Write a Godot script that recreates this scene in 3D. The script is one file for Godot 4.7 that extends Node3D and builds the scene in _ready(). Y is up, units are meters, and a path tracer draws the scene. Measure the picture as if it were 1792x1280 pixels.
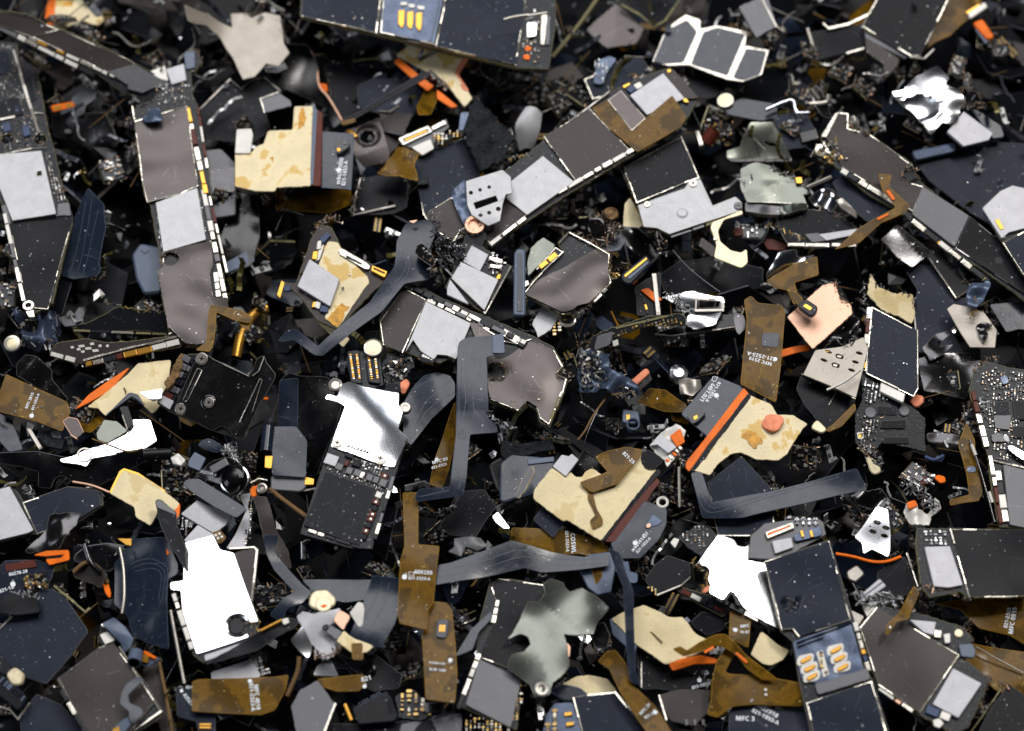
extends Node3D
# A heap of shredded phone boards, shields and flex cables on a dark tray. Lengths inside the builders are millimetres.

const MM := 0.001
const TILE := 26.0
const CAM_D := 550.0
const CAM_TILT := 25.0
const DUSTY := {film = 0.18, film_blue = 0.26, film_black = 0.22, slate = 0.14, chip_black = 0.4, foil = 0.12, gloss_black = 0.25, kapton = 0.3, dark_steel = 0.3, mirror = 0.08, cream = 0.1, cream_stained = 0.15}
const EDGE_LIGHT := {slate = "slate_plastic", film_black = "film_grey", film_blue = "film_grey", film = "rim_metal", foil = "rim_metal", gloss_black = "film_grey", kapton = "cut_amber", mirror = "steel", shield = "solder", steel_olive = "solder", dark_steel = "steel", chip_black = "chip_grey", black_plastic = "slate"}  # mostly paler edge materials, painting the light that cut edges catch
const ROUND := {slate = 0.5, kapton = 0.35, cream = 0.35, cream_stained = 0.3, gloss_black = 0.4, film_black = 0.45, film_blue = 0.3, film = 0.4, foil = 0.45, mirror = 0.35, steel = 0.35, steel_olive = 0.25, dark_steel = 0.4, orange = 0.3, blue_steel = 0.5, shield = 0.15, copper = 0.4, slate_plastic = 0.2, black_plastic = 0.4, pearl = 0.5, red_plastic = 0.5, wood_pulp = 0.3, film_grey = 0.3}
const FLECK := [Color(0.6, 0.6, 0.6), Color(0.35, 0.35, 0.36), Color(0.7, 0.69, 0.66), Color(0.1, 0.1, 0.1), Color(0.3, 0.26, 0.2)]
const PCB := [Color(0.45, 0.44, 0.42), Color(0.62, 0.6, 0.56), Color(0.05, 0.05, 0.055), Color(0.09, 0.085, 0.08), Color(0.25, 0.17, 0.1), Color(0.3, 0.29, 0.27), Color(0.03, 0.03, 0.035)]
const GOLD := [Color(0.6, 0.4, 0.12), Color(0.5, 0.48, 0.42), Color(0.06, 0.05, 0.05), Color(0.35, 0.22, 0.08)]
const WHITE := [Color(0.7, 0.7, 0.7), Color(0.5, 0.5, 0.5), Color(0.25, 0.25, 0.26), Color(0.1, 0.1, 0.1)]
const DARK := [Color(0.02, 0.02, 0.022), Color(0.04, 0.04, 0.045), Color(0.09, 0.09, 0.1), Color(0.3, 0.3, 0.3)]
const RUST := [Color(0.28, 0.2, 0.12), Color(0.12, 0.09, 0.07), Color(0.45, 0.4, 0.34), Color(0.5, 0.3, 0.2), Color(0.03, 0.03, 0.03)]
var M := {}
var rng := RandomNumberGenerator.new()
var crease := FastNoiseLite.new()
var ruffle := FastNoiseLite.new()
var taken := {}
var skin := {}  # how the last large sheet is curved, for what is printed on it
var box_mesh := {}
var disc_mesh := {}
var shard_mesh := {}

func _ready() -> void:
	rng.seed = 20417
	set_stage()
	make_materials()
	tray()
	fill_heap()
	pile()

# ---------------------------------------------------------------- camera, light, exposure
func set_stage() -> void:
	var cam := Camera3D.new()
	cam.name = "camera"
	cam.fov = rad_to_deg(2.0 * atan(71.4 / CAM_D))
	cam.near = 0.02
	cam.far = 12.0
	add_child(cam)
	var aim := Vector3(0, 22.0, 0) * MM
	var tilt := deg_to_rad(CAM_TILT)
	cam.look_at_from_position(aim + Vector3(0, cos(tilt), sin(tilt)) * CAM_D * MM, aim, Vector3(0, 0, -1))
	var lens := CameraAttributesPhysical.new()
	lens.frustum_focal_length = 100.0
	lens.frustum_focus_distance = CAM_D * MM - 0.007
	lens.exposure_aperture = 11.0
	cam.attributes = lens
	cam.current = true
	cam.fov = rad_to_deg(2.0 * atan(71.4 / CAM_D))

	var env := Environment.new()
	env.background_mode = Environment.BG_COLOR
	env.background_color = Color(0.06, 0.075, 0.10)
	env.tonemap_mode = Environment.TONE_MAPPER_LINEAR
	env.tonemap_exposure = 1.1
	env.sdfgi_enabled = true
	env.ssao_enabled = true
	env.ssil_enabled = true
	var we := WorldEnvironment.new()
	we.name = "studio"
	we.environment = env
	add_child(we)

	# one large softbox above and behind the heap; the spot and strip are added
	softbox("softbox_lamp", "large square white softbox lamp hung above and behind the heap", Vector3(-0.10, 0.92, -0.52), Vector2(0.80, 0.62), 0.8, Color(0.99, 0.99, 1.0))
	softbox("added_spot_lamp", "small square lamp added for glints high to the right behind the heap", Vector3(0.42, 0.95, -0.30), Vector2(0.16, 0.16), 0.42, Color(1.0, 0.985, 0.96))  # added lamp, put in for crisper glints and contrast
	softbox("added_fill_lamp", "narrow white strip lamp added as weak fill left of the heap", Vector3(-0.95, 0.62, 0.15), Vector2(0.30, 0.75), 0.22, Color(0.93, 0.96, 1.0))  # added lamp, a weak fill from the left

func softbox(called: String, label: String, at: Vector3, size: Vector2, energy: float, tint: Color) -> void:
	var n := Node3D.new()
	n.name = called
	add_child(n)
	n.look_at_from_position(at, Vector3(0, 0.02, 0), Vector3(0, 0, -1) if absf(at.x) < 0.5 else Vector3.UP)
	n.set_meta("label", label)
	n.set_meta("category", "lamp")
	var glow := StandardMaterial3D.new()
	glow.albedo_color = Color(0.8, 0.8, 0.8)
	glow.emission_enabled = true
	glow.emission = tint
	glow.emission_energy_multiplier = 0.4
	var black := StandardMaterial3D.new()
	black.albedo_color = Color(0.05, 0.05, 0.05)
	black.roughness = 0.9
	var front := MeshInstance3D.new()
	front.name = "diffuser"
	var q := BoxMesh.new()
	q.size = Vector3(size.x, size.y, 0.004)
	q.material = glow
	front.mesh = q
	n.add_child(front)
	front.position.z = 0.006
	var back := MeshInstance3D.new()
	back.name = "housing"
	var st := SurfaceTool.new()
	st.begin(Mesh.PRIMITIVE_TRIANGLES)
	var a := [Vector3(-size.x, -size.y, 0.02) / 2, Vector3(size.x, -size.y, 0.02) / 2, Vector3(size.x, size.y, 0.02) / 2, Vector3(-size.x, size.y, 0.02) / 2]
	for i in 4:
		var p: Vector3 = a[i]
		var r: Vector3 = a[(i + 1) % 4]
		var p2 := p * 0.25 + Vector3(0, 0, 0.2)
		var r2 := r * 0.25 + Vector3(0, 0, 0.2)
		for v in [p, r, r2, p, r2, p2]:
			st.add_vertex(v)
	st.generate_normals()
	back.mesh = st.commit()
	back.material_override = black
	n.add_child(back)
	var l := AreaLight3D.new()
	l.name = "light"
	l.area_size = size
	l.light_energy = energy
	l.light_color = tint
	l.shadow_enabled = true
	l.area_range = 4.0
	n.add_child(l)

# ---------------------------------------------------------------- materials
func lin(r: int, g: int, b: int) -> Color:
	return Color(r / 255.0, g / 255.0, b / 255.0)

func mat(key: String, c: Color, rough: float, metal: float, o := {}) -> void:
	var m := StandardMaterial3D.new()
	m.resource_name = key
	m.roughness = rough
	m.metallic = metal
	m.metallic_specular = o.get("spec", 0.5)
	var n: int = o.get("px", 256)
	var mottle: float = o.get("mottle", 0.06)
	var specks: int = o.get("specks", 0)
	if n > 0:
		var a := FastNoiseLite.new()
		a.seed = hash(key) % 1000
		a.frequency = o.get("freq", 0.02)
		a.fractal_octaves = 5
		var im_a := a.get_seamless_image(n, n)
		var b := FastNoiseLite.new()
		b.seed = hash(key) % 777 + 5
		b.frequency = 0.3
		var im_b := b.get_seamless_image(n, n)
		var im := Image.create_empty(n, n, false, Image.FORMAT_RGB8)
		var second: Color = o.get("second", c)
		var reach: float = o.get("reach", 0.0)
		for y in n:
			for x in n:
				var f := im_a.get_pixel(x, y).r - 0.5
				var f2 := im_b.get_pixel(x, y).r - 0.5
				var k := 1.0 + f * 2.0 * mottle + f2 * mottle * 2.0
				var q := Color(c.r * k, c.g * k, c.b * k)
				if reach != 0.0:
					q = q.lerp(second, smoothstep(0.5 - reach, 0.62 - reach * 0.5, f + 0.5 + f2 * 0.12 - 0.1))
				im.set_pixel(x, y, q)
		var r := RandomNumberGenerator.new()
		r.seed = hash(key)
		var tone: Color = o.get("speck_color", Color(0.75, 0.76, 0.78))
		for i in specks:
			var x := r.randi() % n
			var y := r.randi() % n
			var s := 1 if r.randf() < 0.7 else (2 if r.randf() < 0.8 else 3)
			var k := r.randf_range(0.15, 1.0)
			for dx in s:
				for dy in s:
					var at := Vector2i((x + dx) % n, (y + dy) % n)
					im.set_pixelv(at, im.get_pixelv(at).lerp(tone, k))
		for i in int(o.get("scratches", 0)):
			var p := Vector2(r.randf() * n, r.randf() * n)
			var d := Vector2.from_angle(r.randf() * TAU)
			var k := r.randf_range(0.1, 0.35)
			for s in r.randi_range(6, 40):
				p += d
				d = d.rotated(r.randf_range(-0.05, 0.05))
				var at := Vector2i(posmod(int(p.x), n), posmod(int(p.y), n))
				im.set_pixelv(at, im.get_pixelv(at).lerp(tone, k))
		m.albedo_texture = ImageTexture.create_from_image(im)
	else:
		m.albedo_color = c
	if o.has("bump"):
		m.normal_enabled = true
		m.normal_texture = M["bump_fine"] if o.get("fine", true) else M["bump_coarse"]
		m.normal_scale = o.bump
	if o.has("smudge"):
		m.roughness_texture = M["smudges"]
		m.roughness_texture_channel = BaseMaterial3D.TEXTURE_CHANNEL_GREEN
		m.roughness = o.smudge
	if o.has("coat"):
		m.clearcoat_enabled = true
		m.clearcoat = o.coat
		m.clearcoat_roughness = o.get("coat_rough", 0.15)
	if o.has("back"):
		m.backlight_enabled = true
		m.backlight = o.back
	M[key] = m

func noise_picture(freq: float, octaves: int, n: int, as_normal: bool, strength := 4.0) -> ImageTexture:
	var a := FastNoiseLite.new()
	a.seed = int(freq * 1000)
	a.frequency = freq
	a.fractal_octaves = octaves
	var im := a.get_seamless_image(n, n)
	if as_normal:
		im.convert(Image.FORMAT_RGBA8)
		im.bump_map_to_normal_map(strength)
	else:
		im.convert(Image.FORMAT_RGB8)
		im.adjust_bcs(1.25, 0.22, 1.0)
	return ImageTexture.create_from_image(im)

func make_materials() -> void:
	M["bump_fine"] = noise_picture(0.12, 4, 256, true, 3.0)
	M["bump_coarse"] = noise_picture(0.025, 4, 256, true, 6.0)
	M["smudges"] = noise_picture(0.03, 5, 256, false)
	mat("film", lin(56, 50, 48), 0.42, 0.15, {spec = 0.32, specks = 60, scratches = 24, mottle = 0.02, bump = 0.02})
	mat("film_blue", lin(26, 33, 47), 0.5, 0.0, {spec = 0.27, specks = 120, scratches = 22, mottle = 0.09, second = lin(54, 61, 75), reach = 0.0, freq = 0.02, bump = 0.02})
	mat("film_black", lin(11, 13, 18), 0.42, 0.0, {spec = 0.25, specks = 90, scratches = 24, mottle = 0.04, bump = 0.02})
	mat("film_grey", lin(98, 98, 102), 0.5, 0.1, {specks = 60, scratches = 10, mottle = 0.03, bump = 0.02})
	mat("slate", lin(27, 35, 48), 0.42, 0.0, {spec = 0.4, specks = 80, scratches = 26, mottle = 0.04, bump = 0.015, smudge = 0.42})
	mat("slate_track", lin(66, 76, 94), 0.34, 0.0, {px = 0, spec = 0.45})
	mat("kapton", lin(106, 76, 8), 0.36, 0.0, {spec = 0.2, specks = 200, speck_color = Color(0.85, 0.75, 0.45), scratches = 30, mottle = 0.22, freq = 0.012, second = lin(74, 52, 3), reach = 0.05, bump = 0.02, coat = 0.12, coat_rough = 0.16, back = Color(0.3, 0.19, 0.03)})
	mat("cream", lin(224, 207, 164), 0.5, 0.0, {spec = 0.35, mottle = 0.05, second = lin(212, 190, 140), reach = -0.06, freq = 0.012, specks = 200, speck_color = Color(0.79, 0.68, 0.46), scratches = 20, bump = 0.12})
	mat("cream_stained", lin(228, 212, 172), 0.46, 0.0, {spec = 0.35, mottle = 0.05, second = lin(214, 180, 108), reach = -0.06, freq = 0.012, specks = 180, speck_color = Color(0.79, 0.66, 0.44), scratches = 20, bump = 0.12})
	mat("cut_amber", lin(176, 134, 52), 0.4, 0.0, {px = 0})  # paler amber, painted light along the flex edges
	mat("stain", lin(198, 142, 44), 0.4, 0.0, {spec = 0.35, mottle = 0.2, freq = 0.05, bump = 0.1})
	mat("shield", lin(184, 184, 186), 0.46, 0.12, {spec = 0.4, mottle = 0.04, freq = 0.03, specks = 120, speck_color = Color(0.5, 0.49, 0.48), scratches = 70, bump = 0.05})
	mat("mirror", lin(232, 233, 236), 0.2, 1.0, {mottle = 0.02, specks = 60, speck_color = Color(0.3, 0.3, 0.32), scratches = 40})
	mat("steel", lin(150, 144, 136), 0.3, 0.6, {mottle = 0.04, specks = 60, speck_color = Color(0.3, 0.28, 0.26), scratches = 24, bump = 0.03, smudge = 0.66})
	mat("steel_warm", lin(164, 155, 143), 0.45, 0.2, {mottle = 0.05, specks = 80, speck_color = Color(0.3, 0.28, 0.26), scratches = 24, bump = 0.04})
	mat("steel_olive", lin(92, 95, 88), 0.3, 0.75, {mottle = 0.02, specks = 70, speck_color = Color(0.75, 0.75, 0.7), scratches = 30, bump = 0.02})
	mat("dark_steel", lin(66, 65, 66), 0.3, 0.9, {mottle = 0.05, specks = 160, scratches = 24, bump = 0.015, smudge = 0.36})
	mat("foil", lin(66, 59, 57), 0.34, 0.5, {mottle = 0.015, specks = 40, scratches = 30, bump = 0.015})
	mat("gold", lin(198, 146, 58), 0.35, 0.7, {px = 0})
	mat("copper", lin(236, 186, 156), 0.5, 0.25, {mottle = 0.02, specks = 70, speck_color = Color(0.25, 0.16, 0.12), bump = 0.04})
	mat("orange", lin(236, 112, 22), 0.45, 0.0, {spec = 0.3, mottle = 0.1, bump = 0.05})
	mat("brown_stripe", lin(88, 40, 30), 0.45, 0.0, {spec = 0.3, mottle = 0.1, bump = 0.05})
	mat("solder", lin(190, 184, 172), 0.28, 0.7, {mottle = 0.2, freq = 0.08, bump = 0.08})
	mat("rim_metal", lin(186, 180, 166), 0.24, 0.85, {mottle = 0.3, freq = 0.06, specks = 300, speck_color = Color(0.2, 0.19, 0.17)})
	mat("pcb", lin(24, 26, 31), 0.45, 0.0, {spec = 0.35, mottle = 0.2, freq = 0.06, specks = 900, speck_color = Color(0.5, 0.52, 0.5), scratches = 40, bump = 0.08})
	mat("pcb_edge", lin(122, 116, 84), 0.55, 0.0, {spec = 0.3, mottle = 0.25, freq = 0.1, bump = 0.1})
	mat("chip_grey", lin(90, 89, 92), 0.45, 0.05, {mottle = 0.05, specks = 60, bump = 0.03})
	mat("chip_black", lin(13, 17, 23), 0.46, 0.0, {spec = 0.27, mottle = 0.04, specks = 260, scratches = 40, bump = 0.03})
	mat("chip_white", lin(206, 202, 194), 0.45, 0.15, {mottle = 0.05, bump = 0.04})
	mat("chip_label", lin(182, 181, 185), 0.46, 0.12, {spec = 0.4, mottle = 0.04, freq = 0.03, specks = 140, speck_color = Color(0.5, 0.5, 0.5), scratches = 60, bump = 0.05})
	mat("blue_part", lin(54, 68, 100), 0.42, 0.0, {spec = 0.35, mottle = 0.12})
	mat("blue_steel", lin(72, 84, 106), 0.4, 0.35, {mottle = 0.1, specks = 140, scratches = 24, bump = 0.05, smudge = 0.75})
	mat("gloss_black", lin(9, 9, 11), 0.14, 0.0, {spec = 0.42, mottle = 0.08, specks = 90, scratches = 16, smudge = 0.34})
	mat("black_plastic", lin(14, 15, 18), 0.4, 0.0, {spec = 0.35, mottle = 0.08, specks = 60, bump = 0.04})
	mat("slate_plastic", lin(84, 95, 114), 0.36, 0.0, {spec = 0.38, mottle = 0.05, specks = 40, bump = 0.03})
	mat("pearl", lin(226, 212, 176), 0.4, 0.15, {mottle = 0.08, freq = 0.06, bump = 0.06})
	mat("white_ink", lin(236, 240, 244), 0.6, 0.0, {px = 0, spec = 0.3})
	mat("rubber", lin(30, 33, 37), 0.8, 0.0, {spec = 0.3, mottle = 0.35, freq = 0.09, bump = 0.9, fine = false, specks = 100})
	mat("red_plastic", lin(226, 140, 106), 0.5, 0.0, {spec = 0.3, mottle = 0.1, bump = 0.05})
	mat("wood_pulp", lin(110, 86, 56), 0.7, 0.0, {spec = 0.3, mottle = 0.3, freq = 0.1, bump = 0.4})
	var v := StandardMaterial3D.new()
	v.resource_name = "small components"
	v.vertex_color_use_as_albedo = true
	v.roughness = 0.34
	v.metallic = 0.45
	M["parts"] = v

# ---------------------------------------------------------------- things
func numbered(called: String) -> String:
	taken[called] = taken.get(called, -1) + 1
	return called if taken[called] == 0 else "%s_%03d" % [called, taken[called]]

func thing(called: String, label: String, category: String, at: Array, group := "") -> Node3D:
	var o := Node3D.new()
	o.name = numbered(called)
	add_child(o)
	var sx: float = at[3]
	var sz: float = at[4]
	var up := Vector3(-sx, 1, -sz).normalized()
	var side := Vector3(1, sx, 0).normalized()
	o.transform = Transform3D(Basis(side, up, side.cross(up)), Vector3(at[0], at[1], at[2]) * MM)
	o.set_meta("label", label)
	o.set_meta("category", category)
	if group:
		o.set_meta("group", group)
	crease.seed = hash(label) % 9973
	ruffle.seed = crease.seed + 1
	rng.seed = hash(label)
	return o

func put(parent: Node3D, called: String, mesh: Mesh, m: Material) -> MeshInstance3D:
	var o := MeshInstance3D.new()
	o.name = called
	o.mesh = mesh
	if m:
		o.material_override = m
	parent.add_child(o, true)
	return o

func pairs(a: Array) -> PackedVector2Array:
	var out := PackedVector2Array()
	for i in range(0, a.size() - 1, 2):
		out.append(Vector2(a[i], a[i + 1]))
	return out

func rounded(p: PackedVector2Array, r: float) -> PackedVector2Array:
	var out := PackedVector2Array()
	var n := p.size()
	for i in n:
		var a := p[(i + n - 1) % n]
		var b := p[i]
		var c := p[(i + 1) % n]
		var k := minf(r, minf(a.distance_to(b), b.distance_to(c)) * 0.42)
		var p0 := b + (a - b).normalized() * k
		var p1 := b + (c - b).normalized() * k
		if absf((b - a).normalized().cross((c - b).normalized())) < 0.12 or k < 0.05:
			out.append(b)
			continue
		for s in 5:
			var f := s / 4.0
			out.append(p0.lerp(b, f).lerp(b.lerp(p1, f), f))
	return out

func jagged(p: PackedVector2Array, amount: float) -> PackedVector2Array:
	if amount <= 0.0:
		return p
	var out := PackedVector2Array()
	var n := FastNoiseLite.new()
	n.seed = rng.randi() % 9999
	n.frequency = 0.5
	n.fractal_octaves = 3
	for i in p.size():
		var a := p[i]
		var b := p[(i + 1) % p.size()]
		var d := b - a
		var side := d.normalized().orthogonal()
		var steps := maxi(1, int(d.length() / 0.42))
		for k in steps:
			var q := a + d * (float(k) / steps)
			var s := (n.get_noise_2dv(q * 1.7) * 1.6 + n.get_noise_2dv(q * 0.35 + Vector2(50, 9)) * 1.6) * amount
			out.append(q + side * s * (1.0 if k > 0 else 0.4))
	return out

# a sheet or block: outline (and holes) in the plane, from height z up to z + t; it can be wrinkled, bent, dented and embossed
func slab(parent: Node3D, called: String, key: String, flat: Array, z: float, t: float, o := {}) -> MeshInstance3D:
	var outline := jagged(rounded(pairs(flat), ROUND.get(key, 0.12)), o.get("jag", 0.0))
	var holes: Array[PackedVector2Array] = []
	for h in o.get("holes", []):
		holes.append(jagged(pairs(h), o.get("hole_jag", 0.0)))
	for c in o.get("rounds", []):
		var ring := PackedVector2Array()
		for k in 18:
			var wob := 1.0 + rng.randf_range(-1, 1) * float(o.get("hole_jag", 0.0))
			ring.append(Vector2(c[0], c[1]) + Vector2.from_angle(TAU * k / 18.0) * c[2] * wob)
		holes.append(ring)
	var shaped: bool = o.has("wr") or o.has("fold") or o.has("bend") or o.has("dents") or o.has("ruf")
	var lo := outline[0]
	var hi := outline[0]
	for p in outline:
		lo = lo.min(p)
		hi = hi.max(p)
	var cell: float = o.get("cell", (0.22 if o.has("dents") else 0.7) if shaped else 400.0)
	cell = maxf(cell, maxf(hi.x - lo.x, hi.y - lo.y) / (90.0 if o.has("dents") else 46.0)) if shaped else cell
	var xs: Array[float] = []
	var ys: Array[float] = []
	var x := lo.x - 0.0137
	while x < hi.x + cell:
		xs.append(x)
		x += cell
	var y := lo.y - 0.0171
	while y < hi.y + cell:
		ys.append(y)
		y += cell
	for h in holes:
		var m := Vector2.ZERO
		for p in h:
			m += p
		xs.append(m.x / h.size())
	xs.sort()
	var key_u := rng.randf() * TAU
	var off := Vector2(rng.randf(), rng.randf())
	var V := PackedVector3Array()
	var N := PackedVector3Array()
	var U := PackedVector2Array()
	var SV := PackedVector3Array()
	var SN := PackedVector3Array()
	var SU := PackedVector2Array()
	var b: float = o.get("bev", minf(0.09, t * 0.35))
	var clean := outline
	for i in xs.size() - 1:
		if xs[i + 1] - xs[i] < 0.0005:
			continue
		for j in ys.size() - 1:
			var rect := PackedVector2Array([Vector2(xs[i], ys[j]), Vector2(xs[i + 1], ys[j]), Vector2(xs[i + 1], ys[j + 1]), Vector2(xs[i], ys[j + 1])])
			var found := Geometry2D.intersect_polygons(clean, rect)
			for h in holes:
				var left: Array[PackedVector2Array] = []
				for f in found:
					for g in Geometry2D.clip_polygons(f, h):
						if not Geometry2D.is_polygon_clockwise(g):
							left.append(g)
				found = left
			for f in found:
				var tri := Geometry2D.triangulate_polygon(f)
				var H: Array[float] = []
				var K: Array[Vector3] = []
				for p in f:
					var h0 := height(p, o) if shaped else 0.0
					H.append(h0)
					if shaped:
						var e := 0.12
						K.append(Vector3(-(height(p + Vector2(e, 0), o) - h0) / e, 1, -(height(p + Vector2(0, e), o) - h0) / e).normalized())
					else:
						K.append(Vector3.UP)
				for k in range(0, tri.size(), 3):
					var ids := [tri[k], tri[k + 1], tri[k + 2]]
					if (f[ids[1]] - f[ids[0]]).cross(f[ids[2]] - f[ids[0]]) < 0.0:
						ids.reverse()
					for q in ids:
						V.append(Vector3(f[q].x, z + t + H[q], f[q].y) * MM)
						N.append(K[q])
						U.append((f[q] / TILE).rotated(key_u) + off)
					ids.reverse()
					for q in ids:
						V.append(Vector3(f[q].x, z + H[q], f[q].y) * MM)
						N.append(-K[q])
						U.append((f[q] / TILE).rotated(key_u) + off)
				for k in f.size():
					var p := f[k]
					var r := f[(k + 1) % f.size()]
					var hp := H[k]
					var hr := H[(k + 1) % f.size()]
					if (absf(p.x - r.x) < 0.0004 and on_line(xs, p.x)) or (absf(p.y - r.y) < 0.0004 and on_line(ys, p.y)):
						continue
					var dir := (r - p)
					if dir.length() < 0.002:
						continue
					var out2 := Vector2(dir.y, -dir.x).normalized()
					var out3 := Vector3(out2.x, 0, out2.y)
					var top_p := Vector3(p.x, z + t + hp, p.y)
					var top_r := Vector3(r.x, z + t + hr, r.y)
					var mid_p := top_p + (out3 - Vector3.UP) * b
					var mid_r := top_r + (out3 - Vector3.UP) * b
					var low_p := Vector3(mid_p.x, z + hp, mid_p.z)
					var low_r := Vector3(mid_r.x, z + hr, mid_r.z)
					for v in [top_p, mid_p, mid_r, top_p, mid_r, top_r]:
						SV.append(v * MM)
						SN.append((out3 + Vector3.UP).normalized())
						SU.append((Vector2(v.x, v.z) / TILE).rotated(key_u) + off)
					for v in [mid_p, low_p, low_r, mid_p, low_r, mid_r]:
						SV.append(v * MM)
						SN.append(out3)
						SU.append(Vector2(v.x + v.z, v.y) / TILE + off)
	var am := ArrayMesh.new()
	if V.is_empty():
		print("empty slab: ", called, " of ", parent.get_meta("label", ""))
		return null
	am.add_surface_from_arrays(Mesh.PRIMITIVE_TRIANGLES, arrays(V, N, U))
	am.surface_set_material(0, M[key])
	if not SV.is_empty():
		am.add_surface_from_arrays(Mesh.PRIMITIVE_TRIANGLES, arrays(SV, SN, SU))
		am.surface_set_material(1, M[o.get("edge", EDGE_LIGHT.get(key, key))])
	var made := put(parent, called, am, null)
	if (hi.x - lo.x) * (hi.y - lo.y) > 25.0:
		skin = o if shaped else {}
	if DUSTY.has(key):
		flecks(made, outline, holes, z + t, o, shaped, float(DUSTY[key]))
	return made

# dust and splinters lying on a flat face: too small to pick apart, one mesh
func flecks(on: MeshInstance3D, outline: PackedVector2Array, holes: Array[PackedVector2Array], z: float, o: Dictionary, shaped: bool, share: float) -> void:
	var a := outline[0]
	var b := outline[0]
	for q in outline:
		a = a.min(q)
		b = b.max(q)
	var count := int((b.x - a.x) * (b.y - a.y) * share)
	if count < 6:
		return
	var V := PackedVector3Array()
	var N := PackedVector3Array()
	var C := PackedColorArray()
	for i in mini(count, 220):
		var q := Vector2(rng.randf_range(a.x, b.x), rng.randf_range(a.y, b.y))
		if not Geometry2D.is_point_in_polygon(q, outline):
			continue
		var inside := true
		for h in holes:
			inside = inside and not Geometry2D.is_point_in_polygon(q, h)
		if not inside:
			continue
		if ruffle_mask(q) < rng.randf_range(-0.1, 0.5):
			continue
		var r := pow(rng.randf(), 3.5)
		var s := Vector3(0.07 + 0.3 * r, 0.05 + 0.08 * r, 0.07 + 0.16 * rng.randf() * r)
		if rng.randf() < 0.04:
			s *= rng.randf_range(2.0, 3.6)
		var tone: Color = FLECK[rng.randi() % FLECK.size()]
		add_block(V, N, C, Transform3D(Basis(Vector3.UP, rng.randf() * TAU).scaled_local(s), Vector3(q.x, z + (height(q, o) if shaped else 0.0), q.y)), tone * rng.randf_range(0.5, 1.1))
	stuff_mesh(on, "dust_flecks", V, N, C)

func ruffle_mask(q: Vector2) -> float:
	crease.frequency = 0.11
	crease.fractal_type = FastNoiseLite.FRACTAL_NONE
	return crease.get_noise_2d(q.x + 61.0, q.y - 17.0)

func on_line(a: Array[float], v: float) -> bool:
	for q in a:
		if absf(q - v) < 0.0012:
			return true
	return false

func arrays(v: PackedVector3Array, n: PackedVector3Array, u: PackedVector2Array) -> Array:
	var a := []
	a.resize(Mesh.ARRAY_MAX)
	a[Mesh.ARRAY_VERTEX] = v
	a[Mesh.ARRAY_NORMAL] = n
	a[Mesh.ARRAY_TEX_UV] = u
	return a

func height(p: Vector2, o: Dictionary) -> float:
	var h := 0.0
	if o.has("wr"):
		crease.frequency = o.get("wf", 0.09)
		crease.noise_type = FastNoiseLite.TYPE_SIMPLEX_SMOOTH
		crease.fractal_type = FastNoiseLite.FRACTAL_NONE
		h += crease.get_noise_2dv(p) * float(o.wr)
	if o.has("ruf"):
		ruffle.frequency = o.get("rf", 0.07)
		ruffle.fractal_type = FastNoiseLite.FRACTAL_RIDGED
		ruffle.fractal_octaves = 1
		var q := p.rotated(0.6)
		h += pow(maxf(0.0, ruffle.get_noise_2d(q.x * 0.35, q.y * 1.3)), 2.0) * float(o.ruf)
	if o.has("bend"):
		# [direction in degrees, curvature 1/mm, start]; the sheet curls beyond the start
		for c in (o.bend if o.bend[0] is Array else [o.bend]):
			var d := p.dot(Vector2.from_angle(deg_to_rad(c[0]))) - float(c[2])
			if d > 0.0:
				h += d * d * float(c[1])
	for c in o.get("fold", []):
		h += maxf(0.0, p.dot(Vector2.from_angle(deg_to_rad(c[0]))) - float(c[2])) * float(c[1])
	for c in o.get("dents", []):
		# [x, y, length, width, angle, height]
		var d := (p - Vector2(c[0], c[1])).rotated(-deg_to_rad(c[4]))
		var e := Vector2(maxf(0.0, absf(d.x) - c[2]), d.y).length() / float(c[3])
		h += float(c[5]) * (1.0 - smoothstep(0.72, 1.1, e))
	return h

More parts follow.
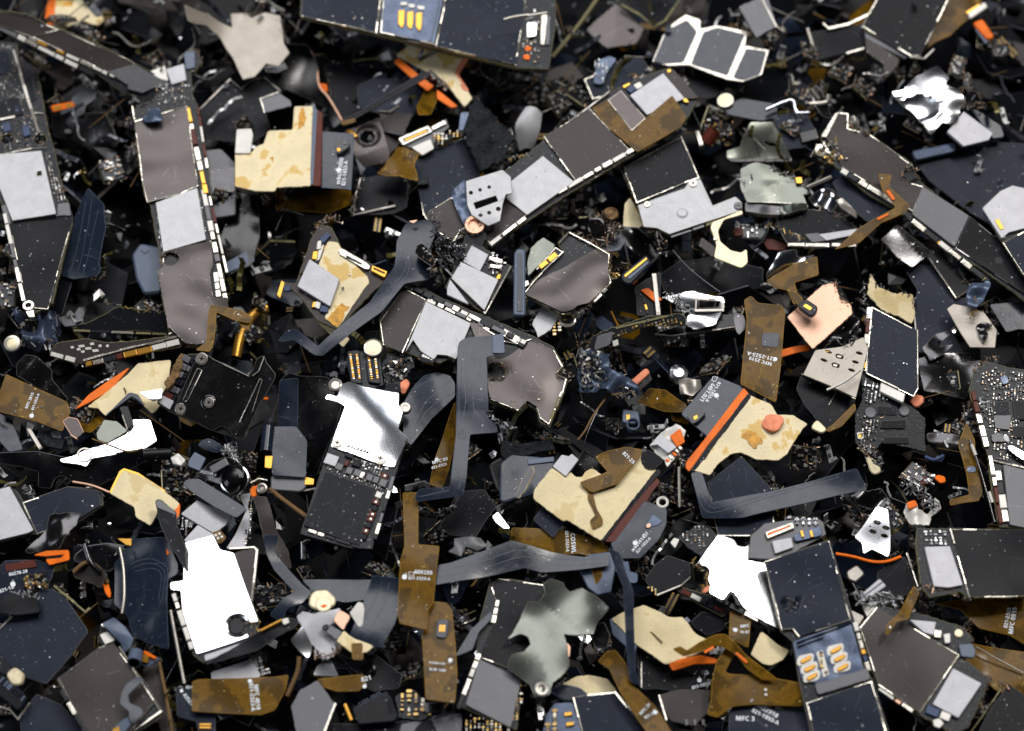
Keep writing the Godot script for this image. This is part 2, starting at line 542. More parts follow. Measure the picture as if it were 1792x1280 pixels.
# a thin fence that follows an outline: the frame of a shield or the bright lip of a film
func rim(parent: Node3D, called: String, key: String, flat: Array, z: float, h: float, w: float, closed := true) -> void:
	var p := pairs(flat)
	if closed and not Geometry2D.is_polygon_clockwise(p):
		pass
	var V := PackedVector3Array()
	var N := PackedVector3Array()
	var U := PackedVector2Array()
	var n := p.size()
	var bits := []
	for i in (n if closed else n - 1):
		var c0 := p[i]
		var c1 := p[(i + 1) % n]
		var cuts := maxi(1, int(c0.distance_to(c1) / 2.6))
		for k in cuts:
			bits.append([c0.lerp(c1, float(k) / cuts), c0.lerp(c1, float(k + 1) / cuts)])
	var wide := w
	for i in bits.size():
		var a: Vector2 = bits[i][0]
		var b: Vector2 = bits[i][1]
		if wide < 0.34 and rng.randf() < 0.12:
			continue
		w = wide * rng.randf_range(0.45, 1.0)
		var shift := Vector2(rng.randf_range(-1, 1), rng.randf_range(-1, 1)) * wide * 0.12
		a += shift
		b += shift
		var dir := (b - a).normalized()
		var s := dir.orthogonal() * w * 0.5
		var e := dir * w * 0.5
		var q := [a - e + s, b + e + s, b + e - s, a - e - s]
		var z1 := z + h * rng.randf_range(0.82, 1.0)
		var lean := (Vector3.UP + Vector3(rng.randf_range(-0.2, 0.2), 0, rng.randf_range(-0.2, 0.2))).normalized()
		var top := []
		var low := []
		for c in q:
			top.append(Vector3(c.x, z1, c.y) * MM)
			low.append(Vector3(c.x, z, c.y) * MM)
		var faces := [[top[0], top[1], top[2], top[3], lean]]
		for k in 4:
			var c: Vector2 = q[k]
			var d: Vector2 = q[(k + 1) % 4]
			var o2 := Vector2((d - c).y, -(d - c).x).normalized()
			faces.append([top[k], low[k], low[(k + 1) % 4], top[(k + 1) % 4], Vector3(o2.x, 0, o2.y)])
		for f in faces:
			for k in [0, 1, 2, 0, 2, 3]:
				V.append(f[k])
				N.append(f[4])
				U.append(Vector2(f[k].x, f[k].z) / MM / TILE)
	if V.is_empty():
		return
	var am := ArrayMesh.new()
	am.add_surface_from_arrays(Mesh.PRIMITIVE_TRIANGLES, arrays(V, N, U))
	put(parent, called, am, M[key])

# a ribbon through pairs of edge points [x, y, height]
func ribbon(parent: Node3D, called: String, key: String, left: Array, right: Array, t: float, o := {}) -> void:
	var L := smooth_path(left)
	var R := smooth_path(right)
	var n := mini(L.size(), R.size())
	var across: int = o.get("across", 6)
	var grid := []
	for i in n:
		var row := []
		for k in across + 1:
			var f := float(k) / across
			var q := L[i].lerp(R[i], f)
			if o.has("wr"):
				crease.frequency = o.get("wf", 0.12)
				crease.fractal_type = FastNoiseLite.FRACTAL_NONE
				q.y += crease.get_noise_2d(q.x, q.z) * float(o.wr)
			q.y += float(o.get("cup", 0.0)) * (1.0 - pow(2.0 * f - 1.0, 2.0))
			row.append(q)
		grid.append(row)
	var V := PackedVector3Array()
	var N := PackedVector3Array()
	var U := PackedVector2Array()
	var off := Vector2(rng.randf(), rng.randf())
	var nor := []
	for i in n:
		var row := []
		for k in across + 1:
			var du: Vector3 = grid[mini(i + 1, n - 1)][k] - grid[maxi(i - 1, 0)][k]
			var dv: Vector3 = grid[i][mini(k + 1, across)] - grid[i][maxi(k - 1, 0)]
			row.append(du.cross(dv).normalized())
		nor.append(row)
	var flip := 1.0
	var sum := 0.0
	for i in n:
		sum += nor[i][across / 2].y
	if sum < 0.0:
		flip = -1.0
	var face_a := [[0, 0], [1, 0], [1, 1], [0, 0], [1, 1], [0, 1]]
	var face_b := [[0, 0], [1, 1], [1, 0], [0, 0], [0, 1], [1, 1]]
	var along := [0.0]
	for i in range(1, n):
		along.append(along[i - 1] + grid[i][0].distance_to(grid[i - 1][0]))
	for i in n - 1:
		for k in across:
			for c in (face_a if flip < 0.0 else face_b).map(func(d): return [i + d[0], k + d[1]]):
				var q: Vector3 = grid[c[0]][c[1]]
				var m: Vector3 = nor[c[0]][c[1]] * flip
				V.append((q + m * t * 0.5) * MM)
				N.append(m)
				U.append(Vector2(along[c[0]], q.distance_to(grid[c[0]][0])) / TILE + off)
	for i in n - 1:
		for k in across:
			for c in (face_b if flip < 0.0 else face_a).map(func(d): return [i + d[0], k + d[1]]):
				var q: Vector3 = grid[c[0]][c[1]]
				var m: Vector3 = nor[c[0]][c[1]] * flip
				V.append((q - m * t * 0.5) * MM)
				N.append(-m)
				U.append(Vector2(along[c[0]], q.distance_to(grid[c[0]][0])) / TILE + off)
	var loop := []
	for i in n:
		loop.append([i, 0])
	for k in range(1, across + 1):
		loop.append([n - 1, k])
	for i in range(n - 2, -1, -1):
		loop.append([i, across])
	for k in range(across - 1, 0, -1):
		loop.append([0, k])
	for i in loop.size():
		var a: Array = loop[i]
		var b: Array = loop[(i + 1) % loop.size()]
		var pa: Vector3 = grid[a[0]][a[1]]
		var pb: Vector3 = grid[b[0]][b[1]]
		var na: Vector3 = nor[a[0]][a[1]] * flip * t * 0.5
		var nb: Vector3 = nor[b[0]][b[1]] * flip * t * 0.5
		var face := (pb - pa).cross(na).normalized()
		for v in [pa + na, pa - na, pb - nb, pa + na, pb - nb, pb + nb]:
			V.append(v * MM)
			N.append(face)
			U.append(off)
	var am := ArrayMesh.new()
	am.add_surface_from_arrays(Mesh.PRIMITIVE_TRIANGLES, arrays(V, N, U))
	put(parent, called, am, M[key])

func smooth_path(flat: Array, steps := 6) -> PackedVector3Array:
	var p: Array[Vector3] = []
	for i in range(0, flat.size() - 2, 3):
		p.append(Vector3(flat[i], flat[i + 2], flat[i + 1]))
	var out := PackedVector3Array()
	for i in p.size() - 1:
		var a := p[maxi(i - 1, 0)]
		var d := p[mini(i + 2, p.size() - 1)]
		for k in steps:
			out.append(p[i].cubic_interpolate(p[i + 1], a, d, float(k) / steps))
	out.append(p[-1])
	return out

# a round wire or rod through points [x, y, height]
func wire(parent: Node3D, called: String, key: String, flat: Array, r: float, open_end := 0.0) -> void:
	var path := smooth_path(flat, 5 if flat.size() > 6 else 1)
	var sides := 8 if r < 0.6 else 20
	var st := SurfaceTool.new()
	st.begin(Mesh.PRIMITIVE_TRIANGLES)
	var rings := []
	for i in path.size():
		var d := (path[mini(i + 1, path.size() - 1)] - path[maxi(i - 1, 0)]).normalized()
		var u := d.cross(Vector3.UP if absf(d.y) < 0.9 else Vector3.RIGHT).normalized()
		var w := u.cross(d)
		var ring := []
		for k in sides:
			ring.append([path[i], u * cos(TAU * k / sides) + w * sin(TAU * k / sides), d])
		rings.append(ring)
	var skin := func(rad: float, sgn: float) -> void:
		for i in rings.size() - 1:
			for k in sides:
				var k2 := (k + 1) % sides
				for c in [[i, k], [i + 1, k2], [i + 1, k], [i, k], [i, k2], [i + 1, k2]]:
					var e: Array = rings[c[0]][c[1]]
					st.set_normal(e[1] * sgn)
					st.set_uv(Vector2(float(c[1]) / sides, c[0] * 0.1))
					st.add_vertex((e[0] + e[1] * rad) * MM)
	skin.call(r, 1.0)
	if open_end > 0.0:
		skin.call(r - open_end, -1.0)
	for end in [0, rings.size() - 1]:
		var s := -1.0 if end == 0 else 1.0
		for k in sides:
			var a: Array = rings[end][k]
			var b: Array = rings[end][(k + 1) % sides]
			if open_end > 0.0:
				for v in [a[0] + a[1] * r, b[0] + b[1] * r, b[0] + b[1] * (r - open_end), a[0] + a[1] * r, b[0] + b[1] * (r - open_end), a[0] + a[1] * (r - open_end)]:
					st.set_normal(a[2] * s)
					st.set_uv(Vector2.ZERO)
					st.add_vertex(v * MM)
			else:
				for v in [a[0], a[0] + a[1] * r, b[0] + b[1] * r]:
					st.set_normal(a[2] * s)
					st.set_uv(Vector2.ZERO)
					st.add_vertex(v * MM)
	put(parent, called, st.commit(), M[key])

# a turned piece standing on the plane: profile [radius, height, ...]
func turned(parent: Node3D, called: String, key: String, x: float, y: float, z: float, profile: Array) -> MeshInstance3D:
	var n := 28
	var st := SurfaceTool.new()
	st.begin(Mesh.PRIMITIVE_TRIANGLES)
	for i in range(0, profile.size() - 3, 2):
		st.set_smooth_group(i + 1)
		for k in n:
			var a := Vector2.from_angle(TAU * k / n)
			var b := Vector2.from_angle(TAU * (k + 1) / n)
			var r0: float = profile[i]
			var r1: float = profile[i + 2]
			var h0: float = profile[i + 1]
			var h1: float = profile[i + 3]
			var p := [Vector3(a.x * r0, h0, a.y * r0), Vector3(b.x * r0, h0, b.y * r0), Vector3(b.x * r1, h1, b.y * r1), Vector3(a.x * r1, h1, a.y * r1)]
			for v in [p[0], p[2], p[1], p[0], p[3], p[2]]:
				st.add_vertex(v * MM)
	st.generate_normals()
	var o := put(parent, called, st.commit(), M[key])
	o.position = Vector3(x, z, y) * MM
	return o

# a pan-head screw with an open cross recess; its black floor paints the shade inside
func screw(parent: Node3D, key: String, x: float, y: float, z: float, r: float, turn := 0.3) -> void:
	turned(parent, "screw_washer", key, x, y, z, [r * 1.35, 0.0, r * 1.35, 0.1, r * 1.25, 0.14, r * 1.02, 0.14, r * 1.0, 0.02])
	var cross := []
	var a := 0.16 * r
	var l := 0.62 * r
	for k in 4:
		var d := Vector2.from_angle(turn + k * PI / 2)
		var s := d.orthogonal()
		for v in [d * l + s * -a, d * l + s * a, d * a * 1.2 + s * a * 1.2]:
			cross.append_array([v.x + x, v.y + y])
	# the corner points must run round the cross in order
	var ring := []
	for k in 12:
		ring.append(Vector2(cross[k * 2] - x, cross[k * 2 + 1] - y))
	ring.sort_custom(func(p, q): return p.angle() < q.angle())
	var hole := []
	for p in ring:
		hole.append_array([p.x + x, p.y + y])
	var round_ := []
	for k in 24:
		round_.append_array([x + cos(TAU * k / 24) * r, y + sin(TAU * k / 24) * r])
	slab(parent, "screw_head", key, round_, z + 0.02, 0.28, {holes = [hole], bev = 0.1})
	turned(parent, "screw_recess", "black_plastic", x, y, z + 0.03, [r * 0.7, 0.0, 0.0, 0.0])  # black disc colours in the shade of the recess

func unit_box(key: String) -> Mesh:
	if not box_mesh.has(key):
		var st := SurfaceTool.new()
		st.begin(Mesh.PRIMITIVE_TRIANGLES)
		st.set_smooth_group(-1)
		var b := 0.07
		# a chamfered block of size one, standing on y = 0
		var lay := [[0.5, 0.0], [0.5, 1.0 - b], [0.5 - b, 1.0]]
		for i in 2:
			for k in 4:
				var c := [Vector2(-1, -1), Vector2(1, -1), Vector2(1, 1), Vector2(-1, 1)]
				var p: Vector2 = c[k]
				var q: Vector2 = c[(k + 1) % 4]
				var v := [Vector3(p.x * lay[i][0], lay[i][1], p.y * lay[i][0]), Vector3(q.x * lay[i][0], lay[i][1], q.y * lay[i][0]), Vector3(q.x * lay[i + 1][0], lay[i + 1][1], q.y * lay[i + 1][0]), Vector3(p.x * lay[i + 1][0], lay[i + 1][1], p.y * lay[i + 1][0])]
				for e in [0, 2, 1, 0, 3, 2]:
					st.set_uv(Vector2(v[e].x + v[e].y, v[e].z) * 0.06)
					st.add_vertex(v[e])
		var t := 0.5 - b
		for e in [Vector3(-t, 1, -t), Vector3(t, 1, t), Vector3(t, 1, -t), Vector3(-t, 1, -t), Vector3(-t, 1, t), Vector3(t, 1, t)]:
			st.set_uv(Vector2(e.x, e.z) * 0.06)
			st.add_vertex(e)
		st.generate_normals()
		var m := st.commit()
		m.surface_set_material(0, M[key])
		box_mesh[key] = m
	return box_mesh[key]

# a block: centre, length, width, height, angle in degrees
func block(parent: Node3D, called: String, key: String, x: float, y: float, z: float, l: float, w: float, h: float, deg: float) -> MeshInstance3D:
	var o := MeshInstance3D.new()
	o.name = called
	o.mesh = unit_box(key)
	parent.add_child(o, true)
	var s := sin(deg_to_rad(deg))
	var c := cos(deg_to_rad(deg))
	o.transform = Transform3D(Basis(Vector3(c, 0, s) * l * MM, Vector3(0, h * MM, 0), Vector3(-s, 0, c) * w * MM), Vector3(x, z, y) * MM)
	return o

# contacts, springs and small chips set in a row along a line
func row(parent: Node3D, called: String, keys: Array, x0: float, y0: float, x1: float, y1: float, z: float, w: float, h: float, lo: float, hi: float, gap := 0.25) -> void:
	var a := Vector2(x0, y0)
	var d := Vector2(x1, y1) - a
	var total := d.length()
	var deg := rad_to_deg(d.angle())
	var at := 0.0
	while at < total - lo * 0.7:
		var l := minf(rng.randf_range(lo, hi), total - at)
		var m := a + d.normalized() * (at + l * 0.5)
		block(parent, called, keys[rng.randi() % keys.size()], m.x, m.y, z, l, w * rng.randf_range(0.8, 1.08), h * rng.randf_range(0.75, 1.2), deg)
		at += l + gap * rng.randf_range(0.4, 2.0)

# solder joints, capacitors and other parts too small to pick apart, in one mesh
func speckle(parent: Node3D, called: String, flat: Array, z: float, count: int, lo: float, hi: float, palette: Array, deg := 0.0, messy := 0.0) -> void:
	var p := pairs(flat)
	var a := p[0]
	var b := p[0]
	for q in p:
		a = a.min(q)
		b = b.max(q)
	var V := PackedVector3Array()
	var N := PackedVector3Array()
	var C := PackedColorArray()
	var tries := 0
	var made := 0
	while made < count and tries < count * 12:
		tries += 1
		var q := Vector2(rng.randf_range(a.x, b.x), rng.randf_range(a.y, b.y))
		if messy == 0.0:
			var g := q.rotated(-deg_to_rad(deg))
			g = Vector2(snappedf(g.x, hi * 1.15), snappedf(g.y, hi * 0.8))
			q = g.rotated(deg_to_rad(deg))
		if not Geometry2D.is_point_in_polygon(q, p):
			continue
		made += 1
		var s := Vector3(rng.randf_range(lo, hi), rng.randf_range(lo, hi) * 0.6, rng.randf_range(lo, hi) * 0.6)
		if rng.randf() < 0.5:
			s = Vector3(s.z, s.y, s.x)
		var basis := Basis(Vector3.UP, -deg_to_rad(deg))
		if messy > 0.0:
			basis = Basis.from_euler(Vector3(rng.randf_range(-messy, messy), rng.randf() * TAU, rng.randf_range(-messy, messy)))
		var tone: Color = palette[rng.randi() % palette.size()]
		tone = tone * rng.randf_range(0.7, 1.15)
		add_block(V, N, C, Transform3D(basis.scaled_local(s), Vector3(q.x, z + (rng.randf() * messy * 1.2), q.y)), tone)
	stuff_mesh(parent, called, V, N, C)

func add_block(V: PackedVector3Array, N: PackedVector3Array, C: PackedColorArray, x: Transform3D, tone: Color) -> void:
	var c := [Vector3(-0.5, 0, -0.5), Vector3(0.5, 0, -0.5), Vector3(0.5, 0, 0.5), Vector3(-0.5, 0, 0.5), Vector3(-0.45, 1, -0.45), Vector3(0.45, 1, -0.45), Vector3(0.45, 1, 0.45), Vector3(-0.45, 1, 0.45)]
	for f in [[4, 5, 6, 7], [0, 1, 5, 4], [1, 2, 6, 5], [2, 3, 7, 6], [3, 0, 4, 7]]:
		var v := []
		for k in f:
			v.append(x * c[k])
		var n: Vector3 = (v[2] - v[0]).cross(v[1] - v[0]).normalized()
		if n.dot((v[0] + v[2]) * 0.5 - x * Vector3(0, 0.5, 0)) < 0.0:
			n = -n
		for k in [0, 1, 2, 0, 2, 3]:
			V.append(v[k] * MM)
			N.append(n)
			C.append(tone)

func stuff_mesh(parent: Node3D, called: String, V: PackedVector3Array, N: PackedVector3Array, C: PackedColorArray) -> void:
	if V.is_empty():
		return
	var a := []
	a.resize(Mesh.ARRAY_MAX)
	a[Mesh.ARRAY_VERTEX] = V
	a[Mesh.ARRAY_NORMAL] = N
	a[Mesh.ARRAY_COLOR] = C
	var am := ArrayMesh.new()
	am.add_surface_from_arrays(Mesh.PRIMITIVE_TRIANGLES, a)
	var o := put(parent, called, am, M["parts"])
	o.set_meta("kind", "stuff")

# torn metal, glue and splinters along a broken edge, one mesh
func fringe(parent: Node3D, flat: Array, z: float, count: int, size: float, palette: Array, spread := 0.5) -> void:
	var p := pairs(flat)
	var V := PackedVector3Array()
	var N := PackedVector3Array()
	var C := PackedColorArray()
	for i in count:
		var k := rng.randi() % maxi(1, p.size() - 1)
		var q := p[k].lerp(p[k + 1], rng.randf()) + Vector2(rng.randf_range(-1, 1), rng.randf_range(-1, 1)) * spread
		var s := Vector3(rng.randf_range(0.3, 2.4), rng.randf_range(0.05, 0.22), rng.randf_range(0.06, 0.42)) * size
		var basis := Basis.from_euler(Vector3(rng.randf_range(-1, 1), rng.randf() * TAU, rng.randf_range(-1, 1)))
		var tone: Color = palette[rng.randi() % palette.size()]
		add_block(V, N, C, Transform3D(basis.scaled_local(s), Vector3(q.x, z + rng.randf_range(-0.4, 0.4) * size, q.y)), tone * rng.randf_range(0.6, 1.2))
	stuff_mesh(parent, "torn_fringe", V, N, C)

# printed words from (x0, y0) to (x1, y1) along the baseline
func words(parent: Node3D, said: String, x0: float, y0: float, x1: float, y1: float, z: float, key := "white_ink") -> void:
	var t := TextMesh.new()
	var f := SystemFont.new()
	f.font_names = PackedStringArray(["Droid Sans"])
	f.font_weight = 700
	t.font = f
	t.font_size = 24
	t.text = said
	t.depth = 0.0
	t.pixel_size = 0.01
	t.curve_step = 2.0
	t.horizontal_alignment = HORIZONTAL_ALIGNMENT_LEFT
	t.vertical_alignment = VERTICAL_ALIGNMENT_BOTTOM
	var wide := t.get_aabb().size.x
	var d := Vector2(x1 - x0, y1 - y0)
	var s := d.length() / maxf(wide, 0.001) * MM
	var o := put(parent, "printed_words", t, M[key])
	var along := Vector3(d.x, 0, d.y).normalized()
	var up := Vector3(d.y, 0, -d.x).normalized()
	var p0 := Vector2(x0, y0)
	var h0 := height(p0, skin)
	along = (along + Vector3.UP * (height(p0 + d, skin) - h0) / d.length()).normalized()
	var rise := (height(p0 + Vector2(d.y, -d.x).normalized(), skin) - h0)
	up = (up + Vector3.UP * rise).normalized()
	o.transform = Transform3D(Basis(along * s, up * s, along.cross(up) * s), Vector3(x0, z + 0.05 + h0, y0) * MM)

# the printed fruit emblem, size tall, its top towards the angle
func emblem(parent: Node3D, x: float, y: float, z: float, size: float, deg: float, key := "white_ink") -> void:
	var body := PackedVector2Array()
	for k in 40:
		var a := TAU * k / 40.0
		var r := 0.42 * (1.0 + 0.06 * cos(2 * a))
		var p := Vector2(sin(a) * r * 1.02, -cos(a) * r * 0.98)
		if absf(p.x) < 0.16 and p.y < 0.0:
			p.y += 0.07 * (1.0 - absf(p.x) / 0.16)
		if absf(p.x) < 0.14 and p.y > 0.0:
			p.y -= 0.05 * (1.0 - absf(p.x) / 0.14)
		body.append(p + Vector2(0, 0.1))
	var bite := PackedVector2Array()
	for k in 20:
		bite.append(Vector2(0.5, 0.02) + Vector2.from_angle(TAU * k / 20.0) * 0.17)
	var leaf := PackedVector2Array([Vector2(0.0, -0.36), Vector2(0.02, -0.48), Vector2(0.1, -0.56), Vector2(0.2, -0.6), Vector2(0.19, -0.5), Vector2(0.11, -0.4)])
	var both := Geometry2D.clip_polygons(body, bite)
	both.append(leaf)
	var st := SurfaceTool.new()
	st.begin(Mesh.PRIMITIVE_TRIANGLES)
	for f in both:
		var tri := Geometry2D.triangulate_polygon(f)
		for k in range(0, tri.size(), 3):
			var ids := [tri[k], tri[k + 1], tri[k + 2]]
			if (f[ids[1]] - f[ids[0]]).cross(f[ids[2]] - f[ids[0]]) < 0.0:
				ids.reverse()
			for q in ids:
				var v: Vector2 = (f[q] * size / 1.1).rotated(deg_to_rad(deg))
				st.set_normal(Vector3.UP)
				st.add_vertex(Vector3(x + v.x, z + 0.04 + height(Vector2(x + v.x, y + v.y), skin), y + v.y) * MM)
	put(parent, "printed_emblem", st.commit(), M[key])

# thin raised tracks on a flex cable: each a polyline
func tracks(parent: Node3D, key: String, lines: Array, z: float, w: float) -> void:
	for l in lines:
		var p := smooth_path(spread(l), 8)
		var V := PackedVector3Array()
		var N := PackedVector3Array()
		var U := PackedVector2Array()
		for i in p.size() - 1:
			var a := Vector2(p[i].x, p[i].z)
			var b := Vector2(p[i + 1].x, p[i + 1].z)
			var s := (b - a).normalized().orthogonal() * w * 0.5
			var q := []
			for v in [a + s, b + s, b - s, a - s]:
				q.append(Vector3(v.x, z + 0.03 + height(v, skin), v.y) * MM)
			for k in [0, 1, 2, 0, 2, 3]:
				V.append(q[k])
				N.append(Vector3.UP)
				U.append(Vector2.ZERO)
		var am := ArrayMesh.new()
		am.add_surface_from_arrays(Mesh.PRIMITIVE_TRIANGLES, arrays(V, N, U))
		put(parent, "track", am, M[key])

func spread(l: Array) -> Array:
	var out := []
	for i in range(0, l.size() - 1, 2):
		out.append_array([l[i], l[i + 1], 0.0])
	return out

# ---------------------------------------------------------------- the setting and the debris in the gaps
func tray() -> void:
	var m := StandardMaterial3D.new()
	m.albedo_color = Color(0.06, 0.06, 0.065)
	m.roughness = 0.8
	var o := MeshInstance3D.new()
	o.name = "ground"
	var b := BoxMesh.new()
	b.size = Vector3(1.4, 0.02, 1.2)
	o.mesh = b
	o.material_override = m
	o.position.y = -0.0101
	o.set_meta("kind", "structure")
	add_child(o)

func shard(seed_: int, size: float, thick: float, bend: float) -> ArrayMesh:
	rng.seed = seed_
	var st := SurfaceTool.new()
	st.begin(Mesh.PRIMITIVE_TRIANGLES)
	st.set_smooth_group(-1)
	var n := rng.randi_range(4, 7)
	var ring := []
	var wide := rng.randf_range(0.35, 1.0)
	for k in n:
		var a := TAU * (k + rng.randf_range(-0.3, 0.3)) / n
		var p := Vector2(cos(a), sin(a) * wide) * size * rng.randf_range(0.7, 1.1)
		ring.append(Vector3(p.x, bend * p.x * p.x / size, p.y))
	for s in [1.0, -1.0]:
		for k in n:
			var a: Vector3 = ring[k]
			var b: Vector3 = ring[(k + 1) % n]
			var tri := [Vector3.ZERO, a, b] if s > 0 else [Vector3.ZERO, b, a]
			for v in tri:
				st.set_uv(Vector2(v.x, v.z) / TILE)
				st.add_vertex((v + Vector3.UP * thick * 0.5 * s) * MM)
	st.generate_normals()
	var am := st.commit()
	st = SurfaceTool.new()
	st.begin(Mesh.PRIMITIVE_TRIANGLES)
	st.set_smooth_group(-1)
	for k in n:
		var a: Vector3 = ring[k]
		var b: Vector3 = ring[(k + 1) % n]
		var h := Vector3.UP * thick * 0.5
		for v in [a + h, a - h, b - h, a + h, b - h, b + h]:
			st.set_uv(Vector2(v.x, v.z) / TILE)
			st.add_vertex(v * MM)
	st.generate_normals()
	return st.commit(am)

func fill_heap() -> void:
	var kinds := [
		["black_debris", "black and slate plastic scraps packed between the boards", "film_black", 460, 4.0, 11.0, 0.35, 2.0, 14.0, "film_grey"],
		["slate_debris", "slate flex cable scraps packed between the boards", "slate", 230, 3.5, 9.0, 0.2, 2.0, 11.5, "slate_plastic"],
		["brown_debris", "dark brown foil scraps packed between the boards", "film", 210, 3.5, 9.0, 0.4, 2.0, 12.0, "solder"],
		["amber_debris", "amber flex scraps packed between the boards", "kapton", 60, 3.0, 7.0, 0.15, 2.0, 10.0, "kapton"],
		["board_debris", "splinters of bare circuit board packed between the boards", "pcb", 240, 2.5, 6.5, 0.8, 3.0, 13.0, "pcb_edge"],
		["metal_debris", "bright steel shreds lodged in the gaps of the heap", "mirror", 360, 0.3, 1.7, 0.12, 6.0, 17.5, "mirror"],
		["glass_debris", "glossy black crumbs lodged in the gaps of the heap", "gloss_black", 1100, 0.6, 3.4, 0.5, 6.0, 18.0, "gloss_black"],
		["chip_debris", "tiny loose chips and solder crumbs scattered through the gaps", "chip_grey", 900, 0.2, 0.8, 0.35, 8.0, 18.5, "chip_white"],
		["copper_debris", "tiny orange and copper crumbs scattered through the gaps", "orange", 24, 0.3, 1.2, 0.3, 8.0, 16.0, "orange"],
	]
	var strands := Node3D.new()
	strands.name = "wire_debris"
	strands.set_meta("kind", "stuff")
	strands.set_meta("label", "stray wires and metal splinters sticking out of the gaps")
	strands.set_meta("category", "debris")
	add_child(strands)
	for variant in 3:
		var rod := CylinderMesh.new()
		rod.top_radius = 0.00007
		rod.bottom_radius = 0.00011
		rod.height = 0.006
		rod.radial_segments = 6
		rod.rings = 1
		rod.material = M[["steel", "wood_pulp", "dark_steel"][variant]]
		var many := MultiMesh.new()
		many.transform_format = MultiMesh.TRANSFORM_3D
		many.mesh = rod
		many.instance_count = 110
		rng.seed = 90 + variant
		for i in many.instance_count:
			var e := Vector3(PI / 2 + rng.randfn(0, 0.3), rng.randf() * TAU, 0)
			many.set_instance_transform(i, Transform3D(Basis.from_euler(e).scaled_local(Vector3(1, rng.randf_range(0.4, 1.8), 1)), Vector3(rng.randf_range(-115, 115), rng.randf_range(12, 21), rng.randf_range(-92, 88)) * MM))
		var bunch := MultiMeshInstance3D.new()
		bunch.name = "strands"
		bunch.multimesh = many
		bunch.set_meta("kind", "stuff")
		strands.add_child(bunch, true)
	broken_bits()
	var seed_ := 11
	for d in kinds:
		seed_ += 37
		var top := Node3D.new()
		top.name = d[0]
		top.set_meta("kind", "stuff")
		top.set_meta("label", d[1])
		top.set_meta("category", "debris")
		add_child(top)
		for variant in 3:
			var mesh := shard(seed_ + variant, 1.0, float(d[6]) / float(d[5]) * 1.4, rng.randf_range(-0.2, 0.25))
			var mm := MultiMesh.new()
			mm.transform_format = MultiMesh.TRANSFORM_3D
			mm.mesh = mesh
			var count: int = int(d[3]) / 3
			mm.instance_count = count
			rng.seed = seed_ * 3 + variant
			for i in count:
				var s := rng.randf_range(d[4], d[5])
				var p := Vector3(rng.randf_range(-122, 122), rng.randf_range(d[7], d[8]), rng.randf_range(-96, 92))
				var e := Vector3(rng.randfn(0, 0.42), rng.randf() * TAU, rng.randfn(0, 0.42))
				mm.set_instance_transform(i, Transform3D(Basis.from_euler(e).scaled(Vector3.ONE * s), p * MM))
			var o := MultiMeshInstance3D.new()
			o.name = "scraps"
			o.multimesh = mm
			mesh.surface_set_material(0, M[d[2]])
			mesh.surface_set_material(1, M[d[9]])  # paler side material paints edge highlights on the scraps
			o.set_meta("kind", "stuff")
			top.add_child(o, true)

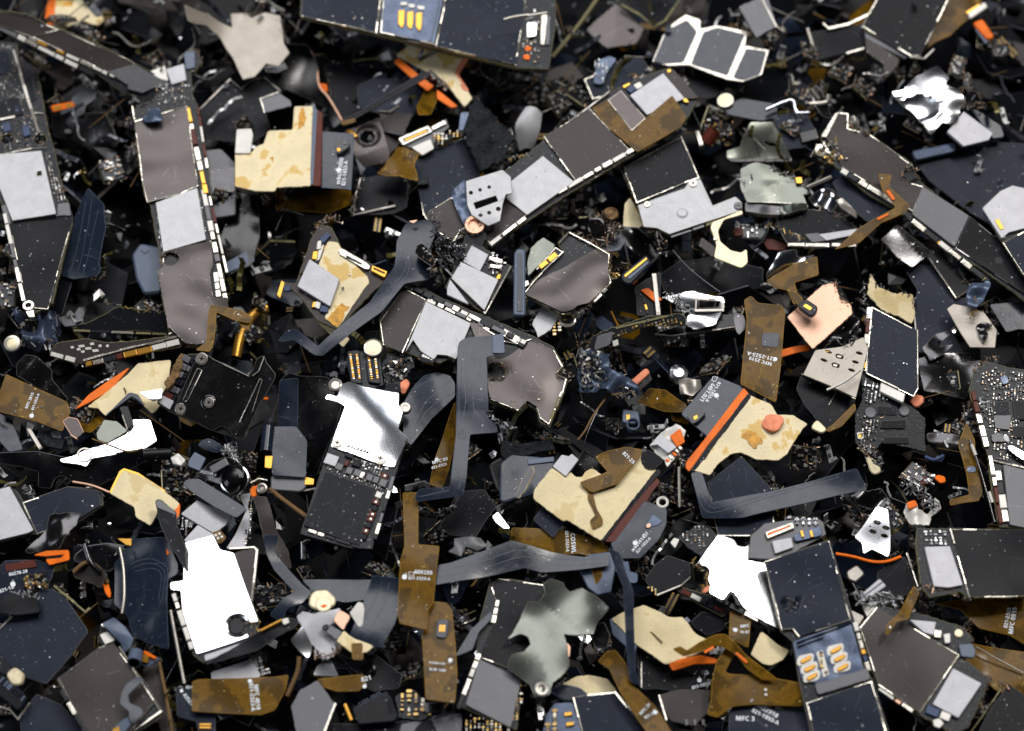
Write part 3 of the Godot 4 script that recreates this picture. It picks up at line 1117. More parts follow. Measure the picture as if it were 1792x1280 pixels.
# small wrecked pieces that fill the gaps: board crumbs with parts on them, connectors, twisted strips, brackets
func broken_bits() -> void:
	var sorts := [
		["board_crumbs", "small broken board corners with tiny parts wedged in the gaps", 330, 13.0, 20.5],
		["connector_crumbs", "tiny black connectors with gold pins wedged in the gaps", 140, 12.0, 20.0],
		["strip_crumbs", "twisted thin metal strips wedged in the gaps of the heap", 380, 12.0, 21.5],
		["bracket_crumbs", "small bent steel brackets wedged in the gaps of the heap", 190, 12.0, 20.5],
	]
	for s in sorts.size():
		var d: Array = sorts[s]
		var top := Node3D.new()
		top.name = d[0]
		top.set_meta("kind", "stuff")
		top.set_meta("label", d[1])
		top.set_meta("category", "debris")
		add_child(top)
		for variant in 4:
			rng.seed = 700 + s * 10 + variant
			var V := PackedVector3Array()
			var N := PackedVector3Array()
			var C := PackedColorArray()
			var flat := Basis.IDENTITY
			if s == 0:
				var w := rng.randf_range(3.0, 6.0)
				var h := rng.randf_range(2.0, 4.5)
				add_block(V, N, C, Transform3D(flat.scaled(Vector3(w, 0.7, h)), Vector3.ZERO), Color(0.012, 0.013, 0.016))
				add_block(V, N, C, Transform3D(flat.scaled(Vector3(w * 1.01, 0.16, h * 1.01)), Vector3(0, 0.25, 0)), Color(0.16, 0.14, 0.07))
				for i in 34:
					var p := Vector3(rng.randf_range(-0.45, 0.45) * w, 0.7, rng.randf_range(-0.45, 0.45) * h)
					add_block(V, N, C, Transform3D(flat.scaled(Vector3(rng.randf_range(0.2, 0.9), rng.randf_range(0.15, 0.5), rng.randf_range(0.2, 0.6))), p), PCB[rng.randi() % PCB.size()])
				for i in 22:
					var p := Vector3(rng.randf_range(-0.5, 0.5) * w, rng.randf_range(0.1, 0.6), (0.5 if rng.randf() < 0.5 else -0.5) * h)
					add_block(V, N, C, Transform3D(Basis.from_euler(Vector3(rng.randf() - 0.5, rng.randf() * TAU, rng.randf() - 0.5)).scaled_local(Vector3(rng.randf_range(0.3, 1.3), 0.1, 0.2)), p), RUST[rng.randi() % RUST.size()])
			elif s == 1:
				var w := rng.randf_range(2.0, 4.5)
				add_block(V, N, C, Transform3D(flat.scaled(Vector3(w, 1.0, 1.5)), Vector3.ZERO), Color(0.01, 0.011, 0.014))
				for i in int(w / 0.28):
					for side in [-0.42, 0.42]:
						add_block(V, N, C, Transform3D(flat.scaled(Vector3(0.14, 0.12, 0.4)), Vector3((i + 0.5) * 0.28 - w * 0.5, 1.0, side)), Color(0.5, 0.33, 0.1))
			elif s == 2:
				var at := Vector3.ZERO
				var yaw := 0.0
				var pitch := rng.randf_range(-0.5, 0.5)
				var tone: Color = [Color(0.5, 0.5, 0.5), Color(0.06, 0.065, 0.08), Color(0.35, 0.33, 0.3), Color(0.12, 0.1, 0.03)][variant]
				for i in 12:
					yaw += rng.randf_range(-0.35, 0.35)
					pitch += rng.randf_range(-0.4, 0.4)
					var b := Basis.from_euler(Vector3(rng.randf_range(-0.2, 0.2), yaw, pitch))
					add_block(V, N, C, Transform3D(b.scaled_local(Vector3(0.75, 0.12, 0.5 + 0.5 * (variant % 2))), at), tone)
					at += b * Vector3(0.66, 0, 0)
			else:
				var w := rng.randf_range(2.0, 4.0)
				add_block(V, N, C, Transform3D(flat.scaled(Vector3(w, 0.2, 1.2)), Vector3.ZERO), Color(0.55, 0.55, 0.54))
				add_block(V, N, C, Transform3D(Basis.from_euler(Vector3(0, 0, 1.2)).scaled_local(Vector3(1.8, 0.2, 1.2)), Vector3(w * 0.5, 0.7, 0)), Color(0.5, 0.5, 0.5))
				add_block(V, N, C, Transform3D(Basis.from_euler(Vector3(0.9, 0.4, 0)).scaled_local(Vector3(0.8, 0.2, 1.5)), Vector3(-w * 0.3, 0.4, 0.8)), Color(0.3, 0.3, 0.31))
				add_block(V, N, C, Transform3D(flat.scaled(Vector3(0.7, 0.5, 0.7)), Vector3(0, 0.2, 0)), Color(0.1, 0.1, 0.1))
			var a := []
			a.resize(Mesh.ARRAY_MAX)
			a[Mesh.ARRAY_VERTEX] = V
			a[Mesh.ARRAY_NORMAL] = N
			a[Mesh.ARRAY_COLOR] = C
			var am := ArrayMesh.new()
			am.add_surface_from_arrays(Mesh.PRIMITIVE_TRIANGLES, a)
			var mm := MultiMesh.new()
			mm.transform_format = MultiMesh.TRANSFORM_3D
			mm.mesh = am
			mm.instance_count = int(d[2]) / 4
			for i in mm.instance_count:
				var e := Vector3(rng.randfn(0, 0.5), rng.randf() * TAU, rng.randfn(0, 0.5))
				mm.set_instance_transform(i, Transform3D(Basis.from_euler(e).scaled(Vector3.ONE * rng.randf_range(0.6, 1.25)), Vector3(rng.randf_range(-115, 115), rng.randf_range(d[3], d[4]), rng.randf_range(-92, 86)) * MM))
			var o := MultiMeshInstance3D.new()
			o.name = "bits"
			o.multimesh = mm
			o.material_override = M["parts"]
			o.set_meta("kind", "stuff")
			top.add_child(o, true)

# ---------------------------------------------------------------- the heap, piece by piece
func pile() -> void:
	pile_aa()
	pile_ab()
	pile_ac()
	pile_ad()
	pile_ae()
	pile_af()
	pile_ag()
	pile_ah()
	pile_ai()
	pile_aj()
	pile_ak()
	pile_al()
	pile_am()
	pile_an()
	pile_ao()
	pile_ap()
	pile_aq()
	pile_ar()
	pile_as()
	pile_at()

func pile_aa() -> void:
	var o: Node3D
	o = thing("battery_foil", "cream foil fragment with orange side stripe at the top left corner", "foil", [-91.9, 16.8, -83.5, 0.085, -0.096])
	slab(o,"foil","cream_stained",[-4.3,-3.5,1.9,-3.2,3.2,-1.6,6.2,0.7,6.8,1.6,5.5,2.8,4.1,2.4,1.5,1.4,0.3,3.1,0,5,-4.1,2.5],0,0.3,{jag=0.08})
	slab(o,"stain","stain",[-2.61,-3.1,-0.01,-3.32,-0.28,-1.91,-1.91,-1.99],0.3,0.02,{jag=0.3})
	slab(o,"orange_stripe","orange",[-5.4,-4.3,-3.9,-4.2,-4.1,2.5,-4.9,2.7,-5.9,0.4],0.05,0.3)
	slab(o,"black_strip","slate",[1.9,-3.1,4,-2.9,6.3,0.6,5,0.8],0.5,0.16)
	o = thing("circuit_board", "long dark board sloping down from top left, bright contacts along its edge", "circuit board", [-86.2, 25.2, -68.2, -0.100, -0.380])
	slab(o,"board","pcb",[-19.6,-8.6,-12.7,-7.9,-8.9,-6,-6.6,-5.3,1.4,-2.6,9.1,1.1,17,5,18.2,5.9,14.3,7.9,11,9.4,9.3,7.6,6.8,7.1,1.7,3.6,-12.5,-3.4,-19.4,-5.8],0,1,{edge="pcb_edge",jag=0.09})
	slab(o,"shield_film","film",[-19.5,-8.2,-12.7,-7.5,-9.1,-5.8,-7,-5.1,-12,-3.3,-18.8,-5.4],1.1,0.12,{jag=0.08,wr=0.35,wf=0.06,cell=1.1})
	rim(o,"shield_frame","rim_metal",[-19.5,-8.2,-12.7,-7.5,-9.1,-5.8,-7,-5.1,-12,-3.3,-18.8,-5.4],0.8,0.54,0.17,true)
	slab(o,"shield_film","film",[-11.8,-3.3,-6.5,-5.1,8.4,0.6,9,1.3,3.6,3.2],1.1,0.12,{wr=0.12,jag=0.08})
	rim(o,"shield_frame","rim_metal",[-11.8,-3.3,-6.5,-5.1,8.4,0.7,9,1.3,3.6,3.2],0.8,0.54,0.17,true)
	slab(o,"chip","chip_grey",[3.7,3.2,9.1,1.5,16.5,5.2,12.6,6.2,10.9,7,8.2,5.8],1,0.6)
	slab(o,"chip","chip_grey",[8.3,4.6,10.8,5.7,12.6,6.3,10.9,7.2,7.9,6.5],1,0.9)
	row(o,"edge_contact",["solder","chip_white","solder","pcb","chip_white","chip_grey"],-18.44,-4.9,1.13,3.98,0.2,1,1,1.33,3.78,0.25)
	row(o,"edge_contact",["solder","chip_white","chip_white","pcb","brown_stripe","solder","gold"],-12.47,-3.05,3.6,3.52,1,0.67,0.5,0.89,2.89,0.25)
	row(o,"edge_contact",["solder","gold","chip_white","pcb"],4.22,3.49,7.71,5.21,1,1,0.5,0.67,1.56,0.25)
	fringe(o,[6.5,7.3,9.3,7.8,11,9.2,13.1,7.9,18,5.9],0.6,40,0.45,WHITE,0.5)
	o = thing("circuit_board", "upright dark board at left border with pale square shield and two holes", "circuit board", [-97.7, 21.5, -42.1, 0.002, 0.111])
	slab(o,"board","pcb",[-10.1,-34,-5.3,-33.4,-4.5,-29.8,-0.7,-27.1,1.1,-20.2,3.4,-10.6,5.1,-5.4,7.6,4.7,8.6,6.1,10,11.6,9,18.5,7.7,30.5,4.4,32.9,2.2,31.3,-4.2,7.7,-6.7,1.9],0,0.9,{edge="pcb_edge",jag=0.09,hole_jag=0.06,rounds=[[-4.92,-9,1.45],[1.82,-8.99,1.39]]})
	slab(o,"shield","shield",[-7.1,-4.1,2.5,-5.2,6.8,10.2,-1.7,11.8,-6.7,-0.1],0.9,1.1,{wr=0.04})
	slab(o,"shield_film","film_black",[-2.4,12,7.1,10,7.3,7.8,9,7.2,10.1,10.7,8.6,20.2,6.9,32.1,3,31.7],1,0.12,{jag=0.08,wr=0.35,wf=0.06,cell=1.1})
	rim(o,"shield_frame","rim_metal",[-2.4,12.1,7.1,10.1,7.3,7.8,9.1,7.3,10.1,10.8,8.6,20.3,6.9,32.2,3,31.8],0.7,0.54,0.2,true)
	slab(o,"lug","film_grey",[6.89,7.39,9.01,7.13,9.69,10.17,7.06,10.17],1.1,0.3,{jag=0.08})
	slab(o,"lug","film_grey",[-4.4,7.9,-3.5,7.6,-2.1,12,-3,12.4],1.1,0.3,{jag=0.08})
	row(o,"edge_contact",["solder","chip_white","solder","pcb","chip_white","chip_grey"],-3.58,9.86,2.32,31.23,0.9,0.78,0.6,1.33,4.89,0.25)
	rim(o,"shield_frame","steel",[-5.4,-30.9,-1.5,-18.7,1.5,-10.2],0.9,0.8,0.7,false)
	rim(o,"shield_frame","solder",[-7.6,-13.4,-0.3,-15.3,1.9,-15.1],0.9,0.4,0.3,false)
	rim(o,"shield_frame","solder",[-6.8,-4.6,0.2,-6.3,3.3,-6.5],0.9,0.4,0.3,false)
	slab(o,"chip","chip_black",[-7.8,-18.6,-3.4,-18.9,-2.1,-15.1,-7.3,-13.9],0.9,0.5)
	slab(o,"chip","chip_black",[-2.9,-23.7,-1.4,-24.5,0.2,-19,-1.2,-18.2],0.9,0.4)
	slab(o,"chip","film_blue",[-9,-31.2,-6.7,-30.8,-5.6,-25.6,-8.4,-25.2],0.9,0.5)
	slab(o,"coil","blue_part",[-6.1,-12.4,-4.7,-12.7,-4.2,-10.8,-5.6,-10.4],0.9,0.5)
	slab(o,"coil","blue_part",[-2,-11.8,-0.8,-12.2,-0.2,-9.7,-1.4,-9.3],0.9,0.5)
	slab(o,"coil","blue_part",[-4.1,-17,-3.1,-17,-2.8,-15.4,-3.7,-15.3],0.9,0.5)
	speckle(o,"small_components",[-9.2,-33.1,-6.7,-33.1,-4.6,-27.9,-1.6,-15.7,-7.4,-13.8],1,150,0.17,0.44,PCB,-12,0)
	speckle(o,"small_components",[-7.3,-13,0.6,-15,3.2,-6.9,-6.6,-5.4],1,110,0.17,0.44,PCB,-12,0)
	speckle(o,"small_components",[2.7,-6.1,3.6,-6.1,7.3,4.8,5.8,4.8],1,70,0.17,0.44,PCB,-14,0)
	speckle(o,"small_components",[4.8,0.6,6,0.6,8.7,6.6,6.7,6.7],1,50,0.22,0.56,PCB,-14,0)
	fringe(o,[-3.4,-9,-3.6,-7.9,-4.3,-7.2,-5.2,-7.2,-6,-7.9,-6.4,-9,-6.2,-10.1,-5.5,-10.8,-4.6,-10.8,-3.8,-10.1,-3.4,-9],0.9,40,0.35,RUST,0.2)
	fringe(o,[3.3,-9,3.1,-7.9,2.4,-7.2,1.5,-7.2,0.7,-7.9,0.3,-9,0.5,-10.1,1.2,-10.8,2.1,-10.8,3,-10.1,3.3,-9],0.9,40,0.35,RUST,0.2)
	fringe(o,[-5.1,-33.2,-4.5,-30,-0.8,-27.3,1,-20.4,3.4,-10.7,5.1,-5.6,7.6,4.6],0.7,46,0.5,RUST,0.5)
	turned(o,"ring_terminal","solder",3.17,31.66,1.2,[1.1,0.5,1.1,0,0.62,0,0.62,0.5,1.1,0.5])
	slab(o,"lug_tail","solder",[2.8,33,4.2,32.6,4.6,34.2,3.5,34.2],1.2,0.3)
	o = thing("steel_plate", "smoky grey bent plate behind the upright board, bright tab and orange chip on it", "metal plate", [-88.2, 15.8, -56.9, 0.120, -0.340])
	slab(o,"plate","dark_steel",[-7.1,-6,-3.2,-6,-2.6,-3.7,-1.3,-2.2,0.5,-2.8,2.6,-2.9,4.8,-2.7,7.6,3.6,6.9,4.5,3,5.8,-2,2.2,-6.2,1.5],0,0.25,{wr=0.9,wf=0.06,jag=0.08,fold=[[36,0.09,-1],[232,-0.13,1]]})
	slab(o,"tab","mirror",[-1.9,-6.1,1,-8.2,3.3,-7.4,3,-5.8,0.8,-4.3,0.5,-2.7,-1,-2.1,-2.5,-3.7],1,0.25,{wr=0.3})
	slab(o,"orange_chip","orange",[-6,-4.39,-1.55,-4.98,-1.32,-3.94,-5.61,-3.21],2.2,0.5)
	slab(o,"chip_pad","gold",[-5.57,-4.19,-3.96,-4.38,-3.81,-3.67,-5.43,-3.45],2.7,0.06)
	slab(o,"chip_pad","gold",[-2.99,-4.58,-1.7,-4.75,-1.55,-4.1,-2.84,-3.86],2.7,0.06)
	o = thing("circuit_board", "long upright board with dark foil, a pale square shield and a torn hole", "circuit board", [-66.1, 22.6, -34.4, -0.049, 0.025])
	slab(o,"board","pcb",[-10.6,-23.1,-7.7,-24.3,-1.1,-32.7,-0.4,-36.9,1.3,-37.2,2.3,-34.2,1.2,-32.2,0.1,-31.6,0.8,-25.9,2.1,-23.5,5.2,-6.6,7,7.5,10.1,20.5,9.8,23.8,8.5,24.9,7.4,31.4,3,31,-1.2,27.6,-3.9,15.2,-3,14.2,-5.1,5.2,-6.4,-1,-7.6,-2.6,-9.9,-14.5],0,0.9,{edge="pcb_edge",jag=0.1})
	slab(o,"shield_film","foil",[-11.1,-22.8,-10.3,-19.2,-0.2,-23.1,3,-4.5,1.5,-3.8,-0.2,-2.6,-6.8,-0.4,-8,-5.3],1.5,0.15,{wr=0.56,wf=0.07,jag=0.08,fold=[[80,0.02,2],[72,-0.02,4]]})
	rim(o,"shield_frame","rim_metal",[-11.1,-22.7,-10.3,-19.1,-0.2,-23,3,-4.4,1.5,-3.7,-0.2,-2.5,-6.8,-0.3,-8,-5.2],1.2,0.57,0.22,true)
	slab(o,"shield","shield",[-5.1,-0.2,2.9,-3.8,5.2,7.9,-3,10.9],0.9,0.9,{wr=0.04})
	slab(o,"shield_film","foil",[-3,10.9,6.1,8.1,6.9,13,6.3,15.7,7.1,20.9,7.9,21.3,9.9,20.8,10.5,25,8.2,25.9,7.5,31.7,2.4,31.6,-1.2,27.6,-3.8,15.4,-2.9,14.7],1.3,0.15,{hole_jag=0.1,wr=0.85,wf=0.07,rf=0.05,jag=0.08,fold=[[76,0.05,3],[203,-0.03,1]],rounds=[[-1.51,12.66,1.69]]})
	rim(o,"shield_frame","rim_metal",[-3,10.9,6.1,8.2,6.9,13.1,6.3,15.8,7.1,21,7.9,21.4,9.9,20.8,10.5,25,8.2,25.9,7.5,31.7,2.4,31.6,-1.1,27.7,-3.8,15.4,-2.9,14.7],1,0.57,0.22,true)
	turned(o,"hole_dark","black_plastic",-1.55,12.39,0.95,[1.9,0.5,1.5,0,0,0])  # black dish paints the dark depth of the hole, board is uncut
	fringe(o,[0.4,12.7,0.2,13.7,-0.4,14.5,-1.2,14.9,-2.2,14.7,-3,14.1,-3.4,13.1,-3.3,12,-2.8,11.1,-2,10.6,-1.1,10.6,-0.2,11.2,0.3,12.1,0.4,13.2],1.6,110,0.42,RUST,0.35)
	slab(o,"chip","chip_white",[-8.2,-31.1,-5.1,-32.6,-4.3,-29.1,-6.6,-29.8],0.9,0.6)
	slab(o,"chip","chip_label",[-4.7,-31.8,-1.3,-33.2,-0.6,-29.4,-3.4,-28.3],0.9,0.6)
	slab(o,"chip","slate_plastic",[-1.3,-35.9,0.7,-36.5,1,-32.5,-0.7,-32.1],0.9,0.5)
	row(o,"edge_contact",["solder","chip_white","chip_white","pcb","brown_stripe","solder","gold"],0.03,-22.79,4.8,-2.53,0.9,1,0.7,1.11,4,0.25)
	row(o,"edge_contact",["solder","chip_white","solder","pcb","chip_white","chip_grey"],4.13,-3.63,9.64,20.84,0.9,1,0.7,1.11,4,0.25)
	row(o,"edge_contact",["brown_stripe","chip_white","pcb","solder"],2.1,-23.09,4.7,-8.75,0.5,0.56,0.7,1.78,4.44,0.25)
	row(o,"edge_contact",["brown_stripe","chip_white","pcb","solder"],4.44,-6.35,9.66,14.81,0.5,0.56,0.7,1.78,4.44,0.25)
	row(o,"spring",["solder","chip_white","solder"],7.44,15.19,8.29,20.64,1.3,1,0.5,1.11,2.44,0.25)
	speckle(o,"small_components",[-5,2.3,-4.3,2.6,-2.8,9.9,-3.6,9.9],1,40,0.17,0.44,PCB,0,0)
	speckle(o,"small_components",[2.9,-2.5,3.5,-2.5,5.4,7.2,4.9,7.2],1,50,0.17,0.39,PCB,0,0)
	speckle(o,"small_components",[-7.2,-28.1,-0.1,-29,0.8,-24.3,-5.7,-23.4],1,60,0.17,0.56,PCB,0,0)
	fringe(o,[-0.4,-36.9,1.3,-37.2,2.3,-34.2,1.2,-32.2,0.1,-31.6],0.9,40,0.5,RUST,0.5)
	fringe(o,[-10.6,-23.1,-7.7,-24.3,-4.6,-28.2],0.9,30,0.6,DARK,0.5)
	slab(o,"torn_flap","blue_steel",[-7.2,-22.2,-5.5,-21.9,-4.7,-18.3,-6.5,-17.9,-7.7,-18,-9.1,-19.6,-7.9,-20.5],2.6,0.2,{wr=1.2,wf=0.2})
	o = thing("folded_shield", "pale champagne folded metal shield at the top, in front of black films", "metal shield", [-54.2, 21, -74.5, -0.002, 0.082])
	slab(o,"sheet","steel_warm",[-12.7,-2.1,-8.5,-3.9,-3.7,-3,-4.1,-6.1,-1.3,-6.8,0.1,-5.4,3,-6.8,6,-5.9,7.1,1.1,8.2,3.1,6.2,6,3.5,5.4,1.3,8.6,-1,9.4,-3.3,4.3,-6.2,-0.4,-8.6,-1.5,-12.1,0.2],0,0.3,{jag=0.05,bend=[200,0.1,3],wr=0.2,fold=[[329,0.08,1],[62,-0.13,3]]})
	fringe(o,[-1.3,-6.6,0.1,-5.1,3,-6.6,6,-5.7,7.1,1.3],0.6,26,0.5,PCB,0.5)
	slab(o,"folded_tab","mirror",[2.88,4.29,5.13,3.7,7,4.67,8.01,6.21,5.87,7.76,3.65,7.38],-0.8,0.25,{wr=0.5,wf=0.15})
	o = thing("shield_cover", "black shield cover with bent silver lip below the champagne shield", "shield cover", [-56.3, 16.8, -60.1, -0.050, -0.120])
	slab(o,"cover","film_black",[-7.9,-0.4,-2.1,-7.1,0.4,-4.9,2.4,-7.1,5,-7.8,8.4,-4.9,8.2,-3.1,4.7,-3,5.6,0.5,6.5,3.8,2.9,7.2,-6.3,6.2],0,0.3,{wr=0.3,jag=0.08})
	rim(o,"lip","steel",[-7.9,-0.2,-2.1,-6.9,0.4,-4.8,2.4,-6.9,5,-7.6,8.4,-4.7],0.2,0.5,0.35,false)
	o = thing("small_shield", "small grey film shield with pale lip beside the cream label plate", "metal shield", [-48.4, 22, -59.3, -0.072, 0.001])
	slab(o,"cover","film_grey",[-3,-0.5,0.5,-2.2,3.1,-0.3,3.4,0.9,-2.1,2.7,-2.4,1.2],0,0.4,{wr=0.15,jag=0.08})
	rim(o,"lip","solder",[0.5,-2.1,-3,-0.4,-2.4,1.3,-2.1,2.8],0.2,0.4,0.35,false)
	o = thing("battery_foil", "cream stained foil with brown stripe and black printed label, upper left", "foil", [-46.8, 24.1, -45.3, 0.099, 0.092])
	slab(o,"foil","cream_stained",[-9.1,-1.3,-5.8,-1.1,-4.9,-2.5,-3.3,-3.2,-2.6,-6.3,2.4,-6.3,2.5,-12.2,6.2,-12,6.6,-6.3,6.6,7.5,-0.3,7.3,-0.6,8.3,-4.3,8.1,-8.6,6.7],0,0.35,{jag=0.05,wr=0.15,wf=0.1})
	slab(o,"stain","stain",[-2.12,-2.8,-1.2,-3.12,-1.28,1.35,-2.3,-0.2],0.36,0.02,{jag=0.25})
	slab(o,"stain","stain",[3.7,-11.5,4.6,-11.8,4.7,-8,3.4,-5.9],0.36,0.02,{jag=0.25})
	slab(o,"gloss_strip","slate_plastic",[6.3,-12.1,7.3,-10.8,7.2,7.2,6.6,7.2],0.05,0.35)
	slab(o,"brown_stripe","brown_stripe",[7.3,-10.9,8.3,-10.2,8.7,7.6,7.2,7.5],0.1,0.35)
	slab(o,"label","slate",[8.4,-5.8,14.9,-4.9,14.9,3.3,14.8,8.8,14.2,8.4,8.5,7.5],0,0.16,{wr=0.55,wf=0.04,fold=[[264,0.03,-1],[253,-0.04,2]]})
	words(o,"mks301050",12.88,7.33,13.38,1.08,0.36,"white_ink")
	words(o,"821-1853-A",13.95,7.76,14.28,1.87,0.36,"white_ink")
	emblem(o,12.03,3.78,0.36,1.33,-80,"white_ink")
	slab(o,"component","gloss_black",[11.6,-3,12.9,-3.3,14.1,-2.3,14,-1,12.2,0.4,11.6,0],0.3,0.8)
	slab(o,"component_pad","gold",[11.8,-0.7,12.4,-0.8,12.6,-0.1,12,0.1],1.1,0.1)
	slab(o,"component_pad","chip_grey",[13.1,-2.4,13.8,-2.2,13.7,-1.5,13,-1.6],1.1,0.15)
	slab(o,"white_tab","chip_white",[-9,-6.8,-6.1,-6.8,-5.7,-5.4,-6,-0.9,-9,-1.1],0.4,0.4)
	o = thing("curved_flex", "glossy blue-black curved flex with pink edge behind the cream label plate", "flex cable", [-43.4, 14.8, -68.9, 0.183, -0.212])
	slab(o,"sheet","gloss_black",[-2.8,-6.7,1.5,-6.9,3.1,-3.1,3.5,1.7,5.2,4.5,8,9.8,6.3,11.1,4.5,6.4,0.9,4.4,-4.6,2.2,-6.8,-2],0,0.2,{bend=[200,0.03,-8],wr=0.9,wf=0.05})
	wire(o,"pink_edge","copper",[1.6,-6.3,0,3,-2.6,0.5,3.7,2.1,1.4,5.7,5,1.6,8.5,10.3,2.2],0.22,0)
	slab(o,"orange_tab","orange",[3.49,1.43,5.12,1.76,5.34,3.45,4.27,3.01],0.8,0.2)
	o = thing("shield_cover", "black square cover with dull rim under the wide top board", "shield cover", [-31.7, 13.7, -67.9, 0.036, -0.155])
	slab(o,"shield_film","film_black",[-7.3,-4.7,1.6,-6.2,4.3,-6.1,6.3,-3.7,6.5,4.8,-3.4,7.4,-5.6,2.9],0,0.3,{jag=0.08,wr=0.35,wf=0.06,cell=1.1})
	rim(o,"shield_frame","pcb_edge",[-7.3,-4.6,1.6,-6.1,4.3,-6.1,6.3,-3.7,6.5,4.8,-3.3,7.4,-5.6,2.9],-0.3,0.72,0.27,true)
	o = thing("circuit_board", "wide board at the top border with two blue-black shields around gold contacts", "circuit board", [-13.1, 26.2, -76.6, -0.040, 0.021])
	slab(o,"board","pcb",[22,-7.4,22,1,20.5,12.1,14.1,12,-2.4,7.5,-14.5,4.7,-30.3,0.7,-30.2,-6],0,1,{edge="pcb_edge"})
	slab(o,"shield_film","film_blue",[-29.5,-5.8,-13.8,-6.2,-14.7,4.6,-29.9,0.8],1.2,0.2,{wr=0.35,wf=0.06,cell=1.1})
	rim(o,"shield_frame","rim_metal",[-29.5,-5.7,-13.8,-6.1,-14.7,4.6,-29.8,0.9],0.9,0.62,0.31,true)
	slab(o,"shield_film","film_blue",[-0.1,-6.5,16.1,-6.9,13.9,11.6,-2.5,7.4],1.2,0.2,{wr=0.35,wf=0.06,cell=1.1})
	rim(o,"shield_frame","rim_metal",[-0.1,-6.4,16.1,-6.9,13.8,11.6,-2.5,7.5],0.9,0.62,0.31,true)
	slab(o,"card_slot","blue_steel",[-13.3,-6.2,-0.8,-6.6,-2.8,6.6,-14,4.6],1,0.3,{wr=0.1})
	slab(o,"contact","gold",[-10.2,-0.7,-9,-0.9,-9.1,2.3,-9.4,3.4,-10.2,2.4],1.3,0.35)
	slab(o,"contact","gold",[-8.4,-0.4,-7.2,-0.6,-7.3,2.6,-7.6,3.7,-8.4,2.7],1.3,0.35)
	slab(o,"contact","gold",[-6.6,-0.2,-5.4,-0.4,-5.5,2.9,-5.8,4,-6.6,3],1.3,0.35)
	slab(o,"contact_bar","chip_white",[-9.8,-2.8,-8.6,-2.9,-8.6,-2.2,-9.8,-2.1],1.3,0.3)
	slab(o,"contact_bar","chip_white",[-8.2,-2.4,-7,-2.4,-7,-1.6,-8.1,-1.7],1.3,0.3)
	slab(o,"contact_bar","chip_white",[-6.35,-2.12,-4.94,-1.96,-4.99,-1.14,-6.25,-1.26],1.3,0.3)
	rim(o,"slot_rail","solder",[-13.3,-3.9,-13.7,4.6,-2.8,7.1],1.3,0.4,0.25,false)
	rim(o,"slot_rail","slate_plastic",[-1.7,-4.2,-2.7,1.8,-3.6,6.3],1.3,0.5,0.3,false)
	slab(o,"can","mirror",[16.2,1.7,18.1,1.7,17.9,4.8,16.2,5.1],1,0.8,{wr=0.1})
	slab(o,"pad","orange",[15.9,7,17,7.2,16.8,8.1,15.7,8],1,0.4)
	slab(o,"pad","orange",[15.5,9.1,16.7,9.2,16.5,10.3,15.4,10],1,0.4)
	slab(o,"rail","solder",[19.2,-0.8,20.3,-1,19.6,6.6,18.9,6.5],1,0.5)
	slab(o,"rail","film_grey",[20.3,-0.1,20.9,-0.3,20.6,6.6,19.9,6.6],1,0.5,{jag=0.08})
	speckle(o,"small_components",[16.1,-1.6,20.6,-1.7,19.3,11,14.7,11.1],1,60,0.22,0.67,PCB,0,0)
	wire(o,"pin","solder",[11.2,4.2,6.6,13.1,3.6,6.7,15.9,3.1,6.8,16.3,3.2,6.8,20,2.6,7],0.33,0)
	o = thing("battery_foil", "cream foil triangle edged in orange below the wide top board", "foil", [-15.1, 21, -68.2, 0.055, -0.006])
	slab(o,"foil","cream_stained",[-8.7,-3.2,-6.1,-5.5,5.6,-1.8,3.5,2.1,6.9,7.6,5.4,9.4,1.3,3.5,-2.9,0.6],0,0.3,{jag=0.06,wr=0.3})
	slab(o,"orange_stripe","orange",[-9.1,-1.4,-8.3,-2.3,-4.2,1.9,-1,4.6,-2.2,5.7,-5.7,2.3],0.1,0.35)
	slab(o,"orange_stripe","red_plastic",[4.9,-1.8,6.3,-1.8,4.1,2.2,6.3,6,5.3,5.9,3,2.4],0.1,0.35)
	slab(o,"orange_stripe","orange",[-0.3,5.4,0.6,6.1,3.9,9.3,2.8,9.6,-0.2,7.3],-0.3,0.35)

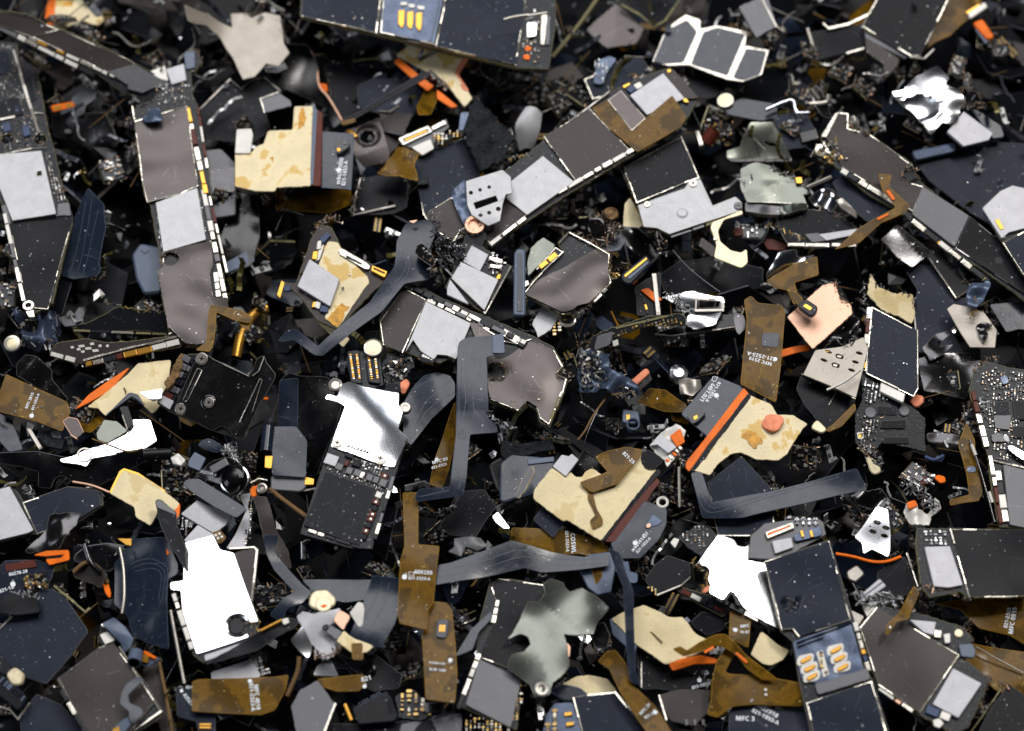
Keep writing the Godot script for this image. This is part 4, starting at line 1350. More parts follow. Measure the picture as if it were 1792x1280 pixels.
func pile_ab() -> void:
	var o: Node3D
	o = thing("flex_label", "black flex label with pale print below the orange-edged cream foil", "flex cable", [-25.3, 16.8, -64.1, 0.004, -0.117])
	slab(o,"sheet","film_blue",[-6.7,-2,0.8,-5.8,6.9,-0.6,5,4.9,-2.2,4.2,-6.3,2.8],0,0.2,{wr=0.35,wf=0.06,cell=1.1})
	words(o,"821-1853",-1.08,-0.58,-0.08,-1.96,0.28,"white_ink")
	words(o,"449T",1.4,2.51,2.65,1.31,0.28,"white_ink")
	o = thing("black_strap", "thin black strap with tan tip running up to the cream foil triangle", "flex cable", [-25.1, 24.1, -59.6, 0.027, -0.054])
	slab(o,"strap","film_black",[-9.7,5.9,-7.5,4.8,-1.7,0.7,6.4,-4.8,7.9,-5.4,8.3,-4.4,-6.6,5.2,-9,6.6],0,0.5,{wr=0.3,jag=0.08})
	slab(o,"tip","wood_pulp",[-9.7,6,-6.9,5.3,-6.5,6,-9.1,6.9],0.1,0.6)
	o = thing("amber_flex", "short amber flex strip hanging below the cream foil triangle", "flex cable", [-16.9, 20, -61.4, -0.054, 0.312])
	slab(o,"strip","kapton",[-2.6,2.4,-0.4,-3.7,3.1,-4.8,0.2,4.7,-2.2,4.8],0,0.2,{wr=0.3})
	o = thing("steel_plate", "grey metal plate with a round torn hole beside the black printed label", "metal plate", [-29, 20, -50.8, -0.067, -0.145])
	slab(o,"plate","foil",[-5.4,-2.3,1.8,-5.6,4.1,2.4,3.8,4.1,-0.9,5.2,-3.3,2.3,-3.8,-1.7],0,0.3,{hole_jag=0.12,wr=0.59,jag=0.08,fold=[[19,0.09,-1],[67,-0.14,2]],wf=0.07,rounds=[[-0.35,-1.56,1.63]],dents=[[-0.35,-1.56,0.11,2.44,0,-0.4]]})
	slab(o,"gold_clip","gold",[-4.72,-2.57,-3.85,-2.6,-2.58,-1.48,-2.73,-1.14,-4.13,-1.19],0.3,0.3)
	fringe(o,[1.39,-1.5,1.2,-0.6,0.63,0.09,-0.18,0.41,-1.03,0.28,-1.72,-0.28,-2.07,-1.12,-2,-2.04,-1.52,-2.81,-0.76,-3.25,0.1,-3.25,0.85,-2.8,1.31,-2.02,1.36,-1.1],0.6,40,0.4,DARK,0.5)
	o = thing("shield_cover", "dark brown foil trapezoid right of the plate with torn hole", "shield cover", [-24.1, 18.9, -55.2, 0.055, -0.166])
	slab(o,"cover","film",[-3.1,-3.7,3.8,-2.8,0.6,4.4,-0.9,6,-2.6,-1.4],0,0.3,{wr=0.3,jag=0.08})
	rim(o,"lip","steel",[-3.1,-3.47,-0.96,-3.2,0.93,-4.41],0.3,0.5,0.3,false)
	o = thing("board_connector", "slotted silver connector with amber lines lying above blue-black square", "connector", [-17.9, 22.6, -50.4, 0.030, -0.100])
	slab(o,"base","chip_grey",[-5.1,0.4,1.1,-2.5,2,-1.1,4.5,-4.1,5.1,-2.3,2.3,0,2,2.5,-0.1,3.7,-2.3,2.1,-4.2,1.5],0,0.5,{jag=0.05})
	slab(o,"shell","solder",[-5,0.3,0.9,-2.4,1.8,-1.2,-4.1,1.7],0.5,0.6)
	slab(o,"slot","gloss_black",[-4.3,0.43,0.79,-1.79,1.17,-1.17,-3.83,1.18],1.1,0.06)
	slab(o,"tongue","gold",[-3.83,0.61,0.65,-1.41,0.74,-1.13,-3.7,0.95],1.16,0.1)
	slab(o,"chip","chip_white",[-2.3,2.3,1.4,0.6,2.1,2.6,-0.2,4],0.5,0.6)
	slab(o,"chip","solder",[1.6,-2.1,4.2,-3.6,4.6,-2.9,2,-1.5],0.5,0.6)
	slab(o,"chip","chip_black",[2.2,0.2,5.4,-0.8,5.8,0.3,2.7,1.9],0.5,0.5)
	speckle(o,"small_components",[1.4,-0.5,8.2,-1.7,7.9,0.3,2.4,2.2],1,40,0.22,0.67,GOLD,0,0)
	o = thing("shield_cover", "blue-black square cover with silver rim left of the perforated steel bracket", "shield cover", [-13.4, 21, -43.2, 0.020, -0.060])
	slab(o,"shield_film","film_blue",[-6.4,-2.2,-4.9,-3.9,4,-7.9,6.9,-0.4,6.5,1.9,1.4,5.4,-4.3,9.3],0,0.35,{wr=0.35,wf=0.06,cell=1.1})
	rim(o,"shield_frame","rim_metal",[-6.3,-2.1,-4.9,-3.9,4,-7.9,6.9,-0.3,6.5,2,1.4,5.5,-4.3,9.3],-0.3,0.77,0.27,true)
	block(o,"capacitor","chip_black",-4.58,2.43,0.4,2.33,1.56,1.4,-7.78)
	o = thing("rubber_pad", "crumbly black rubber pad with shredded edges near top centre", "pad", [-5.2, 23.6, -50.5, -0.141, -0.019])
	slab(o,"pad","rubber",[-4.4,-2.9,-2.5,-8,0.6,-4.7,5.6,0.2,3.1,5.7,-1.2,8.5,-4.4,1.5],0,1.2,{jag=0.25,wr=0.8,wf=0.2,hole_jag=0})
	fringe(o,[-2.4,-8.4,0.7,-5.1,5.7,-0.2,3.2,5.3,1.3,6.8],0.5,60,0.55,PCB,0.3)
	slab(o,"pin","blue_steel",[-5.4,-4.2,-3.7,-4.4,-4.4,-2,-4.9,-0.2,-5.8,-0.1],1.2,0.3)
	o = thing("amber_flex", "torn amber flex scrap between dark shields near top centre", "flex cable", [-22.2, 24.6, -43.5, 0.128, 0.136])
	slab(o,"strip","kapton",[-4.8,2.1,-0.7,-4,3.8,-2.1,2.6,0.8,3.4,4.7,0.2,3],0,0.25,{jag=0.2,wr=0.6})
	o = thing("shield_cover", "black foil cover with crumpled silver left edge left of the black cable head", "shield cover", [-26.4, 18.9, -39.5, 0.020, -0.050])
	slab(o,"cover","film_black",[-4.4,-3.7,4.1,-4.5,5.3,-2.5,5.1,2.8,2.7,4.1,-5.6,4.5],0,0.3,{wr=0.5,jag=0.08})
	rim(o,"lip","steel",[-4.3,-3.4,-5.2,0.2,-5.5,4.7,2.7,2.8],0.3,0.5,0.4,false)
	fringe(o,[-4.3,-3.5,-5.2,0.1,-5.9,5.2],0.6,40,0.8,RUST,0.5)
	o = thing("foil_roll", "pale gold curled foil roll near top centre beside black shreds", "foil", [3.2, 20, -54.1, -0.252, 0.128])
	ribbon(o,"roll","shield",[-0.8,-3.8,2.4,-2.6,-0.6,0.5,-1.9,1.2,-1.7,-0.8,2.8,-3.8],[2.5,-2.8,2.1,2.4,-0.1,0.6,2,1.6,-1.3,1.8,2.5,-3.6],0.2,{cup=1.1})
	o = thing("shield_cover", "dark grey square cover blurred at the top right of centre", "shield cover", [21.8, 17.4, -79.8, 0.038, -0.010])
	slab(o,"cover","foil",[-6.3,0.4,0,-5.8,5.8,0.1,4,3.9,-2,4.9],0,0.4,{jag=0.08,fold=[[30,0.12,1],[2,-0.15,0]]})
	o = thing("olive_strip", "thin olive metal strip crossing diagonally near the top centre", "metal strip", [13.2, 18.4, -79.2, -0.018, 0.004])
	wire(o,"strip","pcb_edge",[-4.9,7,-0.1,0.2,0.5,1,4.8,-6.3,2.2],0.44,0)
	o = thing("shield_cover", "black foil cover with olive lip cut by the top border", "shield cover", [29.8, 19.4, -83.6, 0.123, -0.169])
	slab(o,"cover","film_black",[-5.1,-2.6,5.4,-1.9,2.1,3,-0.2,4.2,-3.3,1.3],0,0.4,{wr=0.3,jag=0.08})
	rim(o,"lip","pcb_edge",[-6.7,-0.9,-3.3,1.4,-0.2,4.4,2.1,3.2,5.5,-1.7],0.2,0.5,0.45,false)

func pile_ac() -> void:
	var o: Node3D
	o = thing("shield_cover", "slate three-panel shield with pale bars and rim near the top", "shield cover", [41, 21.5, -72, 0.056, 0.035])
	slab(o,"base","solder",[-12,2.5,-9,-5.4,-4.9,-8.7,-2,-7.3,-2,-5.1,1.5,-5.7,7.7,-4.1,7,-0.6,11.9,0.7,11.1,3.2,10.2,6.5,6.3,8.1,2.8,7.3,-4.7,3.6,-8.8,3.7],0,0.4,{jag=0.05})
	slab(o,"panel","slate",[-8.9,-5,-4.7,-7.3,-2.7,-4.4,-5.7,3,-9.5,3.2,-11.8,2.6],0.4,0.16)
	slab(o,"panel","slate",[-1.4,-4.1,1.5,-5.2,7.1,-3.3,3.2,6.5,-4.1,3.5],0.4,0.16)
	slab(o,"panel","slate",[7.3,0.2,11.4,1,9.9,6.4,6.4,7.8,4.4,7.1],0.4,0.16)
	o = thing("chip_cover", "pale grey square cover hanging from the top border right of the slate panels", "shield cover", [51, 24.6, -78.4, -0.062, -0.052])
	slab(o,"cover","film_grey",[-4.2,-1.6,0.5,-4.2,1.8,-4.2,3.4,2.5,-0.8,5.4],0,0.5,{jag=0.08})
	rim(o,"lip","steel",[0.5,-4.1,3.4,2.6,4.7,3.6],0.2,0.4,0.4,false)
	o = thing("shield_cover", "slate cover with pale rim behind the main slanting board", "shield cover", [22.6, 20, -66, 0.042, -0.104])
	slab(o,"shield_film","film_blue",[-7.6,0.1,3.9,-4.8,6.5,-1,7,1.8,-6,4.3],0,0.35,{wr=0.35,wf=0.06,cell=1.1})
	rim(o,"shield_frame","rim_metal",[-7.6,0.1,3.9,-4.7,6.5,-0.9,7,1.8,-6,4.4],-0.3,0.77,0.27,true)
	slab(o,"connector","blue_steel",[-4.9,-3.5,-2.4,-4.5,-1,-3.8,-3,-1.1,-4,1.7,-5.8,1.3],0.4,1,{wr=0.3})
	speckle(o,"small_components",[-5.5,-3.6,-1.7,-4.5,-3.7,1.3,-5.6,1.3],1.4,40,0.22,0.67,WHITE,0,0)
	o = thing("circuit_board", "main slanting board above centre with amber cover, white label and brown foil", "circuit board", [13.4, 27.2, -44.4, 0.020, -0.030])
	slab(o,"board","pcb",[-24.2,17.1,-22.9,10.6,-20,8.7,-13.2,3,-7.2,-2.4,6.1,-13.3,14.8,-17.7,18.6,-19,24.1,-11.8,21.2,-6.3,11.3,0.5,-1.6,8.9,-13,17.2,-17.7,20.7],0,0.9,{edge="pcb_edge",jag=0.1})
	slab(o,"shield_film","film",[-6.9,-3.2,2.3,-9.3,10.2,0.1,-0.6,6.9],1.3,0.15,{wr=0.2,jag=0.08})
	rim(o,"shield_frame","rim_metal",[-6.9,-3.1,2.3,-9.3,10.2,0.2,-0.6,7],1,0.57,0.22,true)
	slab(o,"amber_cover","kapton",[2.8,-9.4,6,-11.2,10.6,-4,18.9,-12,21.6,-7.2,20.5,-5,11.7,0.7,6.3,-4.6],1.7,0.12,{wr=0.25})
	slab(o,"shield_film","foil",[6,-11.1,8.6,-13.2,13.3,-6.9,10.6,-4.2],1.85,0.12,{jag=0.08})
	rim(o,"shield_frame","steel",[6,-11,8.6,-13.1,13.3,-6.8,10.6,-4.1],1.55,0.54,0.16,true)
	slab(o,"label_chip","chip_label",[10.5,-12.2,17.2,-17.1,21.3,-11.4,13.8,-7.8],0.9,0.9)
	slab(o,"film","film",[17.6,-17.5,19.2,-18.2,24.2,-11.6,21.4,-11.5],0.9,0.6)
	slab(o,"coil","blue_part",[9.7,-13.8,10.8,-14.6,11.7,-13.8,10.6,-12.9],0.9,0.7)
	slab(o,"chip","chip_white",[11.2,-14.7,12.4,-15.4,13,-14.5,11.9,-13.8],0.9,0.6)
	slab(o,"pad","gold",[18,-18,18.7,-18.2,18.8,-17.6,18.2,-17.4],1.5,0.15)
	slab(o,"pad","gold",[21,-11.3,21.7,-11.5,22.2,-10.6,21.4,-10.6],1.5,0.15)
	slab(o,"pad","gold",[9,-14.6,10.3,-15.3,10.5,-14.9,9.3,-14.1],0.9,0.5)
	slab(o,"shield","shield",[-13.7,7.1,-7.2,1.4,-1.1,7.2,-10.4,14.4,-14.6,10.5],0.9,0.9,{wr=0.04})
	slab(o,"shield_film","film",[-20.2,13.6,-16.6,11.1,-14.3,10.4,-10.5,14.2,-17.7,20.2,-19.5,18.6],1.2,0.15,{wr=0.5,jag=0.08})
	rim(o,"shield_frame","rim_metal",[-20.2,13.7,-16.6,11.2,-14.3,10.4,-10.5,14.3,-17.7,20.2,-19.5,18.7],0.9,0.57,0.22,true)
	slab(o,"shield_film","film",[-30.8,13.7,-25.6,10,-22.7,16.6,-23.8,17.3,-25,19.6,-29.2,16.6],0.6,0.2,{wr=0.2,jag=0.08})
	rim(o,"shield_frame","rim_metal",[-30.8,13.7,-25.6,10.1,-22.7,16.7,-23.8,17.3,-25,19.7,-29.2,16.6],0.3,0.62,0.22,true)
	row(o,"edge_contact",["solder","chip_white","solder","pcb","chip_white","chip_grey"],-4.27,9.51,18.2,-4.74,0.9,0.89,0.8,1,3.78,0.25)
	row(o,"edge_contact",["solder","chip_white","solder","pcb","chip_white","chip_grey"],-17.68,20.8,-10.68,14.83,0.9,0.89,0.8,1.56,4.89,0.25)
	row(o,"edge_contact",["pcb","solder","gold"],-2.44,9.16,18.85,-4.75,0.1,0.78,0.6,1.56,4.44,0.25)
	rim(o,"shield_frame","steel",[-1.7,-6.5,6.1,-13],1.2,0.6,0.4,false)
	fringe(o,[-7.3,-2.7,-3.5,-6.8,-0.4,-8.8,6.1,-14],0.6,40,0.5,PCB,0.5)
	fringe(o,[10.2,-17.1,12.6,-17.5,14.5,-16.4],0.6,20,0.6,GOLD,0.5)
	fringe(o,[-14.3,1.4,-10.6,0.7,-7.3,0.4],0.6,40,0.6,GOLD,0.5)
	o = thing("steel_bracket", "perforated steel bracket with one slot and six holes on the slanting board", "metal bracket", [-4.7, 30.4, -32.9, -0.002, -0.076])
	slab(o,"plate","shield",[-4.4,-3.2,2.8,-5.7,4.4,-4.2,4.7,-0.7,3.4,-0.4,2.8,1.8,2.3,5.5,0,6.8,-3.2,4.1,-4.1,1.8],0,0.25,{bend=[100,0.06,2.5],wr=0.1,holes=[[-2.97,1.45,1.55,-0.2,2.04,1.05,-2.45,2.9]],rounds=[[-3.42,-0.71,0.45],[-1.61,-1.33,0.4],[0.19,-1.95,0.4],[-1.48,4.21,0.45],[0.21,3.6,0.45],[2.01,2.74,0.51]]})
	o = thing("blue_tape", "wrinkled blue-grey tape strip beside the perforated steel bracket", "tape", [-9.7, 28.5, -32.2, 0.037, 0.036])
	slab(o,"tape","blue_steel",[-2.4,-2.4,0.3,-5.9,1.1,0.1,2.4,4.1,0.6,5.5,-1,1.8],0,0.15,{wr=0.5,wf=0.25})
	o = thing("circuit_board", "board with speckled black square and smooth silver plate carrying two screws", "circuit board", [32.1, 24.6, -37.6, 0.060, -0.050])
	slab(o,"board","pcb",[-9.7,-5.7,1.9,-11.9,5.3,-2.2,7.8,4.2,12.4,2.4,13.8,3.8,13.6,5.7,-0.8,10.2,-3.2,8.8,-5.8,8.6,-7.1,3,-10.3,-4.7],0,0.9,{edge="pcb_edge",jag=0.09})
	slab(o,"shield_film","film_black",[-9.6,-4.6,2.1,-11.1,5.3,-1.8,2.6,-0.9,-7.1,3.2],1.2,0.2,{jag=0.08,wr=0.35,wf=0.06,cell=1.1})
	rim(o,"shield_frame","rim_metal",[-9.6,-4.6,2.1,-11,5.3,-1.8,2.6,-0.9,-7.1,3.3],0.9,0.62,0.27,true)
	slab(o,"plate","shield",[-6.9,3.8,2.5,0.4,3.3,-1,5.6,-1.5,7.9,4.4,12.5,2.6,13.7,4,13,5.7,-0.8,10.3,-3.2,8.9,-5.9,8.5],1,0.3,{wr=0.12,dents=[[1.88,5.97,0.11,1,0,0.25]]})
	screw(o,"solder",2.01,5.94,1.3,0.67,0.3)
	screw(o,"solder",-5.09,3.72,1.2,0.56,0.3)
	screw(o,"solder",4.16,-0.6,1.3,0.67,0.3)
	screw(o,"dark_steel",12.97,4.67,1.3,0.67,0.3)
	row(o,"edge_contact",["pcb","pcb_edge","dark_steel"],-0.54,10.6,8.33,7.7,0.1,0.67,0.8,1.78,4.44,0.25)
	fringe(o,[-5.7,8.2,-3.5,8.9,-2.1,12.2,-2.4,14.1],0.4,60,0.7,PCB,0.9)
	o = thing("cream_bracket", "cream metal bracket with a big round eye hooked under the silver plate", "metal bracket", [42.7, 25.9, -24.1, 0.000, -0.030])
	slab(o,"bracket","pearl",[-2.9,-5.2,-0.8,-6,2.9,-7.8,3.1,-7,-0.7,-5.8,-2,-3.3,-1.6,-0.9,0.5,1.1,2.6,1.6,3.6,0.7,3.7,3.7,2.5,4.8,-2.8,2.5,-2.2,-0.3,-3.3,-4],0,0.45,{bev=0.1})
	screw(o,"solder",-2.48,-1.46,0.4,0.33,0.3)
	slab(o,"side_block","film",[-5.1,-2.2,-2.5,0,-2.8,2.2,-5.6,-0.6],-1.2,0.9)
	o = thing("steel_plate", "grey-green metal plate with oval eye above the bent olive cover", "metal plate", [50.6, 20, -50.8, -0.110, -0.204])
	slab(o,"plate","steel_olive",[-6.9,1.9,-4.2,1,-3.5,-1.3,-2.2,-4.1,2.3,-4.5,3.7,-2,5.5,1.4,6.2,2.9,-6.9,3.5],0,0.35,{wr=0.68,jag=0.05,fold=[[27,0.09,1],[166,-0.07,3]],holes=[[0.61,-0.44,1.65,-0.79,3.72,0.09,3.54,0.53,1.99,0.62,0.78,0.08]]})
	slab(o,"dark_band","dark_steel",[-7.2,3.2,6.3,2.5,6.6,3.3,-5.8,4.1],-0.5,0.4,{jag=0.08})
	o = thing("bent_cover", "olive-grey bent metal cover with folded side wall right of centre", "metal cover", [51.7, 25.2, -38.2, 0.029, -0.011])
	slab(o,"top","steel_olive",[-6,0.1,-5.8,-3.8,-2.8,-5,-0.1,-4.5,1.8,-2.8,4.4,-2,5.4,-0.8,7.7,1.9,6.3,2.1,7,4.3,1.5,4,-4.8,3.6],0,0.3,{jag=0.07,wr=0.52,fold=[[279,0.15,1],[254,-0.09,0]]})
	slab(o,"side_wall","dark_steel",[-5.1,3.6,1.5,4,1.7,6.4,-2,6.3,-5.2,5.7],-1.6,1.5,{wr=0.3,wf=0.15})
	slab(o,"side_wall","steel_olive",[1.81,4.12,7.05,4.35,7.21,5.1,4.46,5.92,1.79,6.25],-1.3,1.2,{wr=0.84,wf=0.2,jag=0.12})
	rim(o,"lip","solder",[-4.8,3.7,1.5,4,7,4.4],0.1,0.25,0.2,false)
	fringe(o,[-6.9,-2.2,-5.3,-0.7,-4.3,0.1],0.2,50,0.5,WHITE,0.5)
	fringe(o,[-0.1,-4.3,1.8,-2.8,4.4,-2,5.7,-0.8],0.3,70,0.6,PCB,0.4)
	slab(o,"orange_bit","gold",[5,-1.3,6.2,-1.4,6.3,-0.1,5.2,-0.1],0.3,0.5)
	o = thing("microphone_disc", "pearly round disc with pale face above the silver plate, upper middle", "disc", [43.4, 24.6, -58.1, 0.200, 0.050])
	turned(o,"can","solder",0,0,0,[1.75,-0.8,1.75,0.25,1.6,0.35,1.5,0.35])
	turned(o,"face","pearl",0,0,0,[1.52,0.33,0.8,0.4,0,0.4])
	o = thing("black_disc", "large round glossy black film behind the pearly disc", "film disc", [40.2, 17.9, -67.2, 0.062, -0.047])
	turned(o,"film","film_black",0,0,0,[4.6,0,4.6,0.3,0,0.3])  # a single flat black disc
	o = thing("slate_flex", "short slate flex strip lying right of the pearly disc", "flex cable", [49.3, 18.9, -59.4, 0.023, 0.012])
	slab(o,"strip","slate",[-6,-0.9,-2.1,-2.7,5.1,-0.8,5,2.1,1.7,2.8,-4.8,0.9],0,0.16,{wr=0.75,wf=0.04})
	o = thing("motor_barrel", "small maroon barrel with bright rim and gold bits, right of amber cover", "motor", [40, 22.6, -51.4, 0.100, 0.100])
	wire(o,"barrel","brown_stripe",[-0.67,1.78,-0.11,1.14,-0.03,1.46],1.44,0.28)
	block(o,"clamp","solder",-2,1.41,-0.5,3.92,0.89,1.6,77.69)
	speckle(o,"small_components",[-2.7,-3.9,5,-3.1,4.8,3,-2,2.9],-0.5,40,0.33,0.89,GOLD,0,0.6)

func pile_ad() -> void:
	var o: Node3D
	o = thing("circuit_board", "black covered board with pale rim cut by the top border, upper right", "circuit board", [81.6, 21.5, -79.1, 0.059, -0.170])
	slab(o,"shield_film","film_black",[-5.4,-5.3,9.1,-4.8,2.5,8,0.6,7.9,-8.8,1.2,-7.5,-1.6],0,0.6)
	rim(o,"shield_frame","rim_metal",[-5.4,-5.2,9.1,-4.7,2.5,8,0.6,8,-8.8,1.2,-7.5,-1.5],-0.3,1.02,0.31,true)
	slab(o,"edge_block","film_grey",[-8.5,1.1,0.5,7.2,-0.3,8.3,-8.3,3.3],-1,0.7)
	row(o,"edge_contact",["film_grey","pcb_edge","dark_steel"],-8.09,1.82,0.32,7.35,-0.3,0.56,0.5,1.56,3.78,0.25)
	o = thing("shield_cover", "black cover with silver side wires left of the upper right board", "shield cover", [67.7, 17.9, -76.4, 0.050, -0.150])
	slab(o,"cover","film_black",[-5.2,-2,5.5,-3.5,5.3,1.7,-5.1,4.2],0,0.3,{jag=0.08,wr=0.35,wf=0.06,cell=1.1})
	rim(o,"lip","solder",[-2.8,-3.6,-1.7,-2.4,2.1,-3.2,6.7,-5.4],0.8,0.5,0.5,false)
	rim(o,"lip","solder",[1.92,2.98,5.28,2.04],0.3,0.5,0.45,false)
	rim(o,"lip","steel",[-6.1,-2.6,-5.2,1.1],0.3,0.5,0.5,false)
	o = thing("socket_box", "dark ribbed socket box hanging below the upper right board", "connector", [76.7, 19.4, -71.9, 0.100, -0.027])
	slab(o,"box","film",[-3.2,-4.2,3.2,1.4,2.7,3,0.3,5.4,0.2,2.1,-3.1,-0.9],0,0.9,{bev=0.2})
	rim(o,"lip","steel",[2.7,4.5,5.6,1.1,8.4,1.6,10.4,-0.4],0.5,0.5,0.3,false)
	o = thing("amber_flex", "amber flex with bright gold connector at the top right corner", "flex cable", [92.2, 20, -81.3, 0.000, -0.100])
	slab(o,"strip","kapton",[-1.3,-4.2,4.6,-4.2,6.6,-2.5,3.1,0.4,0.4,2.8,-1.3,4.6,-4.4,6,-6.2,7.4],0,0.2,{wr=0.3})
	slab(o,"connector","chip_white",[2.7,0.1,6.1,-2.4,6.6,-1.5,3,1.1],0.2,1,{bev=0.2})
	slab(o,"contacts","gold",[2.2,-0.4,5,-2.3,5.2,-1.8,2.6,0.2],0.3,0.6)
	o = thing("orange_clip", "bright orange clip with slate bar beside it at upper right", "clip", [97.9, 20.5, -77.7, 0.100, -0.200])
	slab(o,"clip","orange",[-1.99,-1.02,-0.32,-1.66,1.71,2.15,0.53,2.48],0,1,{bev=0.25})
	slab(o,"bar","slate_plastic",[-1.81,0.12,-1.01,-0.17,0.7,2.78,0.19,3.43],-0.2,0.8)
	o = thing("mirror_bracket", "white gleaming crumpled bracket with ring mark at upper right", "metal bracket", [85.4, 24.1, -58.7, 0.020, 0.020])
	slab(o,"plate","mirror",[-8,-1.7,-5.5,-2.1,-2.8,-5.7,-1.5,-6.1,1.7,-7.9,2.6,-6,3.7,-4.5,2.7,-2.7,5.7,-1.2,6.4,1.3,5.4,2.8,4.9,5.3,3.2,6.4,1.7,5.7,-0.8,8.5,-3.5,3.1,-4.3,2.3,-6,1.2,-7.2,0.1],0,0.3,{wr=1.1,wf=0.1,ruf=0.96,rf=0.06})
	turned(o,"ring_mark","steel",4.42,0.22,0.45,[1.25,0,1.25,0.12,1.05,0.12,1,0,0.5,0,0.45,0.12,0,0.12])
	o = thing("label_chip", "grey marked chip with clipped corner below the white crumpled bracket", "chip", [92.7, 23.1, -52, -0.120, -0.080])
	slab(o,"chip","chip_label",[-4.7,0.9,-1.1,-3.8,4.6,0.6,3.7,2.1,-1.5,3.8],0,0.8)
	slab(o,"backing","slate",[0.4,-5.7,6.6,-1.6,7.2,0.8,4.9,1.3],-0.4,0.4)
	o = thing("metal_rail", "slate metal rail lying under the grey marked chip", "metal strip", [85.7, 21, -48.4, -0.091, -0.289])
	slab(o,"rail","blue_steel",[-4.6,0.5,4,-1.6,4.2,-0.2,-3.9,2],0,0.8,{bev=0.3})
	o = thing("shield_cover", "wide blue-black cover at the right border below the white crumpled bracket", "shield cover", [96.2, 18.4, -43, -0.030, -0.100])
	slab(o,"cover","film_blue",[-14.6,-4.2,-5.9,-6.4,-1.7,-8.4,9.2,-8.2,8.1,10.6,1.6,10.4,-4.4,6.5,-11.5,0.2],0,0.4,{wr=0.2})
	o = thing("wire_bracket", "thin white bent wire bracket lying left of the white crumpled bracket", "metal bracket", [56.7, 21, -58.1, 0.000, 0.000])
	wire(o,"wire","mirror",[-4.8,0,0,0.4,-2,0.5,1.2,0.5,0.8,2.7,2.2,0],0.44,0)
	wire(o,"wire","mirror",[1.13,1.17,0.78,3.94,1.1,0.78],0.33,0)
	wire(o,"prong","solder",[4,-1.4,0,7.6,-1.8,0,8.2,-3.2,0.8],0.56,0)
	wire(o,"prong","steel",[4.5,-4.4,1,6.1,-2.5,0],0.44,0)
	o = thing("flex_label", "slate flex label with pale print right of the oval-eyed plate", "flex cable", [57.7, 19.4, -54.5, 0.103, -0.139])
	slab(o,"label","film_blue",[-4.3,-3,2.3,-4,4,0.2,1.9,4.1,-1.8,4.5],0,0.2,{wr=0.35,wf=0.06,cell=1.1})
	words(o,"821-25",-1.25,-1.08,1.56,-1.26,0.3,"white_ink")
	block(o,"component","gloss_black",2.81,1.98,0.2,3.54,2.44,0.9,-13.31)
	o = thing("circuit_board", "long board sloping down right with brown foil and a grey square cover", "circuit board", [81.1, 24.1, -35.3, 0.063, -0.165])
	slab(o,"board","pcb",[-18.6,-14.4,-14.8,-19.4,-13.2,-18.8,-13.3,-15.6,-10.9,-15.1,-9.1,-14.4,-4.7,-10.7,-0.8,-7.6,0.8,-3.4,2.5,-2,6,1,10.1,4,21.1,16.5,20.8,22.5,14.8,17.2,11.3,14.6,2.1,7.6,-4.3,2,-10.2,-1.8,-14.9,-6.5,-18.4,-10.2],0,0.9,{edge="pcb_edge",jag=0.1})
	slab(o,"shield_film","film",[-14.7,-18.7,-13.2,-18.5,-13.3,-15.3,-9.1,-13.9,-4.7,-10.4,-0.9,-7.2,-3.2,-5.6,-1.1,-3.3,1,-2.6,-1,2.5,-6,-1.2,-14.6,-7.3,-17.7,-13.9],1.2,0.15,{wr=0.2,hole_jag=0.15,jag=0.08,rounds=[[-1.32,-5.14,1.36]]})
	rim(o,"shield_frame","rim_metal",[-14.7,-18.7,-13.2,-18.5,-13.4,-15.3,-9.1,-13.9,-4.7,-10.3,-0.9,-7.1,-3.3,-5.6,-1.1,-3.2,1,-2.5,-1.1,2.6,-6,-1.1,-14.6,-7.2,-17.7,-13.8],0.9,0.57,0.22,true)
	turned(o,"hole_dark","black_plastic",-1.27,-5.3,0.9,[1.5,0.3,1.3,0,0,0])  # black dish colours the hole dark above the uncut board
	fringe(o,[0.1,-5,-0.1,-4.3,-0.6,-3.7,-1.3,-3.5,-2,-3.7,-2.6,-4.2,-2.8,-4.9,-2.7,-5.7,-2.2,-6.3,-1.6,-6.6,-0.8,-6.6,-0.2,-6.2,0.1,-5.5,0.1,-4.7],1.5,40,0.5,RUST,0.5)
	slab(o,"cover","film_grey",[1,-2.5,9.8,3.9,6.7,10.2,-1.3,3.2],0.9,0.6)
	slab(o,"shield_film","film_black",[10.1,4.1,21.8,15.2,21.4,21.5,7,10.5],1,0.2,{jag=0.08,wr=0.35,wf=0.06,cell=1.1})
	rim(o,"shield_frame","dark_steel",[10.1,4.1,21.8,15.3,21.4,21.6,7,10.5],0.7,0.62,0.2,true)
	row(o,"edge_contact",["solder","chip_white","solder","pcb","chip_white","chip_grey"],-14.95,-6.51,-4.33,0.94,0.9,1.11,0.8,1.33,4.44,0.25)
	row(o,"edge_contact",["solder","pcb","dark_steel","chip_white"],-2.91,3.12,12.91,17.62,0.9,1,0.7,1.33,4.44,0.25)
	row(o,"edge_contact",["pcb","pcb_edge","gold"],-1.41,4.5,11.28,16.06,0.1,0.78,0.7,1.78,4.44,0.25)
	slab(o,"shelf","solder",[-18.63,-13.8,-15.68,-18.61,-15,-18.75,-17.72,-13.6],1.2,0.5)
	rim(o,"lead","solder",[-20.9,-9.7,-19.6,-12,-17.2,-10.3,-13.9,-8.9,-14.8,-6.9],0.9,0.5,0.4,false)
	turned(o,"eyelet","solder",-18.71,-10.95,1,[1.3,0.4,1.3,0,0.6,0,0.6,0.5,1.3,0.4])
	speckle(o,"small_components",[-20.8,-11.8,-15.8,-13.6,-13.6,-9,-16.1,-7.1],1,40,0.33,0.89,GOLD,0,0.5)
	o = thing("shield_cover", "small blue-black cover wedged beside the contacts of the right sloping board", "shield cover", [70.2, 22.6, -36.7, 0.081, -0.024])
